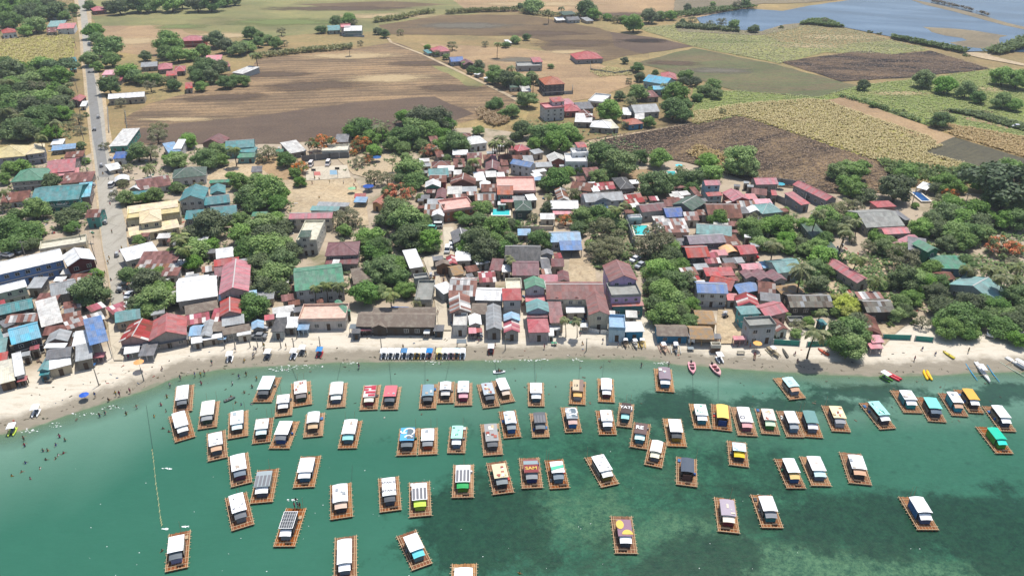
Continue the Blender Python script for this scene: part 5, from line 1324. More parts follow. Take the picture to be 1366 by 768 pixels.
trees('A3', '''(120,30,100 M)(60,35,50 M)(200,52,60 P)(265,37,50 P)(395,55,100 M)(430,77,70 M)(500,87,50 M)(550,100,50 O)(585,102,50 M)(635,127,100 M)(715,87,90 M)(770,87,60 L)(825,82,60 L)(910,42,45 M)(885,112,35 M)(935,107,50 O)(1025,122,40 O)(1085,117,55 O)(1148,132,60 M)(1250,147,60 M)(1040,22,30 M)(1165,27,50 O)(1210,17,50 M)(30,207,50 M)(85,192,40 M)
(60,392,90 P)(120,382,90 P)(30,402,80 M)(70,432,80 M)(110,402,70 M)(210,342,35 L)(150,422,50 M)(90,512,100 L)(560,492,60 M)(655,347,60 M)(670,397,60 M)(610,417,40 O)(745,377,40 M)(650,477,100 M)(620,522,70 O)(510,572,130 L)(900,387,80 M)(890,422,60 M)(950,422,60 M)(845,492,140 L)(840,565,130 M)(900,542,70 M)(890,592,90 M)(960,502,60 M)(1000,472,80 L)(1040,442,80 L)(1060,482,70 L)(1090,572,40 O)(715,627,70 M)(590,642,50 O)(590,312,40 M)(800,432,40 P)(730,462,50 L)''')
trees('A4', '''(830,412,110 L)(940,442,110 M)(1045,467,100 M)(1110,502,80 M)(1235,397,110 M)(1310,412,120 L)(1235,517,100 M)(1295,542,80 M)(920,617,100 M)(520,442,65 M)(570,537,40 L)(610,552,30 S)(645,567,30 S)(728,567,25 S)(505,527,20 S)(415,502,20 S)(325,112,40 O)(100,142,30 S)(555,167,30 S)(605,177,30 S)(1050,287,35 S)''')

# standing crops, hedges of banana and scrub: nobody could count them
def in_poly(P, x, y):
    c = np.zeros(len(x), bool); n = len(P)
    for i in range(n):
        x0, y0 = P[i]; x1, y1 = P[(i + 1) % n]
        k = ((y0 > y) != (y1 > y)) & (x < (x1 - x0) * (y - y0) / (y1 - y0 + 1e-12) + x0); c ^= k
    return c
def crop(name, poly, mat, cnt, h, wdt, z=.03, blades=3):
    P = [(p.x, p.y) for p in (G(a, b, 0) for a, b in poly)]; xs = [p[0] for p in P]; ys = [p[1] for p in P]
    x = RNG.uniform(min(xs), max(xs), cnt * 3); y = RNG.uniform(min(ys), max(ys), cnt * 3); k = in_poly(P, x, y); x = x[k][:cnt]; y = y[k][:cnt]
    V = []; F = []
    for a, b in zip(x, y):
        hh = h * RNG.uniform(.6, 1.2); t0 = RNG.uniform(0, 6.28)
        for j in range(blades):
            t = t0 + j * 6.283 / blades + RNG.uniform(-.4, .4); cx, cy = math.cos(t), math.sin(t); ww = wdt * RNG.uniform(.35, .6); ln = wdt * RNG.uniform(.9, 1.8); kx = len(V)
            V += [(a - cy * ww * .6, b + cx * ww * .6, z + hh * .45), (a + cy * ww * .6, b - cx * ww * .6, z + hh * .45), (a + cx * ln + cy * ww, b + cy * ln - cx * ww, z + hh), (a + cx * ln - cy * ww, b + cy * ln + cx * ww, z + hh * .9)]; F.append((kx, kx + 1, kx + 2, kx + 3))
    me = bpy.data.meshes.new(name); me.from_pydata(V, [], F); me.materials.append(mat); me.update(); o = put(name, me); o['kind'] = 'stuff'; return o
ycane = leafmat('ripe_cane_leaves', 'b2a85c', 'd0c67c', k=.9); gcane = leafmat('green_cane_leaves', '869a54', 'aab06c', k=.8); pcane = leafmat('pale_cane_leaves', '98a060', 'b8b47c', k=.85); ocane = leafmat('dry_cane_leaves', 'b09c68', 'd0b888', k=.85); dcane = leafmat('burnt_cane_stalks', '5a4a3c', 'b09878', k=.85); banana = leafmat('banana_leaves', '566434', '94945c'); scrub = leafmat('scrub_leaves', '4a5e34', '6f8248')
FP = {n_: p for n_, p, _ in FIELDS}
crop('sugar_cane', FP['ripe_cane_field'], ycane, 8500, 1.0, .6); crop('sugar_cane', FP['young_cane_field'], gcane, 8000, .6, .55)
crop('sugar_cane', FP['pale_cane_field'], pcane, 6000, .6, .55); crop('sugar_cane', FP['dry_cane_field'], ocane, 2500, 1.0, .6); crop('sugar_cane', FP['left_cane_field'], ycane, 3500, .9, .6)
crop('burnt_cane_stalks', FP['burnt_cane_field'], dcane, 6500, .5, .4); crop('burnt_cane_stalks', FP['burnt_field'], dcane, 2500, .4, .5)
def band(pts, wpx): return pts + [(a, b - wpx) for a, b in reversed(pts)]
crop('banana_hedge', band([(340, 79), (370, 76), (400, 72), (440, 69), (470, 66)], 4), banana, 480, 2.6, 1.0)
crop('banana_hedge', band([(500, 31), (530, 28), (560, 21), (580, 18)], 3), banana, 420, 3.2, 1.2); crop('banana_hedge', band([(595, 20), (640, 17), (690, 16)], 2.5), banana, 350, 3, 1.1)
crop('banana_hedge', band([(690, 18), (720, 22), (760, 24), (800, 27), (840, 34)], 4), banana, 600, 2.6, 1.1); crop('dry_scrub', [(636, 148), (660, 146), (682, 164), (660, 170), (640, 160)], ocane, 350, 2, .8)
crop('bank_scrub', [(1066, 34), (1080, 29), (1100, 28), (1125, 38), (1108, 37), (1080, 34)], scrub, 900, 2.5, 1.2); crop('bank_scrub', [(1190, 50), (1235, 58), (1292, 69), (1285, 72), (1235, 62), (1190, 53)], scrub, 700, 2.5, 1.2)
crop('bank_scrub', [(1310, 70), (1340, 62), (1366, 50), (1420, 36), (1420, 55), (1366, 66), (1330, 75)], scrub, 1800, 3, 1.5); crop('bank_scrub', [(860, 24), (930, 14), (1000, 8), (1010, 11), (940, 20), (880, 27)], scrub, 900, 2.5, 1.2)
crop('bank_scrub', [(905, 34), (945, 36), (985, 41), (985, 44), (930, 40), (900, 38)], scrub, 500, 2.5, 1.2); crop('dike_scrub', [(1240, 3), (1300, 17), (1318, 23), (1318, 21), (1290, 13), (1250, 3)], leafmat('dike_leaves', '5c5648', '7f7864'), 160, 2.4, 1.2)
crop('field_edge_scrub', [(1120, 128), (1160, 136), (1240, 166), (1235, 167), (1150, 138), (1118, 130)], scrub, 260, 1.6, .8); crop('field_edge_scrub', [(1260, 148), (1300, 150), (1366, 168), (1366, 176), (1300, 158)], scrub, 700, 1.5, .9)
crop('dry_scrub', [(915, 205), (930, 196), (990, 215), (1010, 235), (960, 232)], ocane, 350, 1.6, .7); crop('dry_scrub', [(1170, 215), (1240, 225), (1300, 232), (1290, 246), (1190, 240)], scrub, 500, 2, .9)
crop('flower_beds', [(786, 96), (812, 90), (835, 94), (845, 100), (800, 104)], leafmat('bedding', '9a9468', 'd4cc90'), 320, .8, .5)

# undergrowth filling the yards and groves
ug = leafmat('undergrowth_leaves', '466030', '6c8348', k=.9)
for poly, cnt in [([(1180, 300), (1366, 300), (1366, 425), (1240, 420), (1150, 380)], 2600), ([(1060, 330), (1180, 340), (1200, 420), (1110, 420), (1060, 400)], 1100), ([(990, 280), (1060, 285), (1110, 330), (1060, 345), (1000, 330)], 700), ([(850, 340), (905, 330), (905, 430), (862, 420)], 700), ([(450, 300), (570, 300), (560, 400), (460, 400)], 1000),
                  ([(0, 220), (120, 215), (125, 300), (0, 330)], 900), ([(0, 95), (95, 90), (100, 190), (0, 185)], 1500), ([(230, 270), (390, 270), (390, 390), (230, 370)], 900), ([(620, 300), (720, 290), (720, 350), (620, 340)], 500), ([(790, 290), (850, 290), (850, 370), (790, 360)], 600), ([(460, 160), (600, 160), (640, 205), (560, 215), (460, 230)], 800), ([(690, 160), (790, 165), (880, 210), (780, 225), (700, 190)], 700), ([(0, 0), (100, 0), (95, 45), (0, 50)], 900), ([(160, 200), (270, 195), (260, 260), (160, 260)], 350)]:
    crop('undergrowth', poly, ug, int(cnt * .42), .8, .7)
# ------------------------------------------------------------------ bamboo cottage rafts
def bamboo(name, a, b, c, k=.8):
    n = NT(name); isl = n.island(); ob = n.obj()
    sep = n.n('ShaderNodeSeparateXYZ'); n.l(ob, sep.inputs[0])
    base = n.mix(isl, lin(a, k), lin(b, k))
    wetf = n.math('MULTIPLY_ADD', sep.outputs['Y'], -.30, -.75, clamp=True)       # the low front end stands awash and stays wet
    wetf = n.math('MULTIPLY', wetf, remap(n, n.noise(.9, 5, ob, .7), .4, 1.5), clamp=True)
    base = n.mix(wetf, base, n.mix(isl, lin(c, .62), lin('b0622f', .7)))
    base = n.mix(.6, base, n.ramp(n.noise(1.1, 6, ob, .7), [(.3, (.62, .6, .58)), (.6, (1.05, 1.05, 1.05))]), 'MULTIPLY')
    base = n.hsv(base, .5, remap(n, n.orand(), .9, 1.15), remap(n, n.orand(), .88, 1.12))
    n.col(base); n.b.inputs['Roughness'].default_value = .75; return n.m
BAMB = [bamboo('bamboo_pale', 'd8a87c', 'a07450', 'a25628', .66), bamboo('bamboo_brown', 'c48c5e', '8c6040', '9a4e20', .62), bamboo('bamboo_red', 'b8784a', '8a5434', 'a24c1c', .62)]
POLE = plain('bamboo_pole', 'd8b890', .72, .7); POLED = plain('dark_post', '4f443a', .6)
def clothmat(hexc, name='tarpaulin'):
    key = ('t', hexc)
    if key in MC: return MC[key]
    n = NT(name + '_' + hexc); c = n.obj(); f = n.noise(1.0, 6, c, .65)
    base = n.mix(f, lin(hexc, .78), lin(hexc, .98))
    base = n.mix(n.math('MULTIPLY', n.ramp(n.noise(2.1, 7, c, .75), [(.56, (0, 0, 0)), (.72, (1, 1, 1))]), .28), base, lin('7c7468', .8))
    n.col(n.hsv(base, .5, 1, remap(n, n.orand(), .9, 1.06))); n.b.inputs['Roughness'].default_value = .6; n.bump(n.noise(1.6, 4, c), .5, .08); MC[key] = n.m; return n.m
def arch(m, x0, x1, y0, y1, z, rise, th=.05, seg=8, drop=0.0, sag=.03):
    ns = 5
    for k in range(seg):
        ta, tb = k / seg, (k + 1) / seg; za, zb = rise * math.sin(math.pi * ta), rise * math.sin(math.pi * tb); xa, xb = x0 + (x1 - x0) * ta, x0 + (x1 - x0) * tb
        for j in range(ns):
            a, b = j / ns, (j + 1) / ns; ya, yb = y0 + (y1 - y0) * a, y0 + (y1 - y0) * b
            da, db = z - drop * (1 - a) + sag * math.cos(a * 12.566), z - drop * (1 - b) + sag * math.cos(b * 12.566)
            m.face([(xa, ya, da + za), (xb, ya, da + zb), (xb, yb, db + zb), (xa, yb, db + za)]); m.face([(xa, yb, db + za - th), (xb, yb, db + zb - th), (xb, ya, da + zb - th), (xa, ya, da + za - th)])
            if j == 0: m.face([(xa, ya, da + za), (xa, ya, da + za - th), (xb, ya, da + zb - th), (xb, ya, da + zb)])
            if j == ns - 1: m.face([(xb, yb, db + zb), (xb, yb, db + zb - th), (xa, yb, db + za - th), (xa, yb, db + za)])
            if k == 0: m.face([(xa, ya, da), (xa, yb, db), (xa, yb, db - th), (xa, ya, da - th)])
            if k == seg - 1: m.face([(xb, ya, da), (xb, ya, da - th), (xb, yb, db - th), (xb, yb, db)])
XP = MB(); XP.tube([(-.5, 0, 0), (0, 0, .004), (.5, 0, 0)], [.085, .08, .07], 6); XPM = XP.mesh('cross_pole', POLE, True)
BN = MB(); BN.box(-.5, .5, -.2, .2, .38, .44); BN.box(-.46, -.38, -.16, .16, 0, .38); BN.box(.38, .46, -.16, .16, 0, .38); BNM = BN.mesh('bench', WOODD)
TBm = MB(); TBm.box(-.5, .5, -.5, .5, .7, .75); TBm.box(-.06, .06, -.06, .06, 0, .7); TBM = TBm.mesh('table', WOODD)
def text_mesh(s, size, mat, name='lettering'):
    cu = bpy.data.curves.new(name, 'FONT'); cu.body = s; cu.size = size; cu.extrude = .015; cu.align_x = 'CENTER'; cu.align_y = 'CENTER'
    cu.offset = size * .02; o = bpy.data.objects.new(name, cu); C.objects.link(o); dg = bpy.context.evaluated_depsgraph_get()
    me = bpy.data.meshes.new_from_object(o.evaluated_get(dg)); bpy.data.objects.remove(o); me.name = name; me.materials.clear(); me.materials.append(mat); return me
INKD = plain('sign_dark', '3c3c40', .8); INKW = plain('sign_white', 'f2f0ea', .95); INKY = plain('sign_yellow', 'd8b85c', .85)
RAFTS = []
def raft(tile, NL, NR, FL, roof, awn, front, words, deck=0, decor=None, side=None, noawn=False, long_=False, text=None):
    a, b, c = [G(*T(tile, *q), SEA + .35) for q in (NL, NR, FL)]
    v = c - a; L = min(max(v.length, 8.2), 12.8); v.normalize(); u = Vector((v.y, -v.x, 0)); W = max(3.6, min(5.6, (b - a).dot(u)))
    cen = (a + b) / 2 + v * v.dot(a - b) * 0 ; cen = a + u * W / 2 + v * (L / 2) + v * (v.dot(b - a)) / 2
    rz = math.atan2(-v.x, v.y); rg = random.Random(int(cen.x * 13 + cen.y * 7))
    o = thing('bamboo_raft', words, 'raft', (cen.x, cen.y, SEA), rz, 'floating bamboo cottages moored off the beach')
    hx, hy = W / 2 - .12, L / 2
    d = MB(); n_ = int(W / .22)
    for i in range(n_):                                  # decking poles of the main platform
        x = -hx + .06 + (2 * hx - .12) * i / (n_ - 1); e0 = rg.uniform(0, .15); e1 = rg.uniform(0, .25)
        cut = rg.uniform(-hy * .2, hy * .4)
        d.box(x - .088, x + .088, -hy + e0, cut - .02, .27, .36 + rg.uniform(0, .02)); d.box(x - .088, x + .088, cut + .02, hy - e1, .27, .36 + rg.uniform(0, .02))
    for i in range(5):
        x = -hx + .3 + (2 * hx - .6) * i / 4; d.tube([(x, -hy + .1, .05), (x, hy - .1, .05)], .15, 6)
    dk = d.build('deck', BAMB[deck], o)
    nx = 13
    for i in range(nx):
        y = -hy + .25 + (L - .5) * i / (nx - 1) + rg.uniform(-.1, .1); q = put('cross_pole', XPM, o); q.location = (rg.uniform(-.06, .06), y, .41 if i % 2 else .22); q.scale = (W * rg.uniform(1.03, 1.13), .8, .8)
        q.rotation_euler = (0, 0, rg.uniform(-.02, .02))
    rim = MB()
    for x in (-hx, hx): rim.tube([(x, -hy, .40), (x, 0, .42), (x, hy, .40)], .07, 5)
    for i in range(6):
        x = -hx + .35 + (2 * hx - .7) * i / 5 + rg.uniform(-.08, .08); rim.tube([(x, -hy + .1, .41), (x, -hy + rg.uniform(1.2, 1.7), .42)], .045, 4)
    for x in (-hx + .38, hx - .42): rim.tube([(x, -hy + 1.4, .47), (x + .05, hy - .3, .47)], .05, 4)
    rim.tube([(-hx, -hy + .08, .45), (hx, -hy + .08, .45)], .075, 5); rim.build('edge_pole', POLE, o)
    # the hut
    rw = W * .67 if not long_ else W * .64; y0, y1 = -hy + 2.6, hy - 2.7; 
    if long_: y0 = -hy + 2.0
    z = 2.4; rise = rg.choice([.05, .1, .16, .22]) if not decor and not text else .07; rw *= rg.uniform(.92, 1.06); y1 += rg.uniform(-.5, .5); z += rg.uniform(-.15, .1)
    m = MB(); arch(m, -rw / 2, rw / 2, y0 - .15, y1, z, rise, sag=rg.uniform(.0, .05)); rf = m.build('roof', clothmat(roof), o)
    fr = MB(); fw = rw * .44
    for x in (-fw, fw):
        for y in (y0 + .1, (y0 + y1) / 2, y1 - .2): fr.tube([(x, y, .36), (x, y, z)], .05, 5)
    fr.build('posts', POLED, o)
    sw = MB(); sc = side or rg.choice(['6c6864', '7a766e', '8a8070', '5c6a74', '9a9284', '54504c'])
    for sx in (-1, 1): sw.box(sx * fw - .03, sx * fw + .03, y0 + .15, y1 - .25, .40, 1.35 if not side else 2.1)
    sw.box(-fw + .04, fw - .04, y1 - .22, y1 - .16, .40, 1.7); sw.build('side_screen', clothmat(sc), o)
    yb = y0 + .1; ya = -hy + 1.45; aw = rw * .80; fwd = rw * .66
    if not noawn:
        m = MB(); arch(m, -aw / 2, aw / 2, ya - .1, yb - .05, 2.05, .10, drop=.42); m.build('awning', clothmat(awn), o)
    ft = MB(); ft.box(-fwd / 2, fwd / 2, ya + .10, ya + .16, .40, 1.4 if not noawn else 1.9); ft.box(-fwd / 2, -fwd / 2 + .05, ya + .17, yb + .3, .40, 1.4); ft.box(fwd / 2 - .05, fwd / 2, ya + .17, yb + .3, .40, 1.4)
    ft.build('front_screen', clothmat(front), o)
    for sx in (-1, 1):
        q = put('bench', BNM, o); q.location = (sx * (fw - .3), (y0 + y1) / 2, .36); q.rotation_euler = (0, 0, math.pi / 2); q.scale = ((y1 - y0) * .8, 1, 1)
    q = put('table', TBM, o); q.location = (0, (y0 + y1) / 2, .36); q.scale = (.8, 2.2, 1)
    # clutter on the open ends
    if rg.random() < .7:
        q = put('deck_bench', BNM, o); q.location = (rg.uniform(-.8, .8), -hy + .75, .38); q.scale = (rg.uniform(1, 1.8), 1, .8)
    zt = z + rise + .05
    rl, rm = y0 - .1, y1 - .1
    def patch(x0, x1, ya_, yb_, col, nm='painted_panel', k=0):
        p = MB(); p.box(x0 * rw, x1 * rw, rl + (rm - rl) * ya_, rl + (rm - rl) * yb_, zt - .03 + k * .012, zt - .015 + k * .012); return p.build(nm, clothmat(col), rf)
    if decor == 'grey_stripes':
        for i in range(4): patch(-.46 + i * .245, -.29 + i * .245, .03, .72, '77777a', 'dark_stripe')
    elif decor == 'red_stripes':
        for i, (x0, x1, a_, b_) in enumerate([(-.5, -.1, .55, .72), (-.35, .5, .3, .5), (-.5, .1, .8, .95), (.1, .5, .6, .98), (-.1, .5, .04, .22)]): patch(x0, x1, a_, b_, 'b8384a', 'red_patch', i)
    elif decor == 'swirl':
        m = MB()
        for (cx, cy, r0, t0, t1) in ((.12, .68, 1.15, -1.0, 3.4), (-.25, .72, .7, 3.0, 5.6), (.1, .2, .8, .2, 3.0)):
            pts = [(cx * rw + r0 * math.cos(t), rl + (rm - rl) * cy + r0 * math.sin(t), 0) for t in np.linspace(t0, t1, 12)]
            for i in range(11):
                A, B = Vector(pts[i]), Vector(pts[i + 1]); s = (B - A).normalized(); pn = Vector((-s.y, s.x, 0)) * .16; A.x = max(-rw * .48, min(rw * .48, A.x)); B.x = max(-rw * .48, min(rw * .48, B.x))
                m.face([tuple(q_ + Vector((0, 0, zt))) for q_ in (A - pn, B - pn, B + pn, A + pn)])
        m.build('painted_scroll', INKW, rf); patch(-.02, .48, .1, .95, '66747c', 'grey_panel')
    elif decor == 'mural':
        cols = ['b46a58', 'efe7d6', 'c8b48c', '9a4f46', 'f4f2ec']; 
        for i in range(9):
            x = rg.uniform(-.46, .2); y = rg.uniform(.02, .8); patch(x, x + rg.uniform(.12, .26), y, y + rg.uniform(.06, .2), cols[i % 5], 'painted_patch', i)
    elif decor == 'green_mural':
        for i in range(7):
            x = rg.uniform(-.42, .2); y = rg.uniform(.05, .8); patch(x, x + rg.uniform(.05, .2), y, y + rg.uniform(.04, .22), ['6fb8a0', '3f7a68', 'dff0ea'][i % 3], 'painted_patch', i)
    elif decor == 'diag':
        m = MB(); m.face([(-rw * .49, rl + (rm - rl) * .2, zt), (rw * .49, rl + (rm - rl) * .42, zt), (rw * .49, rl + (rm - rl) * .66, zt), (-rw * .49, rl + (rm - rl) * .5, zt)]); m.build('green_band', clothmat('5cc4a0'), rf)
    elif decor == 'grid':
        m = MB(); A, B = -rw * .5, rw * .5
        for x in (A, B - .1): m.box(x, x + .1, rl, rm, zt - .02, zt + .03)
        for y in (rl, rm - .1): m.box(A + .1, B - .1, y, y + .1, zt - .02, zt + .03)
        for i in range(1, 5): m.box(A + .1, B - .1, rl + (rm - rl) * i / 5, rl + (rm - rl) * i / 5 + .04, zt - .02, zt + .01)
        for i in range(1, 6): m.box(A + rw * i / 6, A + rw * i / 6 + .04, rl + .1, rm - .1, zt - .02, zt + .012)
        m.build('roof_frame', INKW, rf)
    elif decor == 'ring':
        m = MB()
        for t in np.linspace(0, 5.9, 16):
            t2 = t + .39; cx, cy = -.25 * rw, rl + (rm - rl) * .3
            m.face([(cx + r_ * math.cos(tt), cy + r_ * math.sin(tt), zt) for r_, tt in ((.42, t), (.6, t), (.6, t2), (.42, t2))])
        m.build('ring_emblem', INKD, rf)
    elif decor == 'yellow_signs':
        m = MB(); cx, cy = -.3 * rw, rl + (rm - rl) * .70
        m.face([(cx + .75 * math.cos(t), cy + 1.15 * math.sin(t), zt) for t in np.linspace(0, 6, 14)]); m.face([(cx + .45 * rw + 1.05 * math.cos(t), rl + .35 + 1.2 * max(0, math.sin(t)), zt + .01) for t in np.linspace(0, math.pi, 10)]); m.build('yellow_sign', INKY, rf)
    elif decor == 'half':
        patch(-.5, .12, .05, .98, 'cdbb9c', 'cream_panel')
    elif decor == 'stains':
        for i in range(5):
            x = rg.uniform(-.42, .25); y = rg.uniform(.02, .85); patch(x, x + rg.uniform(.06, .2), y, y + rg.uniform(.02, .05), '4f4f52', 'loose_tie', i)
    elif decor == 'signboard':
        patch(-.5, .5, .62, .9, '8fa0a4', 'lettered_band'); patch(-.44, .5, .02, .6, '8a3a3c', 'maroon_panel'); 
    if text:
        for s, size, fx, fy, mt in text:
            q = put('lettering', text_mesh(s, size, mt), rf); q.location = (fx * rw, rl + (rm - rl) * fy, zt + .03)
    if not decor and not text and rg.random() < .55:
        for i in range(rg.choice([1, 2, 3])):
            x = rg.uniform(-.48, .2); y = rg.uniform(.02, .7); p = MB(); p.box(x * rw, (x + rg.uniform(.1, .3)) * rw, rl + (rm - rl) * y, rl + (rm - rl) * (y + rg.uniform(.05, .28)), zt - rise * .35, zt - .01 + i * .012); p.build('roof_patch', clothmat(rg.choice(['c8c8c4', 'a8b4b8', 'd8ccb8', 'b8a898', '9aa0a4', 'e0d8cc'])), rf)
    if rg.random() < .6:
        p = MB(); x = rg.choice([-1, 1]) * (hx - .45); y = rg.uniform(-hy * .5, hy * .5); p.tube([(x, y, .36), (x, y, .95)], [.26, .24], 9); p.build('water_drum', plain('drum', rg.choice(['2c5c9c', '8a8a88', 'd8d8d4', '3c7c5c']), .85), o)
    if rg.random() < .6:
        p = MB(); x = rg.choice([-1, 1]) * (hx - .5); y = rg.uniform(-hy * .4, hy * .8); p.box(x - .3, x + .3, y - .45, y + .45, .37, .7); p.build('crate', plain('crate', rg.choice(['c04840', '3c6c9c', 'b09878', 'd8d4cc', '4c4c4c']), .85), o)
    # a bamboo flag pole or two on the landward end
    for k in range(rg.choice([0, 0, 1, 2])):
        m = MB(); x = rg.uniform(-hx, hx); m.tube([(x, hy - .2, .3), (x + .1, hy - .1, 3.2)], [.04, .025], 5); m.build('mooring_stake', POLE, o)
    RAFTS.append((o, W, L, v)); return o
Wt = 'f6f6f4'
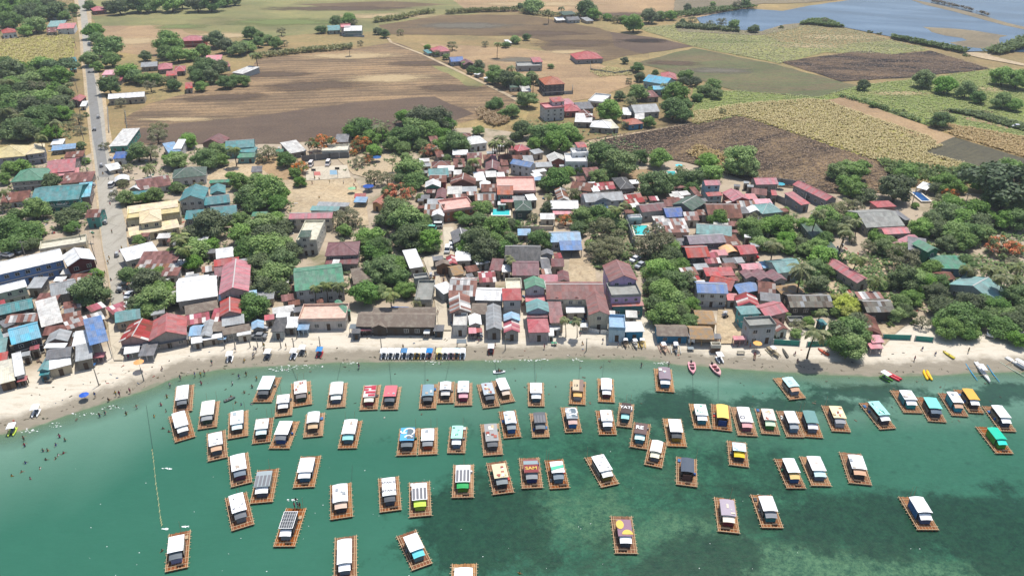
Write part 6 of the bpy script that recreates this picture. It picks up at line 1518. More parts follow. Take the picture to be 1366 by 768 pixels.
RD = [
('D1', (145, 345), (272, 325), (165, 172), Wt, '6c7074', '3f4448', 'raft nearest the left beach with crumpled white roof', 1, 'stains'),
('D1', (160, 530), (293, 490), (118, 362), Wt, 'e4e2dc', '5c6874', 'raft with white roof and pale awning over slate front', 1, None),
('D1', (305, 442), (430, 433), (330, 272), 'f2f0e0', '9a9c9c', '33503f', 'raft with cream edged white roof over dark green front', 0, None),
('D1', (655, 270), (780, 272), (725, 108), 'dcecec', '5a5e62', '4c5054', 'slanted raft with pale icy roof and dark ribbed awning', 0, None),
('D1', (370, 650), (500, 622), (362, 470), Wt, 'd8b090', '56606a', 'raft with marked white roof and peach awning', 1, 'stains'),
('D1', (497, 503), (630, 490), (505, 335), Wt, 'd8ecec', '4a423c', 'raft with white roof, pale aqua awning and brown front', 0, None),
('D1', (653, 533), (773, 530), (680, 372), Wt, 'd4e8e8', '2c4844', 'raft with white roof over dark teal front and reddish deck', 2, None),
('D1', (760, 567), (895, 568), (833, 390), Wt, '6c7074', '2c5088', 'slanted raft with white roof over deep blue front', 0, None),
('D1', (797, 368), (912, 352), (812, 225), Wt, 'f0eeea', '3c3a38', 'small raft with white roof and white awning, dark front', 0, None),
('D1', (907, 303), (1040, 283), (903, 150), 'e8dcd4', '7c7674', '2c4a3a', 'raft with brown and cream painted roof', 0, 'mural'),
('D1', (980, 497), (1108, 487), (1000, 345), Wt, 'd8b890', '5a4a40', 'raft with white roof and tan awning over brown front', 0, None),
('E1', (560, 157), (710, 118), (537, -56), Wt, '74808c', '6a4458', 'raft with white roof and grey awning over purple front', 1, None),
('E1', (688, 272), (852, 253), (742, 35), '9aa4a6', 'f4f2ee', '586070', 'raft with ribbed grey roof and white awning', 1, 'grey_stripes'),
('E1', (565, 460), (725, 408), (517, 228), Wt, '6c7074', '7c8084', 'raft with torn white roof over all grey front', 2, 'stains'),
('E1', (850, 567), (1005, 563), (940, 298), '4c5054', 'f4f2f0', '7c8488', 'raft with charcoal roof in a white frame', 2, 'grid'),
('E1', (102, 740), (265, 710), (130, 475), Wt, '6a7074', '8a88a8', 'raft at the lower left with white roof over lavender front', 2, None),
('E1', (988, 158), (1140, 153), (1043, -62), Wt, 'f4f4f2', '3c6c84', 'raft with long white roof and white awning over teal front', 1, None),
('D2', (27, 306), (148, 302), (47, 150), 'eceee8', 'e6e8dc', '58687c', 'raft with white roof and white awning over slate blue front', 0, None),
('D2', (237, 320), (355, 318), (265, 160), 'e6d8d4', 'ece6cc', '8c3440', 'raft with red and white patched roof', 0, 'red_stripes'),
('D2', (370, 318), (485, 318), (398, 170), 'e07078', '5c646a', '3c4a54', 'raft with salmon red roof and dark awning', 0, None),
('D2', (97, 568), (222, 565), (140, 388), Wt, '9cd8d4', '54707c', 'raft with white roof and aqua awning', 1, None),
('D2', (617, 313), (730, 312), (632, 155), '84a0ac', '50565a', '2c2e30', 'raft with faded blue grey roof and near black front', 0, None),
('D2', (733, 278), (843, 275), (742, 140), Wt, 'cac6c0', '444644', 'raft with white roof and light grey awning, left neighbour pink', 0, None),
('D2', (846, 292), (960, 293), (852, 145), Wt, 'e8a8b0', '8c2c4c', 'raft with white roof and pink awning over magenta front', 0, None),
('D2', (1028, 312), (1138, 295), (988, 158), 'b4bcc0', '5a6066', '3c4044', 'raft with patchy pale grey roof and slate awning', 0, 'mural'),
('D3', (38, 280), (132, 265), (-24, 133), Wt, 'd8c4b0', '6c5c44', 'raft with white roof and beige awning over brown front', 0, None),
('D2', (473, 613), (605, 610), (495, 438), '5caee0', '70787c', '4c5054', 'raft with bright blue roof painted with a white scroll', 1, 'swirl'),
('D2', (612, 607), (738, 605), (620, 435), Wt, '84888a', 'a04a2c', 'raft with white roof and grey awning over rust red front', 0, None),
('D2', (797, 598), (915, 596), (817, 428), 'a8dcc8', 'f4f4f2', '74849a', 'raft with mint striped roof and white awning', 1, 'green_mural'),
('D2', (1030, 613), (1159, 607), (1010, 410), '9a9a98', '62666a', '4a4e52', 'raft with dull grey roof and grey awning, pale deck', 0, 'mural'),
('D3', (57, 503), (172, 493), (24, 328), 'd8e4ec', '8a9498', '2c6cac', 'raft with bluish white roof over bright blue front', 1, None),
('D3', (212, 298), (320, 297), (210, 145), Wt, 'f4f4f0', '3c6470', 'raft alone with white roof and white awning over teal front', 0, None),
('D3', (240, 498), (353, 493), (222, 340), '5c6064', '787c7e', '4c3c44', 'raft with dark ribbed roof edged in pink', 0, 'grey_stripes'),
('D3', (475, 284), (582, 287), (482, 135), '8a7468', 'e8b468', '9aa0a4', 'raft with half brown half cream roof and orange awning', 0, 'half'),
('D3', (450, 467), (560, 462), (420, 302), 'a4acb0', 'c8a8a0', '2c70b0', 'raft with grey and white scroll roof over blue front', 0, 'swirl'),
('D3', (662, 270), (770, 272), (657, 118), Wt, 'eceaec', '5c2c3c', 'raft with white roof and white awning over maroon front', 0, None),
('D3', (668, 480), (783, 478), (644, 322), Wt, 'f4f4f4', '6c7478', 'raft with white roof, white awning, grey front, reddish deck end', 2, None),
('D3', (778, 423), (878, 435), (797, 272), '4c3c38', 'a8e4dc', '2c6470', 'raft with dark brown roof lettered in white', 0, None),
('D3', (862, 557), (977, 572), (890, 395), '6a5450', 'c8ece4', '3c8494', 'raft with brown roof lettered with two big white letters', 1, None),
('D3', (955, 672), (1073, 690), (992, 508), 'f4f2e8', 'f2e8c8', '6a6c70', 'raft with cream white roof and cream awning', 2, None),
('D3', (1032, 203), (1152, 205), (1018, 55), '8c7c84', 'f4f4f4', '3c7c9c', 'raft with mauve brown roof and white awning near the shore', 0, None),
('D4', (1, 556), (127, 553), (-30, 375), Wt, '44484c', 'a0842c', 'raft with white roof and black awning over yellow black front', 0, None),
('P', (657.6, 659.8), (686, 656.7), (648.3, 616.7), 'e2d4ac', '80888a', '33383c', 'raft with mottled cream and red painted roof', 2, 'mural'),
('P', (696, 651.8), (724.6, 650.5), (692, 610.5), '9a5a58', '8a8e90', '22346c', 'raft with maroon signboard roof over navy front', 1, 'signboard'),
('P', (733.6, 652.7), (760, 650.1), (726, 613.6), Wt, '7c8890', '5c7484', 'raft with white roof crossed by a mint green band', 2, 'diag'),
('P', (802.6, 651.4), (825.8, 644.1), (779.8, 610.8), Wt, 'f2f0ea', '7c6c2c', 'slanted raft with white roof over olive front', 1, 'stains'),
('P', (820.3, 738.4), (850.8, 738.4), (814.2, 687.6), '8c6c7c', 'fafafa', '4c525a', 'raft with mauve roof carrying two yellow signs', 1, 'yellow_signs'),
('E2', (55, 383), (213, 355), (52, 140), Wt, 'd4b8a4', '3c4048', 'raft with white roof and pinkish beige awning', 1, None),
('P', (506.3, 683), (536, 680.4), (504.2, 637.2), Wt, '54585e', '4c5460', 'raft with white roof bearing two lines of faint letters', 1, None),
('P', (546.1, 690.3), (576, 687), (545.3, 643.4), Wt, 'c8e054', '9cbc3c', 'raft with grey striped white roof and lime awning', 1, 'grey_stripes'),
('P', (602.5, 664), (632, 663.4), (604.6, 619.2), Wt, '2ca458', '5c8c2c', 'raft with grey striped white roof and green awning', 0, 'grey_stripes'),
('E2', (620, 730), (765, 682), (508, 488), Wt, '64c8d0', '6c8484', 'tilted raft with white roof and cyan awning', 2, None),
('P', (444.5, 776), (476.5, 776), (446.4, 714.8), Wt, 'f0eef0', '7c8490', 'raft cut by the bottom edge with big white roof', 1, None),
('P', (600, 806), (636, 806), (602.5, 751), Wt, 'f0f0f0', '7c8490', 'lowest raft of the bay, only its roof showing', 0, None),
('D4', (172, 440), (285, 440), (137, 280), 'eef4ee', 'f4f4f4', '2c8494', 'raft with green and white mural roof over teal front', 0, 'green_mural'),
('D4', (290, 445), (418, 457), (279, 280), 'f0cc6c', 'f0cc6c', '2c4c8c', 'raft with long plain yellow roof', 1, 'LONG'),
('D4', (452, 485), (582, 488), (402, 300), 'f0eeee', 'd8a0a0', '8c5460', 'raft with ring emblem on its white roof and pinkish awning', 0, 'ring'),
('D4', (605, 475), (725, 477), (559, 312), 'eedfd0', 'c8e4bc', '3c8c3c', 'raft with cream roof scrawled in red over green front', 1, 'mural'),
('D4', (765, 495), (880, 495), (695, 325), Wt, '9aa2a8', '5c8098', 'raft with white roof and grey awning in the right hand row', 1, None),
('D4', (878, 495), (1000, 497), (822, 330), '6c9490', 'dcdce0', '6c7888', 'raft with teal grey roof and pale awning', 1, None),
('D4', (785, 258), (890, 243), (675, 117), 'b8e0e0', 'd0a484', '7c8894', 'raft with pale aqua roof and peach awning near the shore', 0, None),
('D4', (1055, 458), (1178, 462), (985, 290), 'f2dcac', '9a9ca0', 'a4a8ac', 'raft with cream yellow roof edged red', 1, 'mural'),
('D4', (397, 675), (525, 685), (382, 515), 'd4ecec', 'f0cc2c', '3c3c40', 'raft with icy white roof and yellow awning', 1, 'stains'),
('E4', (60, 133), (210, 157), (62, -62), '505a68', '505a68', '6a4c44', 'raft with long dark slate roof', 1, 'LONG'),
('E4', (350, 462), (503, 472), (322, 222), 'a89ca6', 'f0e0cc', '7c2c34', 'raft with mauve roof and cream awning over dark red front', 1, 'diag2'),
('E4', (655, 440), (805, 433), (575, 207), Wt, '8a8c90', '2c7c7c', 'raft with white roof lettered along one edge over teal front', 1, None),
('E4', (828, 165), (962, 160), (739, -43), 'eef4f4', 'e4c07c', '2c5c8c', 'raft with white roof and straw yellow awning', 2, None),
('E4', (998, 147), (1138, 145), (912, -59), Wt, 'c4e0e0', '5c6c7c', 'raft with white roof and pale aqua awning over slate', 0, None),
('E5', (35, 132), (193, 135), (-35, -87), Wt, 'd0a484', '443c3c', 'raft with white roof and tan awning over black front', 1, None),
('E5', (510, 453), (658, 448), (374, 220), Wt, 'f0f0f0', '4c5c7c', 'lone raft at lower right with white roof and blue flank', 1, None),
('D5', (230, 447), (335, 437), (92, 275), 'a4e0d8', 'f0eeec', '4c444c', 'raft with aqua painted roof and marked white awning', 1, 'green_mural'),
('D5', (383, 340), (505, 340), (292, 193), Wt, 'f4f4f4', '2ca09c', 'raft with white roof over turquoise front, aqua raft beside it', 1, None),
('D5', (543, 400), (655, 393), (455, 240), '7cd8cc', '5c6c7c', '38404c', 'raft with solid aqua roof and slate awning', 2, None),
('D5', (692, 360), (797, 360), (600, 212), Wt, 'c8a488', '2ca0b4', 'raft with white roof and tan awning over turquoise flank', 2, None),
('D5', (800, 340), (900, 340), (700, 190), 'e8b04c', 'f6f6f6', '4c3c3c', 'raft with orange roof and white awning', 1, None),
('D5', (1000, 458), (1105, 458), (880, 295), Wt, 'f8f8f8', '3c4c64', 'rightmost raft with white roof and white awning', 1, None),
('D5', (975, 602), (1085, 597), (840, 428), '14c8a4', '2cd8c0', '4c9c2c', 'raft with vivid turquoise green roof', 2, None)]
TXT = {'raft with dark brown roof lettered in white': [('YATI', 1.35, 0, .55, INKW)], 'raft with brown roof lettered with two big white letters': [('RE', 1.6, -.12, .55, INKW)],
       'raft with white roof bearing two lines of faint letters': [('RYAN C', .8, 0, .72, plain('faint', '8a8a8c', .8)), ('RYAN 2', .8, 0, .25, plain('faint', '8a8a8c', .8))],
       'raft with maroon signboard roof over navy front': [('SAM', 1.3, 0, .3, INKY)], 'raft with half brown half cream roof and orange awning': [('13', 1.1, -.2, .45, INKD)]}
for r_ in RD:
    tile, a_, b_, c_, roof, awn, fr, words, dk, dec = r_
    sd_ = {'lone raft at lower right with white roof and blue flank': '2c6c9c', 'raft with white roof and tan awning over turquoise flank': '3ca4b0', 'raft with vivid turquoise green roof': '4c9c3c', 'raft with white roof over turquoise front, aqua raft beside it': '3c8c90'}.get(words)
    lg = dec == 'LONG'; dd = None if dec in ('LONG',) else ('diag' if dec == 'diag2' else dec)
    if dec == 'diag2': dd = None
    raft(tile, a_, b_, c_, roof, awn, fr, words, dk, dd, sd_, noawn=lg, long_=lg, text=TXT.get(words))

# ------------------------------------------------------------------ boats
WPA = plain('boat_white', 'f0f0ee', .9, .35, .04)
def hull(m, L, W, H, z=0, x=0, full=.75, mi=0, n=9):
    rg = []
    for i in range(n):
        t = i / (n - 1); y = -L / 2 + L * t; w_ = W / 2 * (math.sin(math.pi * min(.5, t * .5 + (1 - t) * full * .5 + .0)) if False else (1 - (max(0, t - .45) / .55) ** 2.2) * (1 if t > .12 else .86)); w_ = max(w_, .03); sh_ = H * (1 + .25 * t ** 2)
        rg.append([(x - w_, y, z + sh_), (x - w_ * .8, y, z + sh_ * .3), (x, y, z), (x + w_ * .8, y, z + sh_ * .3), (x + w_, y, z + sh_), (x + w_ * .8, y, z + sh_ * .93), (x, y, z + sh_ * .6), (x - w_ * .8, y, z + sh_ * .93)])
    m.rings(rg, mi)
def pedal_boat_proto(can, hul):
    o = bpy.data.objects.new('pedal_boat', None); C.objects.link(o)
    for s in (-1, 1):
        m = MB(); hull(m, 3.0, .55, .42, 0, s * .52); q = m.build('hull', plain('fibreglass', hul, .9, .35, .05), o, True)
    m = MB(); m.box(-.45, .45, -.9, .6, .32, .42); m.box(-.42, .42, -.75, -.62, .421, .95); m.build('seat', plain('seat', '6a7078', .8), o)
    m = MB()
    for s in (-1, 1):
        for y in (-1.25, .45): m.tube([(s * .62, y, .4), (s * .66, y, 1.75)], .035, 5)
    m.build('canopy_post', STEEL, o)
    m = MB(); arch(m, -.82, .82, -1.5, .75, 1.75, .12, th=.06, sag=0); m.build('canopy', clothmat(can), o)
    m = MB(); m.tube([(0, .75, .4), (0, .62, .85)], .03, 5); m.tube([(-.2, .62, .85), (.2, .62, .85)], .03, 5); m.build('steering_bar', STEEL, o)
    return o
PBP = {}
def pedal_boat(px, py, rz, can, hul, words):
    key = (can, hul); p = at(px, py); z = max(p.z, SEA - .12)
    if key not in PBP: o = pedal_boat_proto(can, hul); PBP[key] = (o, list(o.children))
    else:
        s, ch = PBP[key]; o = s.copy(); C.objects.link(o)
        for c_ in ch: q = c_.copy(); C.objects.link(q); q.parent = o
    o.location = (p.x, p.y, z); o.rotation_euler = (0, 0, rz); reg(o, words, 'pedal boat', 'pedal boats drawn up on the beach')
W_ = 'f4f4f2'
row = [(512, W_, W_), (521, W_, W_), (530, W_, W_), (539.5, '4c80ac', W_), (548, W_, W_), (556, 'f4eedc', 'e0b860'), (564.5, 'e4f0f4', W_), (573, '1c84d0', 'c89a90'), (586, 'f2e0a8', 'e8c860'), (593.5, W_, W_), (601.5, W_, 'd8b0b4'), (609, 'd4ecec', 'e0b080'), (617, W_, 'd8e4ec')]
ow = ['pedal boat, first at the left end of the long beach row', 'pedal boat, second from the left end of the long row', 'white pedal boat just left of the dull blue canopied one', 'pedal boat with dull blue canopy in the long row', 'white pedal boat just right of the dull blue canopied one', 'pedal boat with cream canopy and tan hulls in the row', 'white pedal boat left of the vivid blue canopied one', 'pedal boat with vivid blue canopy in the long row', 'pedal boat with pale yellow canopy and yellow hulls', 'white pedal boat just right of the yellow one', 'white canopied pedal boat with pinkish hulls in the row', 'pedal boat with icy canopy and tan hulls near row end', 'pedal boat at the right end of the long beach row']
for (x, cn, hl), wd in zip(row, ow): pedal_boat(x, 476, math.pi + random.uniform(-.06, .06), cn, hl, wd)
for x, y, rz, cn, hl, wd in [(307, 480, .2, W_, W_, 'white pedal boat alone below the tree topped beach stalls'), (357.5, 477, .05, W_, '6a6a68', 'white canopied pedal boat with dark hulls on the sand'), (392, 476, 0, W_, W_, 'white pedal boat, left one of a pair on the sand'), (403.5, 471.5, 0, 'eeeeee', '8a8a86', 'white pedal boat, right one of a pair, partly in shade'), (426.5, 474, 0, '3c88c4', 'c03c48', 'pedal boat with blue canopy and red hulls'),
    (655, 470, 0, 'f0f0f0', '8a3c30', 'white canopied pedal boat with brown red hulls right of the row'), (960, 481, .1, W_, W_, 'white pedal boat above the two pink motor boats'), (48.5, 552, .25, W_, W_, 'white pedal boat on the far left beach'), (17, 577, .25, W_, 'c8dc50', 'white canopied pedal boat with lime hulls at far left'), (1182, 506, .5, W_, '5c9c3c', 'pedal boat with white canopy and green yellow hulls')]: pedal_boat(x, y, math.pi + rz, cn, hl, wd)
def motor_boat(px, py, rz, words, col='e0a0a8', inn='c8c0bc'):
    p = at(px, py); o = thing('motor_boat', words, 'boat', (p.x, p.y, SEA - .1), rz); m = MB(); hull(m, 5.0, 1.9, .75); m.build('hull', plain('fibreglass', col, .9, .4, .05), o, True)
    m = MB(); m.box(-.62, .62, -1.9, .9, .5, .62); m.build('floor', plain('boat_floor', inn, .8), o)
    m = MB(); m.box(-.6, .6, -1.3, -.9, .62, .95); m.box(-.6, .6, -.1, .25, .62, .95); m.build('seat', plain('seat', '7a4048', .8), o)
    m = MB(); m.box(-.5, .5, .7, .78, .62, 1.15); m.build('windshield', GLASS, o); m = MB(); m.box(-.2, .2, -2.85, -2.4, .2, 1.1); m.build('outboard_motor', INKD, o)
motor_boat(923, 493, math.pi - .1, 'pink motor boat with pale floor moored near the beach'); motor_boat(955, 495.5, math.pi + .2, 'pink motor boat with dark red seats moored near the beach', 'e4b0b0', '8a3c44')
def bangka(px, py, rz, words, L=9, sp=2.6, of='3c98c0', hc='e8e8e4', water=True):
    p = at(px, py); o = thing('outrigger_boat', words, 'boat', (p.x, p.y, SEA if water else p.z), rz); m = MB(); hull(m, L, 1.0, .75); m.build('hull', plain('hull_paint', hc, .85, .5), o, True)
    for s in (-1, 1):
        m = MB(); m.tube([(s * sp, -L * .42, .25), (s * sp, 0, .12), (s * sp, L * .42, .3)], [.1, .14, .08], 6); m.build('outrigger', plain('outrigger_paint', of, .9), o)
    m = MB()
    for y in (-L * .25, L * .2): m.tube([(-sp, y, .25), (0, y, .95), (sp, y, .25)], .06, 5)
    m.build('outrigger_arm', POLE, o); m = MB(); arch(m, -.6, .6, -L * .2, L * .12, 1.7, .12, sag=0); m.build('canopy', clothmat('e4e4e6'), o)
    m = MB()
    for s in (-.5, .5):
        for y in (-L * .18, L * .1): m.tube([(s, y, .7), (s, y, 1.7)], .03, 4)
    m.build('canopy_post', POLE, o)
bangka(1310, 498, math.pi - .12, 'outrigger boat with blue outriggers beached at the far right'); bangka(1362, 490, math.pi + .4, 'outrigger boat with pale outriggers cut by the right edge', of='b8c0a8', sp=3.0)
bangka(885, 466, math.pi + .1, 'slim outrigger canoe on the sand before the blue walled hut', L=5, sp=1.1, of='b09080', hc='c8a890', water=False); bangka(901, 466, math.pi - .08, 'grey outrigger canoe on sand below the blue walled hut', L=5.5, sp=1.2, of='c8c8c0', hc='7a8084', water=False)
bangka(834, 460, math.pi, 'small outrigger canoe, leftmost of three before the tent pavilion', L=3.6, sp=.9, of='b0a48c', hc='8a7a68', water=False); bangka(847, 461, math.pi + .15, 'small pale outrigger canoe, middle of three before the pavilion', L=4, sp=.9, of='c0b8a0', hc='d8d4c8', water=False); bangka(856, 460, math.pi - .1, 'small yellowish outrigger canoe, rightmost of three before the pavilion', L=4, sp=.9, of='c8b060', hc='c0a868', water=False)
bangka(1031, 471, math.pi + .3, 'wooden outrigger canoe near the teal beach fence', L=5, sp=1.1, of='8a8468', hc='a89c80', water=False)
def canoe(px, py, rz, words, col, L=3.6, W=.8):
    p = at(px, py); o = thing('canoe', words, 'boat', (p.x, p.y, max(p.z, SEA)), rz); m = MB(); hull(m, L, W, .4); m.build('hull', plain('canoe_paint', col, .85, .4), o, True); m = MB(); m.box(-W * .3, W * .3, -.2, .05, .3, .37); m.build('seat', WOODD, o)
canoe(1047, 471.5, .05, 'dark narrow canoe on sand before the teal fence', '4c4a40', 4, .7); canoe(1007, 475, -.35, 'brown narrow canoe on the sand below the concrete house', '6a5444', 4, .6)
canoe(307.5, 538.5, -.9, 'small dark canoe with swimmers near the left rafts', '54605c', 2.8, .8); canoe(1098, 470, .5, 'orange red canoe beside the big beach tree', 'c86040', 3.6, 1.0)
canoe(1265, 474, .4, 'yellow and black canoe under the right hand trees', 'c0b030', 3.6, .9)
def banana_boat(px, py, rz, words, c1, c2):
    p = at(px, py); o = thing('inflatable_boat', words, 'boat', (p.x, p.y, SEA), rz)
    for s in (-1, 1):
        m = MB(); m.tube([(s * .55, -1.9, .3), (s * .5, -1.5, .22), (s * .5, 1.2, .22), (s * .42, 1.8, .45), (s * .3, 2.1, .6)], [.12, .32, .34, .28, .1], 10); m.build('float_tube', plain('inflatable', c1, .95, .35), o, True)
    m = MB(); m.tube([(0, -1.5, .5), (0, 0, .58), (0, 1.3, .5)], [.2, .33, .18], 10); m.build('seat_tube', plain('inflatable', c2, .95, .35), o, True)
banana_boat(1192, 503.5, .65, 'red inflatable ride beside the green hulled pedal boat', 'd03040', 'e05058'); banana_boat(1237, 502, -.15, 'yellow inflatable ride with blue bow at the right shore', 'f0c020', 'e8a828')
p = G(666, 497, SEA); o = thing('water_scooter', 'black and white water scooter with rider crossing toward the shore', 'water scooter', (p.x, p.y, SEA - .1), -1.5)
m = MB(); hull(m, 3.1, 1.15, .5); m.build('hull', WPA, o, True); m = MB(); hull(m, 1.9, .5, .35, .45, 0); m.build('seat', INKD, o, True); m = MB(); m.tube([(0, .7, .7), (0, .5, 1.05)], .05, 5); m.tube([(-.35, .5, 1.05), (.35, .5, 1.05)], .035, 5); m.build('handlebar', INKD, o)

# ------------------------------------------------------------------ people
SKIN = [plain('skin', c_, .8, .5, .03) for c_ in ('9a6c50', '7c5440', 'b08464')]; HAIR = plain('hair', '1c1814', .8); CL = [plain('cloth', c_, .85, .8, .05) for c_ in ('b03040', '2c4c8c', 'e8e6e0', '2c2c30', 'd8a838', '3c8c7c', 'c86a88')]
def body(pose, seed):
    J = dict(pelvis=(0, 0, .92), waist=(0, 0, 1.05), chest=(0, -.01, 1.28), neck=(0, 0, 1.45), head0=(0, .01, 1.53), head1=(0, .015, 1.62), top=(0, 0, 1.69), nose=(0, .09, 1.58),
             shl=(-.17, 0, 1.38), shr=(.17, 0, 1.38), hl=(-.09, 0, .88), hr=(.09, 0, .88), kl=(-.1, .02, .48), kr=(.1, .02, .48), al=(-.11, -.02, .08), ar=(.11, -.02, .08), tl=(-.12, .13, .03), tr=(.12, .13, .03),
             el=(-.24, -.02, 1.12), er=(.24, -.02, 1.12), wl=(-.26, .06, .88), wr=(.26, .06, .88), fl=(-.265, .09, .78), fr=(.265, .09, .78))
    if pose == 'walk': J.update(kl=(-.1, .2, .5), al=(-.1, .16, .1), tl=(-.1, .3, .06), kr=(.1, -.06, .48), ar=(.1, -.28, .12), tr=(.1, -.16, .04), el=(-.22, -.16, 1.14), wl=(-.22, -.12, .92), fl=(-.22, -.08, .83), er=(.22, .12, 1.14), wr=(.22, .24, .96), fr=(.22, .29, .88))
    if pose == 'wade': J.update(el=(-.38, .05, 1.2), er=(.38, .05, 1.2), wl=(-.56, .18, 1.12), wr=(.56, .18, 1.12), fl=(-.63, .24, 1.1), fr=(.63, .24, 1.1))
    if pose == 'sit': 
        J = {k: (a, b, c - .5) for k, (a, b, c) in J.items()}; J.update(kl=(-.12, .42, .42), kr=(.12, .42, .42), al=(-.12, .45, .05), ar=(.12, .45, .05), tl=(-.12, .58, .03), tr=(.12, .58, .03), wl=(-.2, .3, .6), wr=(.2, .3, .6), fl=(-.16, .38, .6), fr=(.16, .38, .6), el=(-.24, .05, .66), er=(.24, .05, .66))
    Rr = dict(pelvis=.145, waist=.125, chest=.15, neck=.055, head0=.08, head1=.098, top=.06, nose=.02, shl=.07, shr=.07, hl=.09, hr=.09, kl=.06, kr=.06, al=.042, ar=.042, tl=.035, tr=.035, el=.042, er=.042, wl=.03, wr=.03, fl=.032, fr=.032)
    E = [('pelvis', 'waist'), ('waist', 'chest'), ('chest', 'neck'), ('neck', 'head0'), ('head0', 'head1'), ('head1', 'top'), ('head0', 'nose'), ('chest', 'shl'), ('chest', 'shr'), ('shl', 'el'), ('shr', 'er'), ('el', 'wl'), ('er', 'wr'), ('wl', 'fl'), ('wr', 'fr'), ('pelvis', 'hl'), ('pelvis', 'hr'), ('hl', 'kl'), ('hr', 'kr'), ('kl', 'al'), ('kr', 'ar'), ('al', 'tl'), ('ar', 'tr')]
    ks = list(J); me = bpy.data.meshes.new('person_body'); me.from_pydata([J[k] for k in ks], [(ks.index(a), ks.index(b)) for a, b in E], [])
    o = bpy.data.objects.new('tmp', me); C.objects.link(o); md = o.modifiers.new('s', 'SKIN'); sv = me.skin_vertices[0].data
    for i, k in enumerate(ks): sv[i].radius = (Rr[k],) * 2; sv[i].use_root = (k == 'pelvis')
    md.use_smooth_shade = True; s2 = o.modifiers.new('u', 'SUBSURF'); s2.levels = 1
    dg = bpy.context.evaluated_depsgraph_get(); out = bpy.data.meshes.new_from_object(o.evaluated_get(dg)); bpy.data.objects.remove(o); out.name = 'body'; out.materials.clear(); out.materials.append(SKIN[seed % 3])
    h = MB(); hc = Vector(J['head1']); 
    h.rings([[(hc.x + .108 * r_ * math.cos(t), hc.y - .012 + .115 * r_ * math.sin(t), hc.z + dz) for t in np.linspace(0, 6.28 * 11 / 12, 12)] for r_, dz in ((.94, -.02), (1.02, .03), (.85, .08), (.4, .115))])
    s = MB(); px_ = Vector(J['pelvis'])
    for sd_, hk, kk in ((-1, 'hl', 'kl'), (1, 'hr', 'kr')):
        a, b = Vector(J[hk]), Vector(J[kk]); s.tube([a + Vector((0, 0, .1)), a, a.lerp(b, .55)], [.125, .115, .092], 8)
    t_ = MB(); w_, c_, n_ = Vector(J['waist']), Vector(J['chest']), Vector(J['neck'])
    t_.rings([[(p_.x + a_ * math.cos(t), p_.y + b_ * math.sin(t), p_.z) for t in np.linspace(0, 6.28 * 11 / 12, 12)] for p_, a_, b_ in ((w_ - Vector((0, 0, .14)), .165, .14), (w_, .15, .135), (c_, .2, .155), (c_ + Vector((0, 0, .09)), .2, .13), (n_ - Vector((0, 0, .03)), .09, .08))], cap=False)
    return out, h.mesh('hair', HAIR, True), s.mesh('shorts', CL[3], True), t_.mesh('shirt', CL[0], True)
BOD = {p_: body(p_, i) for i, p_ in enumerate(('stand', 'walk', 'wade', 'sit'))}
def person(px, py, pose, words, cl=0, shirt=True, rz=None, pos=None, swim=False):
    p = at(px, py, 0) if pos is None else pos
    if pos is None and p.z < SEA:                              # in the sea: wading where it is shallow, swimming where deep
        dd = SEA - p.z; q = G(px, py, SEA); z = max(p.z, SEA - 1.15); p = Vector((q.x, q.y, z)); pose = 'wade'
    o = thing('person', words, 'person', tuple(p), random.uniform(0, 6.28) if rz is None else rz); bm_, hm, sm, tm = BOD[pose]
    q = put('body', bm_, o); q.material_slots[0].link = 'OBJECT'; q.material_slots[0].material = SKIN[(px > 0) * int(px) % 3]
    put('hair', hm, o)
    for me, c_ in ((sm, CL[(cl + 1) % 7]), (tm, CL[cl % 7])):
        if me is tm and not shirt: continue
        g = put(me.name.split('.')[0], me, o); g.material_slots[0].link = 'OBJECT'; g.material_slots[0].material = c_
    return o
CN = ['red', 'blue', 'white', 'black', 'yellow', 'green', 'pink']
sw = [('D0', 155, 515), ('D0', 160, 555), ('D0', 277, 585), ('D0', 307, 583), ('D0', 360, 550), ('D0', 383, 495), ('D0', 418, 518), ('D0', 375, 612), ('D0', 408, 598), ('D0', 295, 640), ('D0', 357, 632), ('D0', 165, 662), ('D0', 140, 718), ('D0', 77, 743), ('D0', 258, 695), ('D0', 640, 365), ('D0', 675, 350), ('D0', 810, 352), ('D0', 877, 312), ('D0', 1032, 292), ('D0', 988, 365), ('D0', 1045, 440), ('D0', 1083, 460), ('D0', 1065, 330), ('D0', 1070, 243), ('D1', 572, 118), ('D1', 330, 158), ('D1', 655, 178), ('D1', 530, 160), ('D1', 520, 240), ('D1', 490, 265), ('D1', 548, 275), ('D1', 585, 287), ('D1', 605, 213), ('D1', 685, 128), ('D1', 650, 285), ('D2', 235, 50), ('D3', 938, 45), ('E1', 1010, 240), ('E1', 85, 595), ('D0', 195, 760), ('E3', 172, 750)]
for i, (t_, x, y) in enumerate(sw):
    c_ = (i * 5 + 2) % 7; X, Y = T(t_, x, y); sh_ = i % 3 != 0; person(X, Y, 'wade', f'bather in {CN[c_]} shirt in the water' if sh_ else 'bare chested bather in the water', c_, sh_)
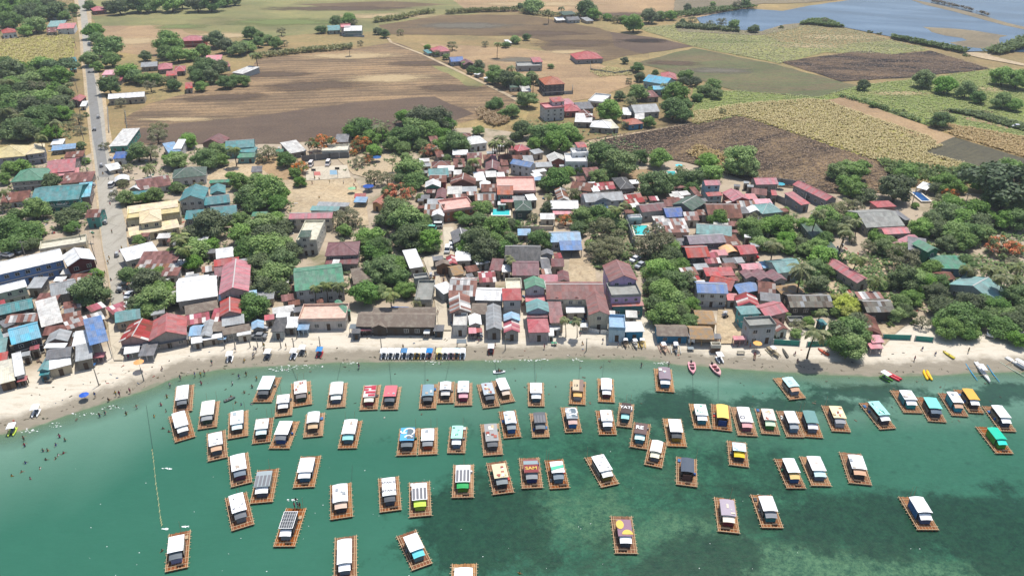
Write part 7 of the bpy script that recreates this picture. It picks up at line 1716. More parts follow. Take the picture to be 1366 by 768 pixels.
bs = [('D0', 612, 240, 'stand'), ('D0', 745, 232, 'stand'), ('D0', 768, 232, 'walk'), ('D0', 697, 266, 'sit'), ('D0', 835, 212, 'stand'), ('D0', 1090, 174, 'walk'), ('D1', 197, 128, 'stand'), ('D1', 290, 108, 'stand'), ('D1', 327, 108, 'walk'), ('D1', 352, 96, 'stand'), ('D1', 618, 102, 'walk'), ('C4', 218, 620, 'stand'), ('C4', 276, 603, 'sit'), ('C4', 425, 540, 'stand'), ('C3', 123, 735, 'stand'), ('C1', 618, 140, 'walk'), ('C5', 685, 655, 'sit'), ('C5', 412, 600, 'stand'), ('C5', 428, 615, 'walk'), ('C4', 925, 720, 'walk'), ('C3', 805, 580, 'stand'), ('C2', 500, 640, 'stand'), ('C2', 545, 615, 'stand'), ('C1', 735, 680, 'stand'), ('C1', 600, 200, 'walk')]
for i, (t_, x, y, ps) in enumerate(bs):
    X, Y = T(t_, x, y); c_ = (i * 3 + 1) % 7; person(X, Y, ps, f'person in {CN[c_]} shirt {"sitting" if ps == "sit" else "walking" if ps == "walk" else "standing"} on the {"street" if Y < 440 else "sand"}', c_, True)
rs = random.Random(9)
for i in range(64):
    X, Y = rs.choice([(rs.uniform(145, 170), rs.uniform(300, 420)), (rs.uniform(130, 150), rs.uniform(200, 300)), (rs.uniform(200, 500), 0), (rs.uniform(500, 1050), 0), (rs.uniform(1050, 1300), 0), (rs.uniform(575, 598), rs.uniform(370, 440)), (rs.uniform(415, 480), rs.uniform(240, 275))])
    if Y == 0:
        ys_ = np.interp(X, [0, 200, 300, 400, 700, 1000, 1366], [545, 500, 478, 468, 464, 474, 478]); Y = ys_ + rs.uniform(-10, 8)
    c_ = rs.randrange(7); person(X, Y, rs.choice(['stand', 'walk', 'stand', 'sit']), f'person in {CN[c_]} shirt on the {"street" if Y < 440 else "sand"}', c_, rs.random() < .8)
person(0, 0, 'sit', 'rider seated on the water scooter', 3, True, -1.5, Vector((p.x - .1, G(666, 497, SEA).y, SEA + .25)))
for (x, y, ci) in ((1003, 300, 0), (1025, 296, 1), (1040, 300, 3)):
    X, Y = T('E1', x, y); q = G(X, Y, SEA + .38); person(X, Y, 'stand', f'person in {CN[ci]} shirt on the deck of the charcoal roofed raft', ci, True, None, q)

# ------------------------------------------------------------------ vehicles
TYRE = plain('tyre', '1e1e20', .8, .9); WHL = MB(); WHL.tube([(-.11, 0, 0), (.11, 0, 0)], .33, 14); WHLM = WHL.mesh('wheel', TYRE); HUB = MB(); HUB.tube([(-.125, 0, 0), (.125, 0, 0)], .17, 10); HUBM = HUB.mesh('rim', STEEL); HL = plain('headlight', 'e8e8e0', .9, .2)
def car(px, py, rz, col, words, L=4.3, W=1.75, H=1.5, van=False, name='parked_car', cat='car', roofrack=None):
    p = at(px, py); o = thing(name, words, cat, (p.x, p.y, p.z + .03 + (.32 if not water_near(p) else 0)), rz); paint = plain('car_paint', col, .85, .3, .03); h = L / 2; w_ = W / 2
    prof = [(-h, .35), (-h, .85), (-h + .15, .95), (-h * .45 if van else -h * .38, 1.0), (h - .9, 1.0), (h - .12, .92), (h, .6), (h, .35)] if not van else [(-h, .35), (-h, 1.0), (-h + .1, 1.02), (0, 1.03), (h - .6, 1.02), (h - .1, .9), (h, .6), (h, .35)]
    m = MB(); m.rings([[(s * w_ * k, y, z) for y, z in prof] for s, k in ((-1, .96), (-1, 1), (1, 1), (1, .96))]); m.build('body', paint, o)
    g0, g1 = (-h + .1, h - .9) if van else (-h * .62, h * .38); m = MB(); b, tt = .9, H
    m.hexa([(-w_ * .94, g0, 1.0), (w_ * .94, g0, 1.0), (w_ * .94, g1 + .35, 1.0), (-w_ * .94, g1 + .35, 1.0), (-w_ * .8, g0 + .25, tt - .04), (w_ * .8, g0 + .25, tt - .04), (w_ * .8, g1 - .3, tt - .04), (-w_ * .8, g1 - .3, tt - .04)]); m.build('window', GLASS, o)
    m = MB(); m.box(-w_ * .82, w_ * .82, g0 + .22, g1 - .26, tt - .035, tt + .03); m.build('roof', paint, o)
    for sx in (-1, 1):
        for y in (-h * .62, h * .62):
            q = put('wheel', WHLM, o); q.location = (sx * (w_ - .1), y, .33); r_ = put('rim', HUBM, q)
        q = MB(); q.box(sx * w_ * .72 - .16, sx * w_ * .72 + .16, h - .02, h + .02, .62, .78); q.build('headlight', HL, o)
    return o
def water_near(p): return p.z < -.02
cars = [(602, 331, 3.1, 'f0f0f0', 'white car at the upper end of the concrete lane', {}), (597, 336.5, 3.1, 'e8e8e6', 'white van just below another white car on the lane', dict(van=True, H=1.9, W=1.8)), (583, 304, 1.57, 'eceeec', 'white van parked by the gabled shop under the trees', dict(van=True, H=1.9)), (574, 308, 1.4, '6cb4a4', 'mint green van beside the white van', dict(van=True, H=1.8)),
    (1355, 171, 1.4, 'f0f0f2', 'white car parked in the field at the right edge', {}), (1003, 347, 1.9, 'c8202c', 'bright red car between the red roofs', {}), (978, 345, 0.1, 'd8d8d8', 'silver car, left of two under the orange vault', {}), (987, 344, 0.1, '3c3c40', 'dark car under the orange vault', {}),
    (86, 400, 1.5, 'c03038', 'red and white car in the small yard beside the round tree', {}), (169, 377, .2, 'dcdcdc', 'pale car under the tree edge on the road', {}), (173, 397, .1, 'e0e4e8', 'white car half under the spreading roadside tree', {}), (847, 349, 2.4, 'e8e8e8', 'white car parked on the sand track by the lilac hotel', {}), (854, 357, 2.4, 'b8bcc0', 'silver car parked below the white one by the lilac hotel', {}),
    (10, 343, 1.3, 'e4e4e4', 'white car in the shady yard at far left', {}), (22, 339, 1.3, '5c6670', 'grey car in the shady yard at far left', {}), (111, 138, .1, 'f0f0f0', 'white van at the roadside by the pink roofed shed', dict(van=True, H=1.9)),
    (415, 222.5, 3.14, 'e4dcd8', 'white van, left of two behind the ball court', dict(van=True, H=2.0, L=4.8)), (438, 221, 3.14, 'e4dcd8', 'white van, right of two behind the ball court', dict(van=True, H=2.0, L=4.8)), (1320, 447, 2.6, 'e8e8ea', 'white vehicle under the trees by the right hand beach', dict(van=True, H=1.8)), (346, 452, 1.5, '8a8c8e', 'grey car among the stalls', {}), (150, 250, 0.1, 'dcdcdc', 'white van driving on the main road', dict(van=True, H=1.9)), (120, 60, 0.05, '9aa0a4', 'grey car on the far main road', {})]
for x, y, rz, col, wd, kw in cars: car(x, y, rz, col, wd, **kw)
# truck on the beach
p = at(936, 457); o = thing('flatbed_truck', 'tan truck with white cab parked at the thatched beach hut', 'truck', (p.x, p.y, p.z + .05), 1.57)
m = MB(); m.box(-1.1, 1.1, 2.2, 3.8, .6, 2.5); m.build('cab', WPA, o); m = MB(); m.box(-.95, .95, 3.803, 3.83, 1.5, 2.25); m.build('windshield', GLASS, o)
m = MB(); m.box(-1.15, 1.15, -3.8, 2.0, .9, 1.1); m.box(-1.15, -1.08, -3.8, 2.0, 1.103, 1.8); m.box(1.08, 1.15, -3.8, 2.0, 1.103, 1.8); m.box(-1.07, 1.07, -3.8, -3.72, 1.103, 1.8); m.build('cargo_bed', plain('bed', '9a8870', .8), o)
for sx in (-1, 1):
    for y in (-2.6, 2.9): q = put('wheel', WHLM, o); q.location = (sx * .98, y, .48); q.scale = (1.6, 1.5, 1.5)
    q = MB(); q.box(sx * .75 - .15, sx * .75 + .15, 3.803, 3.84, .8, 1.0); q.build('headlight', HL, o)
def tricycle(px, py, rz, words):
    p = at(px, py); o = thing('motor_tricycle', words, 'tricycle', (p.x, p.y, p.z + .33), rz)
    m = MB(); m.tube([(0, -.6, .55), (0, 0, .75), (0, .55, .85)], [.14, .18, .1], 8); m.build('frame', INKD, o)
    for y in (-.65, .7): q = put('wheel', WHLM, o); q.location = (0, y, .33); q.scale = (.5, .9, .9)
    q = put('wheel', WHLM, o); q.location = (1.2, -.3, .3); q.scale = (.5, .85, .85)
    m = MB(); m.box(.35, 1.1, -.8, .7, .35, .9); m.box(.3, 1.15, -.9, .5, 1.5, 1.56); m.box(.35, .4, -.8, -.75, .9, 1.5); m.box(1.05, 1.1, -.8, -.75, .9, 1.5); m.box(.35, .4, .4, .45, .9, 1.5); m.box(1.05, 1.1, .4, .45, .9, 1.5); m.build('sidecar', plain('sidecar', 'b8b8b8', .8, .4), o)
    m = MB(); m.tube([(-.3, .5, 1.0), (.3, .5, 1.0)], .03, 5); m.build('handlebar', STEEL, o)
TRI = [(148, 262), (139, 300), (158, 392), (134, 224), (126, 176), (118, 98), (578, 372), (968, 425), (610, 330)]
for i_, (x, y) in enumerate(TRI): tricycle(x, y, random.uniform(0, 3.1), 'motor tricycle on the pale street')
for x, y, rz, wd in [(154, 343.5, .3, 'motor tricycle in the middle of the lower road'), (133, 159, 3.1, 'motor tricycle on the road beside the pale field'), (148, 249, .1, 'motor tricycle on the road near the white arch roof'), (147, 216, 1, 'motor tricycle by the blue roofed roadside shop'), (124, 250, 0, 'motor tricycle parked left of road by the teal hall'), (352, 445, 1, 'motor tricycle among the beach stalls'), (638, 452, .5, 'motor tricycle beside the pink beach stall')]: tricycle(x, y, rz, wd)

# ------------------------------------------------------------------ umbrellas, stands, poles, fences, pools
def umbrella(px, py, col, words, r=1.4, h=2.1):
    p = at(px, py); o = thing('beach_umbrella', words, 'umbrella', (p.x, p.y, p.z), 0); m = MB(); m.tube([(0, 0, 0), (0, 0, h + .45)], .035, 6); m.build('pole', STEEL, o)
    m = MB(); n_ = 8; top = (0, 0, h + .4)
    for i in range(n_):
        a, b = 2 * math.pi * i / n_, 2 * math.pi * (i + 1) / n_; A = (r * math.cos(a), r * math.sin(a), h); B = (r * math.cos(b), r * math.sin(b), h); m.face([A, B, top]); m.face([top, (B[0], B[1], B[2] - .02), (A[0], A[1], A[2] - .02)])
    m.build('canopy', clothmat(col), o)
umbrella(188, 494, 'f0a868', 'orange umbrella on the left beach', 1.3, 2.6); umbrella(114, 533, '2c60c0', 'blue umbrella near the waterline at left', 1.15, 1.5); umbrella(470, 258, '84b488', 'green umbrella on the plaza', 1.6); umbrella(503, 216, '1c5490', 'dark blue umbrella under the plaza trees', 2.0); umbrella(492, 255, '1c4c9c', 'deep blue umbrella beside the orange pavilion', 2.2)
umbrella(1009, 467, 'f0b060', 'pale orange umbrella on sand below the concrete house', 1.2, 2.2); umbrella(905, 227, '5cc8d0', 'aqua umbrella in the garden', 1.6); umbrella(1040, 252, '3ca0b0', 'teal umbrella by the pink roofed shed', 1.8)
def stand(px, py, w_, d_, col, words, name='beach_table', cat='table', h=.75, leg='6a5848'):
    p = at(px, py); o = thing(name, words, cat, (p.x, p.y, p.z), 0); m = MB(); m.box(-w_ / 2, w_ / 2, -d_ / 2, d_ / 2, h - .06, h); m.build('table_top', plain('top', col, .85), o)
    for sx in (-1, 1):
        for sy in (-1, 1): m = MB(); m.box(sx * (w_ / 2 - .1) - .04, sx * (w_ / 2 - .1) + .04, sy * (d_ / 2 - .1) - .04, sy * (d_ / 2 - .1) + .04, 0, h - .06); m.build('leg', plain('leg', leg, .7), o)
stand(111, 487, 1.6, 1.2, '3c7cb0', 'blue table before the grey beach shack, left of two'); stand(124, 489, 1.5, 1.2, '2c5c90', 'blue table before the grey beach shack, right of two'); stand(723, 454.5, 1.9, .9, 'c07848', 'orange wooden table before the red hipped cottage'); stand(677, 454.5, 1.7, .9, 'b89060', 'wooden table left of the narrow beach alley'); stand(988, 472, 2.0, .8, '8a8474', 'long grey bench on the sand')
stand(66, 509, 1.6, 1.4, '7a7468', 'small grey table on the far left sand'); stand(921, 467, 1.6, 1.3, '8a9498', 'grey slab table below the white cab truck'); stand(739, 460, 1.4, .9, '3c8c6c', 'green low table on the sand'); stand(298, 458, 2.2, 1.6, '7c98b0', 'pale blue stall table before the beach shacks', h=1.8)
stand(616, 464, 2.6, 2.0, '6c7478', 'grey shade frame above the pedal boat row', 'shade_frame', 'shade', 2.2); stand(475, 445, 3.0, 2.4, '6c7478', 'grey shade frame by the long thatched restaurant', 'shade_frame', 'shade', 2.4)
def lamp_pole(px, py, words, h=7.5, name='utility_pole', arm=True):
    p = at(px, py); o = thing(name, words, 'pole', (p.x, p.y, p.z), random.uniform(-.3, .3)); m = MB(); m.tube([(0, 0, 0), (0, 0, h)], [.15, .1], 8); m.build('pole', plain('weathered_pole', 'a09a90', .75), o)
    if arm: m = MB(); m.box(-1.1, 1.1, -.06, .06, h - .9, h - .78); m.build('cross_arm', plain('weathered_pole', 'a09a90', .75), o)
    return p, h
WP = []
for x, y in [(100, 35), (102, 66), (101, 96), (104, 124), (107, 152), (112, 188), (118, 236), (124, 300), (129, 352), (133, 392)]: WP.append(lamp_pole(x, y, 'grey utility pole along the main road', 8))
for x, y in [(111, 330), (36, 348), (400, 236), (1278, 300), (1285, 282), (1216, 275)]: lamp_pole(x, y, 'grey utility pole among trees')
for (p0, h0), (p1, h1) in zip(WP, WP[1:]):
    for s in (-.8, .8):
        a = Vector((p0.x + s, p0.y, p0.z + h0 - .7)); b = Vector((p1.x + s, p1.y, p1.z + h1 - .7)); m = MB(); m.tube([a.lerp(b, t) - Vector((0, 0, 1.2 * 4 * t * (1 - t))) for t in (0, .25, .5, .75, 1)], .03, 3, cap=False)
        o = m.build('power_line', INKD); o['category'] = 'cable'; mid = (a + b) / 2; REC.append((o, 'power line sagging between roadside poles', *PX(mid), False)); o['label'] = ''
for x, y, h in [(300, 465, 4), (314, 464, 4.5), (334, 463, 3), (344, 463, 3), (351, 461, 3), (375, 464, 3), (392, 463, 3), (396, 452, 4), (427, 461, 3), (509, 466, 3.5), (132, 514, 5), (674, 467, 4.5), (782, 468, 4), (192, 508, 4)]: lamp_pole(x, y, 'thin bamboo pole stuck in the sand', h, 'bamboo_pole', False)
def fence(pts, h, col, words, name='fence', cat='fence', th=.12, posts=True):
    P = [at(*q) for q in pts]; o = thing(name, words, cat, tuple(P[0]), 0)
    for i in range(len(P) - 1):
        a, b = P[i] - P[0], P[i + 1] - P[0]; d = (b - a); L = d.length; d.normalize(); n_ = Vector((-d.y, d.x, 0)) * th / 2; m = MB(); z0, z1 = -.3, h
        m.hexa([a - n_ + Vector((0, 0, z0)), b - n_ + Vector((0, 0, z0)), b + n_ + Vector((0, 0, z0)), a + n_ + Vector((0, 0, z0)), a - n_ + Vector((0, 0, z1)), b - n_ + Vector((0, 0, z1)), b + n_ + Vector((0, 0, z1)), a + n_ + Vector((0, 0, z1))]); m.build('panel', wallmat(col), o)
        if posts:
            for k in range(max(1, int(L / 4)) + 1):
                q = a.lerp(b, k / max(1, int(L / 4))); m = MB(); m.box(q.x - .12, q.x + .12, q.y - .12, q.y + .12, -.3, h + .12); m.build('post', plain('fence_post', 'c0beb8', .75), o)
for pts, h, col, wd in [([(1031, 459), (1066, 461)], 1.5, '3f9484', 'teal beach fence, left section beside the concrete house'), ([(1076, 462), (1104, 461)], 1.5, '3f9484', 'teal beach fence, middle section left of the big tree'), ([(1177, 452), (1214, 453)], 1.5, '3f9484', 'teal beach fence panels right of the pink stall'), ([(1220, 454), (1244, 456)], 1.5, '3f9484', 'teal beach fence, rightmost section'),
    ([(403, 216), (440, 212), (466, 211)], 2.6, '7c7a78', 'dark wall behind the ball court'), ([(1010, 244), (1042, 246), (1072, 250)], 2.4, 'a0a09c', 'grey wall between the pink roofed sheds'), ([(1020, 262), (1062, 280)], 2.6, '8c8c8a', 'grey block wall beside the sloping pink roof'), ([(834, 299), (846, 332)], 3.2, 'a0a4a8', 'tall white edged wall beside the pool'), ([(788, 82), (788, 94), (820, 99), (845, 95)], 1.2, '9a9a94', 'low wall around the flower beds below the red roof'),
    ([(724, 128), (764, 126), (764, 118)], 2.0, 'a4a4a0', 'grey wall around the unfinished house'), ([(692, 308), (738, 308), (742, 288)], 1.8, 'c4bcb0', 'pale wall around the bare garden'), ([(1068, 253), (1074, 268)], 2.6, '8c8c8a', 'short grey wall by the long pink shed'), ([(456, 48), (486, 50)], 1.5, 'a8b0b4', 'pale wall of the white farmhouse'), ([(144, 146), (146, 178)], 1.6, 'b0aa9c', 'pale wall along the narrow green plot'), ([(167, 150), (172, 190)], 1.4, '6c6a58', 'dark hedge wall at the stubble field edge'), ([(785, 442), (800, 445), (812, 446)], 1.2, 'e0e0dc', 'white low fence before the hotel wing')]: fence(pts, h, col, wd)
POOLW = NT('pool_water'); POOLW.col(lin('4cd0d0', .75)); POOLW.b.inputs['Roughness'].default_value = .1; POOLB = NT('pool_blue'); POOLB.col(lin('2c6cb0', .5)); POOLB.b.inputs['Roughness'].default_value = .15
def pool(tile, x0, y0, x1, y1, mat, words):
    q = [G(*T(tile, *c_), .5) for c_ in ((x0, y1), (x1, y1), (x1, y0), (x0, y0))]; cen = sum(q, Vector()) / 4; o = thing('swimming_pool', words, 'swimming pool', (cen.x, cen.y, .3), 0); w_ = (q[1] - q[0]).length / 2; d_ = (q[3] - q[0]).length / 2
    m = MB(); t = .5; m.box(-w_ - t, w_ + t, -d_ - t, -d_, 0, .35); m.box(-w_ - t, w_ + t, d_, d_ + t, 0, .35); m.box(-w_ - t, -w_, -d_ + .002, d_ - .002, 0, .35); m.box(w_, w_ + t, -d_ + .002, d_ - .002, 0, .35); m.build('pool_edge', plain('pool_edge', 'e0d8c8', .85), o)
    m = MB(); m.box(-w_ + .002, w_ - .002, -d_ + .002, d_ - .002, 0, .2); m.build('pool_water', mat.m, o)
pool('B3', 935, 492, 1038, 530, POOLW, 'small turquoise pool below the terracotta roofed house'); pool('B4', 770, 592, 862, 648, POOLW, 'turquoise swimming pool with cream edge behind a tall wall'); pool('B4', 978, 266, 1028, 308, POOLW, 'aqua pool between the two large dark trees'); pool('B6', 436, 392, 486, 442, POOLB, 'deep blue round pool beside the right hand grove')
# hoops
for x, y, tx, c_ in ((419.5, 239, 'left', 0), (451, 237, 'right', 0)):
    p = at(x, y); o = thing('basketball_hoop', f'basketball hoop at the {tx} side of the court', 'hoop', (p.x, p.y, .34), 0); m = MB(); m.tube([(0, 0, 0), (0, 0, 3.6)], .1, 6); m.build('pole', STEEL, o); m = MB(); m.box(-.9, .9, .2, .26, 3.0, 4.0); m.build('backboard', INKD, o)
    m = MB(); m.tube([(.22 * math.cos(t), .5 + .22 * math.sin(t), 3.1) for t in np.linspace(0, 6.28, 13)], .02, 4); m.build('rim', plain('hoop', 'd05030', .9), o)
# mooring ropes from the rafts to the shore
for (x0, y0, x1, y1) in [(713, 482, 714, 510), (774, 481, 772, 507), (806, 480, 803, 505), (388, 487, 397, 509), (455, 483, 449, 511), (519, 483, 522, 512), (567, 482, 567, 511), (600, 482, 594, 508), (660, 482, 664, 506), (924, 499, 925, 538), (958, 501, 958, 534), (1195, 510, 1200, 520), (888, 483, 886, 490), (195, 540, 204, 600), (470, 620, 468, 660)]:
    a = G(x0, y0, SEA + .1); b = G(x1, y1, SEA + .3); m = MB(); m.tube([a.lerp(b, t) for t in (0, .3, .6, 1)], .035, 4); o = m.build('mooring_rope', plain('rope', '2c3c38', .8)); o['category'] = 'rope'; REC.append((o, 'dark mooring rope running to the shore', (x0 + x1) / 2, (y0 + y1) / 2, False)); o['label'] = ''
# rope with floats marking the bathing area
m = MB(); FL_ = [(203, 600), (205, 615), (208, 645), (211, 665), (214, 690), (216, 700)]
P = [G(x, y, SEA + .1) for x, y in FL_]; o = thing('float_line', 'yellow float line between the left rafts and bathers', 'buoy line', tuple(P[0]), 0); m.tube([q - P[0] for q in P], .05, 4); m.build('rope', plain('rope', 'a8b088', .8), o)
for i in range(16):
    t = i / 15 * (len(P) - 1); k = min(int(t), len(P) - 2); q = P[k].lerp(P[k + 1], t - k) - P[0]; m = MB(); m.tube([(q.x, q.y - .35, q.z + .05), (q.x, q.y, q.z + .1), (q.x, q.y + .35, q.z + .05)], [.03, .075, .03], 6); m.build('float', plain('float', 'c8c48c', .8), o)
# lettering on the teal hall
q = put('lettering', text_mesh('VILLABELL RESORT', 1.05, INKW), tealhall); q.matrix_local = th_i['L'] @ Matrix.Translation((-.5, th_i['y0'] - .08, th_i['h'] * .66)) @ Matrix.Rotation(R(90), 4, 'X')

# litter, planks, laundry and weed lying about: nobody could count it
def litter(name, polys, cnt, cols, smin, smax, hmax):
    m = MB(); rs = random.Random(len(polys) + cnt)
    for k in range(cnt):
        P = rs.choice(polys); xs = [q[0] for q in P]; ys = [q[1] for q in P]
        for _ in range(12):
            X, Y = rs.uniform(min(xs), max(xs)), rs.uniform(min(ys), max(ys))
            if _inp(P, X, Y): break
        g = at(X, Y); a = rs.uniform(0, 3.14); w2, d2 = rs.uniform(smin, smax), rs.uniform(smin, smax) * .5; ca, sa = math.cos(a), math.sin(a); z0 = max(g.z, -.55) - .05; z1 = z0 + .07 + rs.uniform(.02, hmax)
        c = [(g.x + ca * u_ - sa * v_, g.y + sa * u_ + ca * v_) for u_, v_ in ((-w2, -d2), (w2, -d2), (w2, d2), (-w2, d2))]
        m.hexa([(x_, y_, z0) for x_, y_ in c] + [(x_, y_, z1) for x_, y_ in c], rs.randrange(len(cols)))
    o = m.build(name, [plain('litter', c_, .8) for c_ in cols]); o['kind'] = 'stuff'
litter('yard_clutter', DENSE + [[(160, 190), (420, 190), (400, 330), (180, 330)], [(0, 200), (120, 200), (130, 330), (0, 340)], [(1050, 260), (1366, 300), (1366, 440), (1060, 430)]], 1500, ['8a8478', 'c8c4bc', '6a5a4c', '4c6c8c', 'a04c44', '5c5c58', 'e0dcd4', '4c7c60'], .15, .9, .5)
litter('beach_litter', [[(0, 520), (200, 470), (400, 445), (700, 452), (1000, 460), (1366, 468), (1366, 488), (1000, 486), (700, 472), (400, 474), (200, 510), (0, 570)]], 100, ['6a6050', '8a7c64', '4c4438', 'c8c0b0', '3c5c7c', 'a85c4c'], .08, .4, .12)
litter('drift_weed', [[(0, 562), (130, 530), (240, 494), (400, 478), (640, 473), (860, 472), (1000, 484), (1180, 494), (1366, 488), (1366, 492), (1180, 498), (1000, 489), (860, 476), (640, 477), (400, 482), (240, 500), (130, 536), (0, 570)]], 260, ['5c5442', '4a4a38', '6c6450'], .06, .45, .03)

# ------------------------------------------------------------------ words: every label made to single out its thing
LMK = [(112, 15, 'the far end of the main road'), (45, 65, 'the yellow green field'), (20, 40, 'the red roofed white house'), (75, 35, 'the green and pink roofed farm houses'), (110, 75, 'the tree lined road stretch'), (255, 52, 'the long brick red house'), (222, 90, 'the two red pavilions'), (285, 100, 'the clump at the field corner'), (165, 130, 'the white roofed warehouse'),
    (50, 150, 'the dense left hand wood'), (180, 8, 'the row along the top edge'), (470, 40, 'the white farmhouse'), (590, 68, 'the small red roof on the dirt road'), (660, 105, 'the dirt road junction'), (787, 78, 'the lone red hipped roof'), (738, 112, 'the unfinished three storey house'), (745, 150, 'the pale grey tower'), (875, 108, 'the cyan roofed house'), (860, 160, 'the wide silver roof by the burnt field'), (900, 140, 'the big trees at the burnt field'),
    (720, 18, 'the far tree line'), (970, 35, 'the river bank'), (1240, 110, 'the green cane field'), (1340, 130, 'the right hand field trees'), (1255, 160, 'the lone round field tree'), (25, 205, 'the cream yellow mansion'), (80, 225, 'the patched red roof by the road'), (80, 262, 'the teal hall'), (30, 310, 'the dark grove at left'), (110, 300, 'the bend of the wide road'), (160, 205, 'the blue roofed roadside shop'), (200, 245, 'the rust and white roofs east of the road'),
    (205, 295, 'the cream villa'), (250, 240, 'the dark green hipped cottage'), (325, 195, 'the teal lodge'), (255, 270, 'the steep teal house'), (300, 280, 'the stepped teal roofs'), (350, 265, 'the big trees beside the schoolhouse'), (430, 230, 'the ball court'), (430, 200, 'the flame tree by the court'), (405, 290, 'the pink roofed schoolhouse'), (410, 315, 'the terraced concrete building'), (370, 360, 'the huge central tree clump'), (250, 335, 'the trees behind the white hall'), (45, 350, 'the blue galleried resort'),
    (30, 430, 'the cyan beach house'), (75, 430, 'the weathered white roof'), (130, 440, 'the blue roofed shelter'), (120, 395, 'the round roadside tree'), (195, 385, 'the spreading roadside tree'), (190, 440, 'the red gabled beach restaurant'), (250, 390, 'the plain white roofed hall'), (270, 440, 'the patched beach stalls'), (315, 370, 'the red roofed inn'), (340, 440, 'the tree among the stalls'), (385, 425, 'the white tent stalls'), (430, 375, 'the large green roof'), (440, 415, 'the peach terrace'), (460, 340, 'the maroon hipped roof'),
    (500, 380, 'the trees behind the thatched restaurant'), (530, 430, 'the long thatched restaurant'), (555, 370, 'the white roof beside the lane'), (590, 390, 'the concrete lane'), (480, 215, 'the orange flowering trees'), (500, 265, 'the orange striped pavilion'), (540, 290, 'the big tree beside the pavilion'), (470, 300, 'the olive tree by the plaza'), (560, 180, 'the trees along the ploughed field'), (585, 240, 'the teal and white roofs'), (600, 260, 'the white gabled shop'), (620, 275, 'the peach roof deck'), (630, 210, 'the palm in the brown roofs'),
    (660, 215, 'the brown roofed quarter'), (680, 190, 'the palms by the white hipped roof'), (695, 225, 'the blue roofed white house'), (670, 280, 'the terracotta house pool'), (640, 320, 'the trees right of the lane'), (625, 370, 'the silver and rust roofs'), (620, 420, 'the white beach stalls'), (665, 405, 'the red hipped balcony house'), (705, 375, 'the green gabled house'), (720, 430, 'the bright red beach cottage'), (700, 350, 'the broad maroon roof'), (760, 395, 'the hotel wing with dormers'), (770, 430, 'the hotel courtyard palms'),
    (720, 170, 'the trees below the grey tower'), (770, 205, 'the white concrete tower house'), (740, 240, 'the round tree in mid town'), (700, 275, 'the grey green hipped roof'), (755, 275, 'the long white roofed house'), (810, 265, 'the wide silver roofed house'), (830, 225, 'the round green trees'), (890, 245, 'the twin dark garden trees'), (850, 300, 'the walled pool'), (800, 320, 'the olive trees behind the lilac hotel'), (860, 380, 'the great grove by the beach hut'), (830, 370, 'the lilac hotel'), (845, 430, 'the white tent pavilion'),
    (875, 275, 'the long maroon roof by the pools'), (945, 255, 'the pale blue tall house'), (990, 220, 'the tall dark tree at the burnt cane'), (1020, 260, 'the pink roofed sheds'), (1090, 250, 'the long pink shed'), (975, 280, 'the rust roofs in the middle'), (1010, 300, 'the light green trees'), (1040, 330, 'the garden with palms'), (1100, 300, 'the palm grove at the pink shed'), (930, 340, 'the dark house with red roof'), (985, 340, 'the orange vaulted roof'), (1020, 370, 'the three maroon gables'), (950, 390, 'the bright blue roof'), (930, 430, 'the tan thatched huts'), (1010, 430, 'the concrete beach house'),
    (1050, 350, 'the faded green long roof'), (1085, 405, 'the striped brown shed'), (1120, 410, 'the yellow green trees'), (1070, 435, 'the teal beach fence'), (1130, 450, 'the big tree on the sand'), (1145, 370, 'the sloping pinkish red shed'), (1165, 400, 'the striped two storey shed'), (1185, 290, 'the wide concrete grey roof'), (1150, 250, 'the trees at the ripe cane'), (1220, 265, 'the blue pool'), (1275, 300, 'the green canopy left of the umbrella tree'), (1340, 260, 'the giant umbrella tree'), (1345, 330, 'the red flowering tree'),
    (1235, 340, 'the bright green roof'), (1205, 370, 'the right hand grove'), (1315, 375, 'the faded teal roof'), (1270, 430, 'the trees on the right beach'), (1340, 430, 'the trees at the right edge of the beach'), (30, 480, 'the far left beach shacks'), (20, 600, 'the shallows at far left'), (80, 600, 'the left bathing shallows'), (170, 560, 'the left waterline'), (240, 530, 'the leftmost rafts'), (310, 530, 'the raft group at left'), (350, 500, 'the slanted icy roofed raft'), (400, 660, 'the charcoal roofed raft'), (570, 500, 'the pedal boat row'), (740, 490, 'the middle shallows'), (860, 490, 'the mauve roofed shore raft'), (1000, 500, 'the pink motor boats'), (1100, 480, 'the right hand sand')]
ORD = ['first', 'second', 'third', 'fourth', 'fifth', 'sixth', 'seventh', 'eighth', 'ninth', 'tenth', 'eleventh', 'twelfth', 'thirteenth', 'fourteenth', 'fifteenth', 'sixteenth']
g1 = {}
for r_ in REC: g1.setdefault(r_[1], []).append(r_)
used = set()
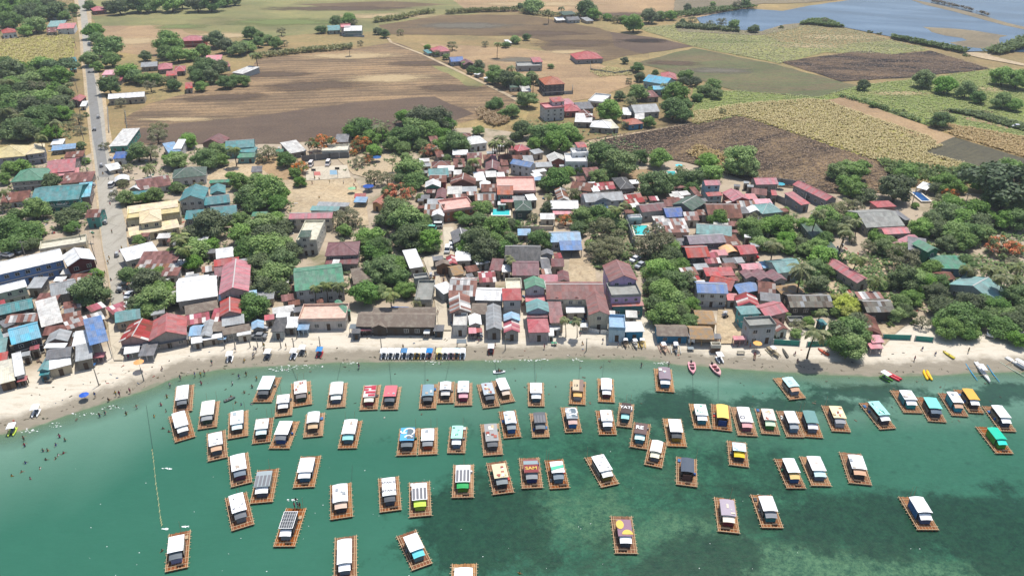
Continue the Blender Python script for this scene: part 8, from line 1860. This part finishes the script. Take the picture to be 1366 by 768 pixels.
GRP = {'house': 'houses of the shore town', 'storied_house': 'houses of the shore town', 'shack': 'tin shacks of the shore town', 'person': 'people on the beach, streets and in the water', 'open_shed': 'open sheds and stalls', 'parked_car': 'cars and vans', 'motor_tricycle': 'motor tricycles', 'utility_pole': 'utility poles', 'power_line': 'power lines', 'bamboo_pole': 'poles stuck in the sand', 'mooring_rope': 'mooring ropes',
       'fence': 'fences and yard walls', 'canoe': 'canoes on the beach', 'outrigger_boat': 'outrigger boats', 'motor_boat': 'pink motor boats', 'beach_umbrella': 'umbrellas', 'beach_table': 'tables on the beach', 'swimming_pool': 'swimming pools', 'basketball_hoop': 'basketball hoops', 'inflatable_boat': 'inflatable rides', 'shade_frame': 'shade frames', 'tall_building': 'houses of the shore town'}
for r_ in REC:
    nm_ = r_[0].name.split('.')[0]
    if nm_ in GRP and 'group' not in r_[0]: r_[0]['group'] = GRP[nm_]
for base, L_ in g1.items():
    if len(L_) == 1: L_[0][0]['label'] = base; used.add(base); continue
    g2 = {}
    for r_ in L_:
        k = min(range(len(LMK)), key=lambda i: (LMK[i][0] - r_[2]) ** 2 + 2.2 * (LMK[i][1] - r_[3]) ** 2); g2.setdefault(k, []).append(r_)
    for k, M_ in g2.items():
        M_.sort(key=lambda r_: r_[2]); nb = base
        for i, r_ in enumerate(M_):
            suf = ' by ' + LMK[k][2]; nb = base + suf
            if len(M_) > 1:
                pre = 'leftmost' if i == 0 else 'rightmost' if i == len(M_) - 1 else ORD[i] + ' from left' if i < 16 else 'a later'
                nb = f'{base}, {pre} one by {LMK[k][2]}'
            wds = nb.split()
            if len(wds) > 16: nb = ' '.join(w_ for w_ in wds if w_ not in ('the', 'with', 'and'))
            wds = nb.split()
            if len(wds) > 16: nb = ' '.join(wds[:16])
            r_[0]['label'] = nb
bpy.context.view_layer.update()

# ------------------------------------------------------------------ the hot, hazy noon air
hm = bpy.data.materials.new('haze'); hm.use_nodes = True; hm.node_tree.nodes.remove(hm.node_tree.nodes['Principled BSDF'])
pv = hm.node_tree.nodes.new('ShaderNodeVolumePrincipled'); pv.inputs['Color'].default_value = (.86, .92, 1, 1); pv.inputs['Density'].default_value = HAZE; pv.inputs['Anisotropy'].default_value = .3
hm.node_tree.links.new(pv.outputs[0], hm.node_tree.nodes['Material Output'].inputs['Volume'])
m = MB(); m.box(min(gx.min(), wx.min()) - 20, max(gx.max(), wx.max()) + 20, min(gy.min(), wy.min()) - 20, gy.max() + 20, -8.5, 118); ho = m.build('haze', hm); ho['kind'] = 'stuff'
bpy.context.view_layer.update()
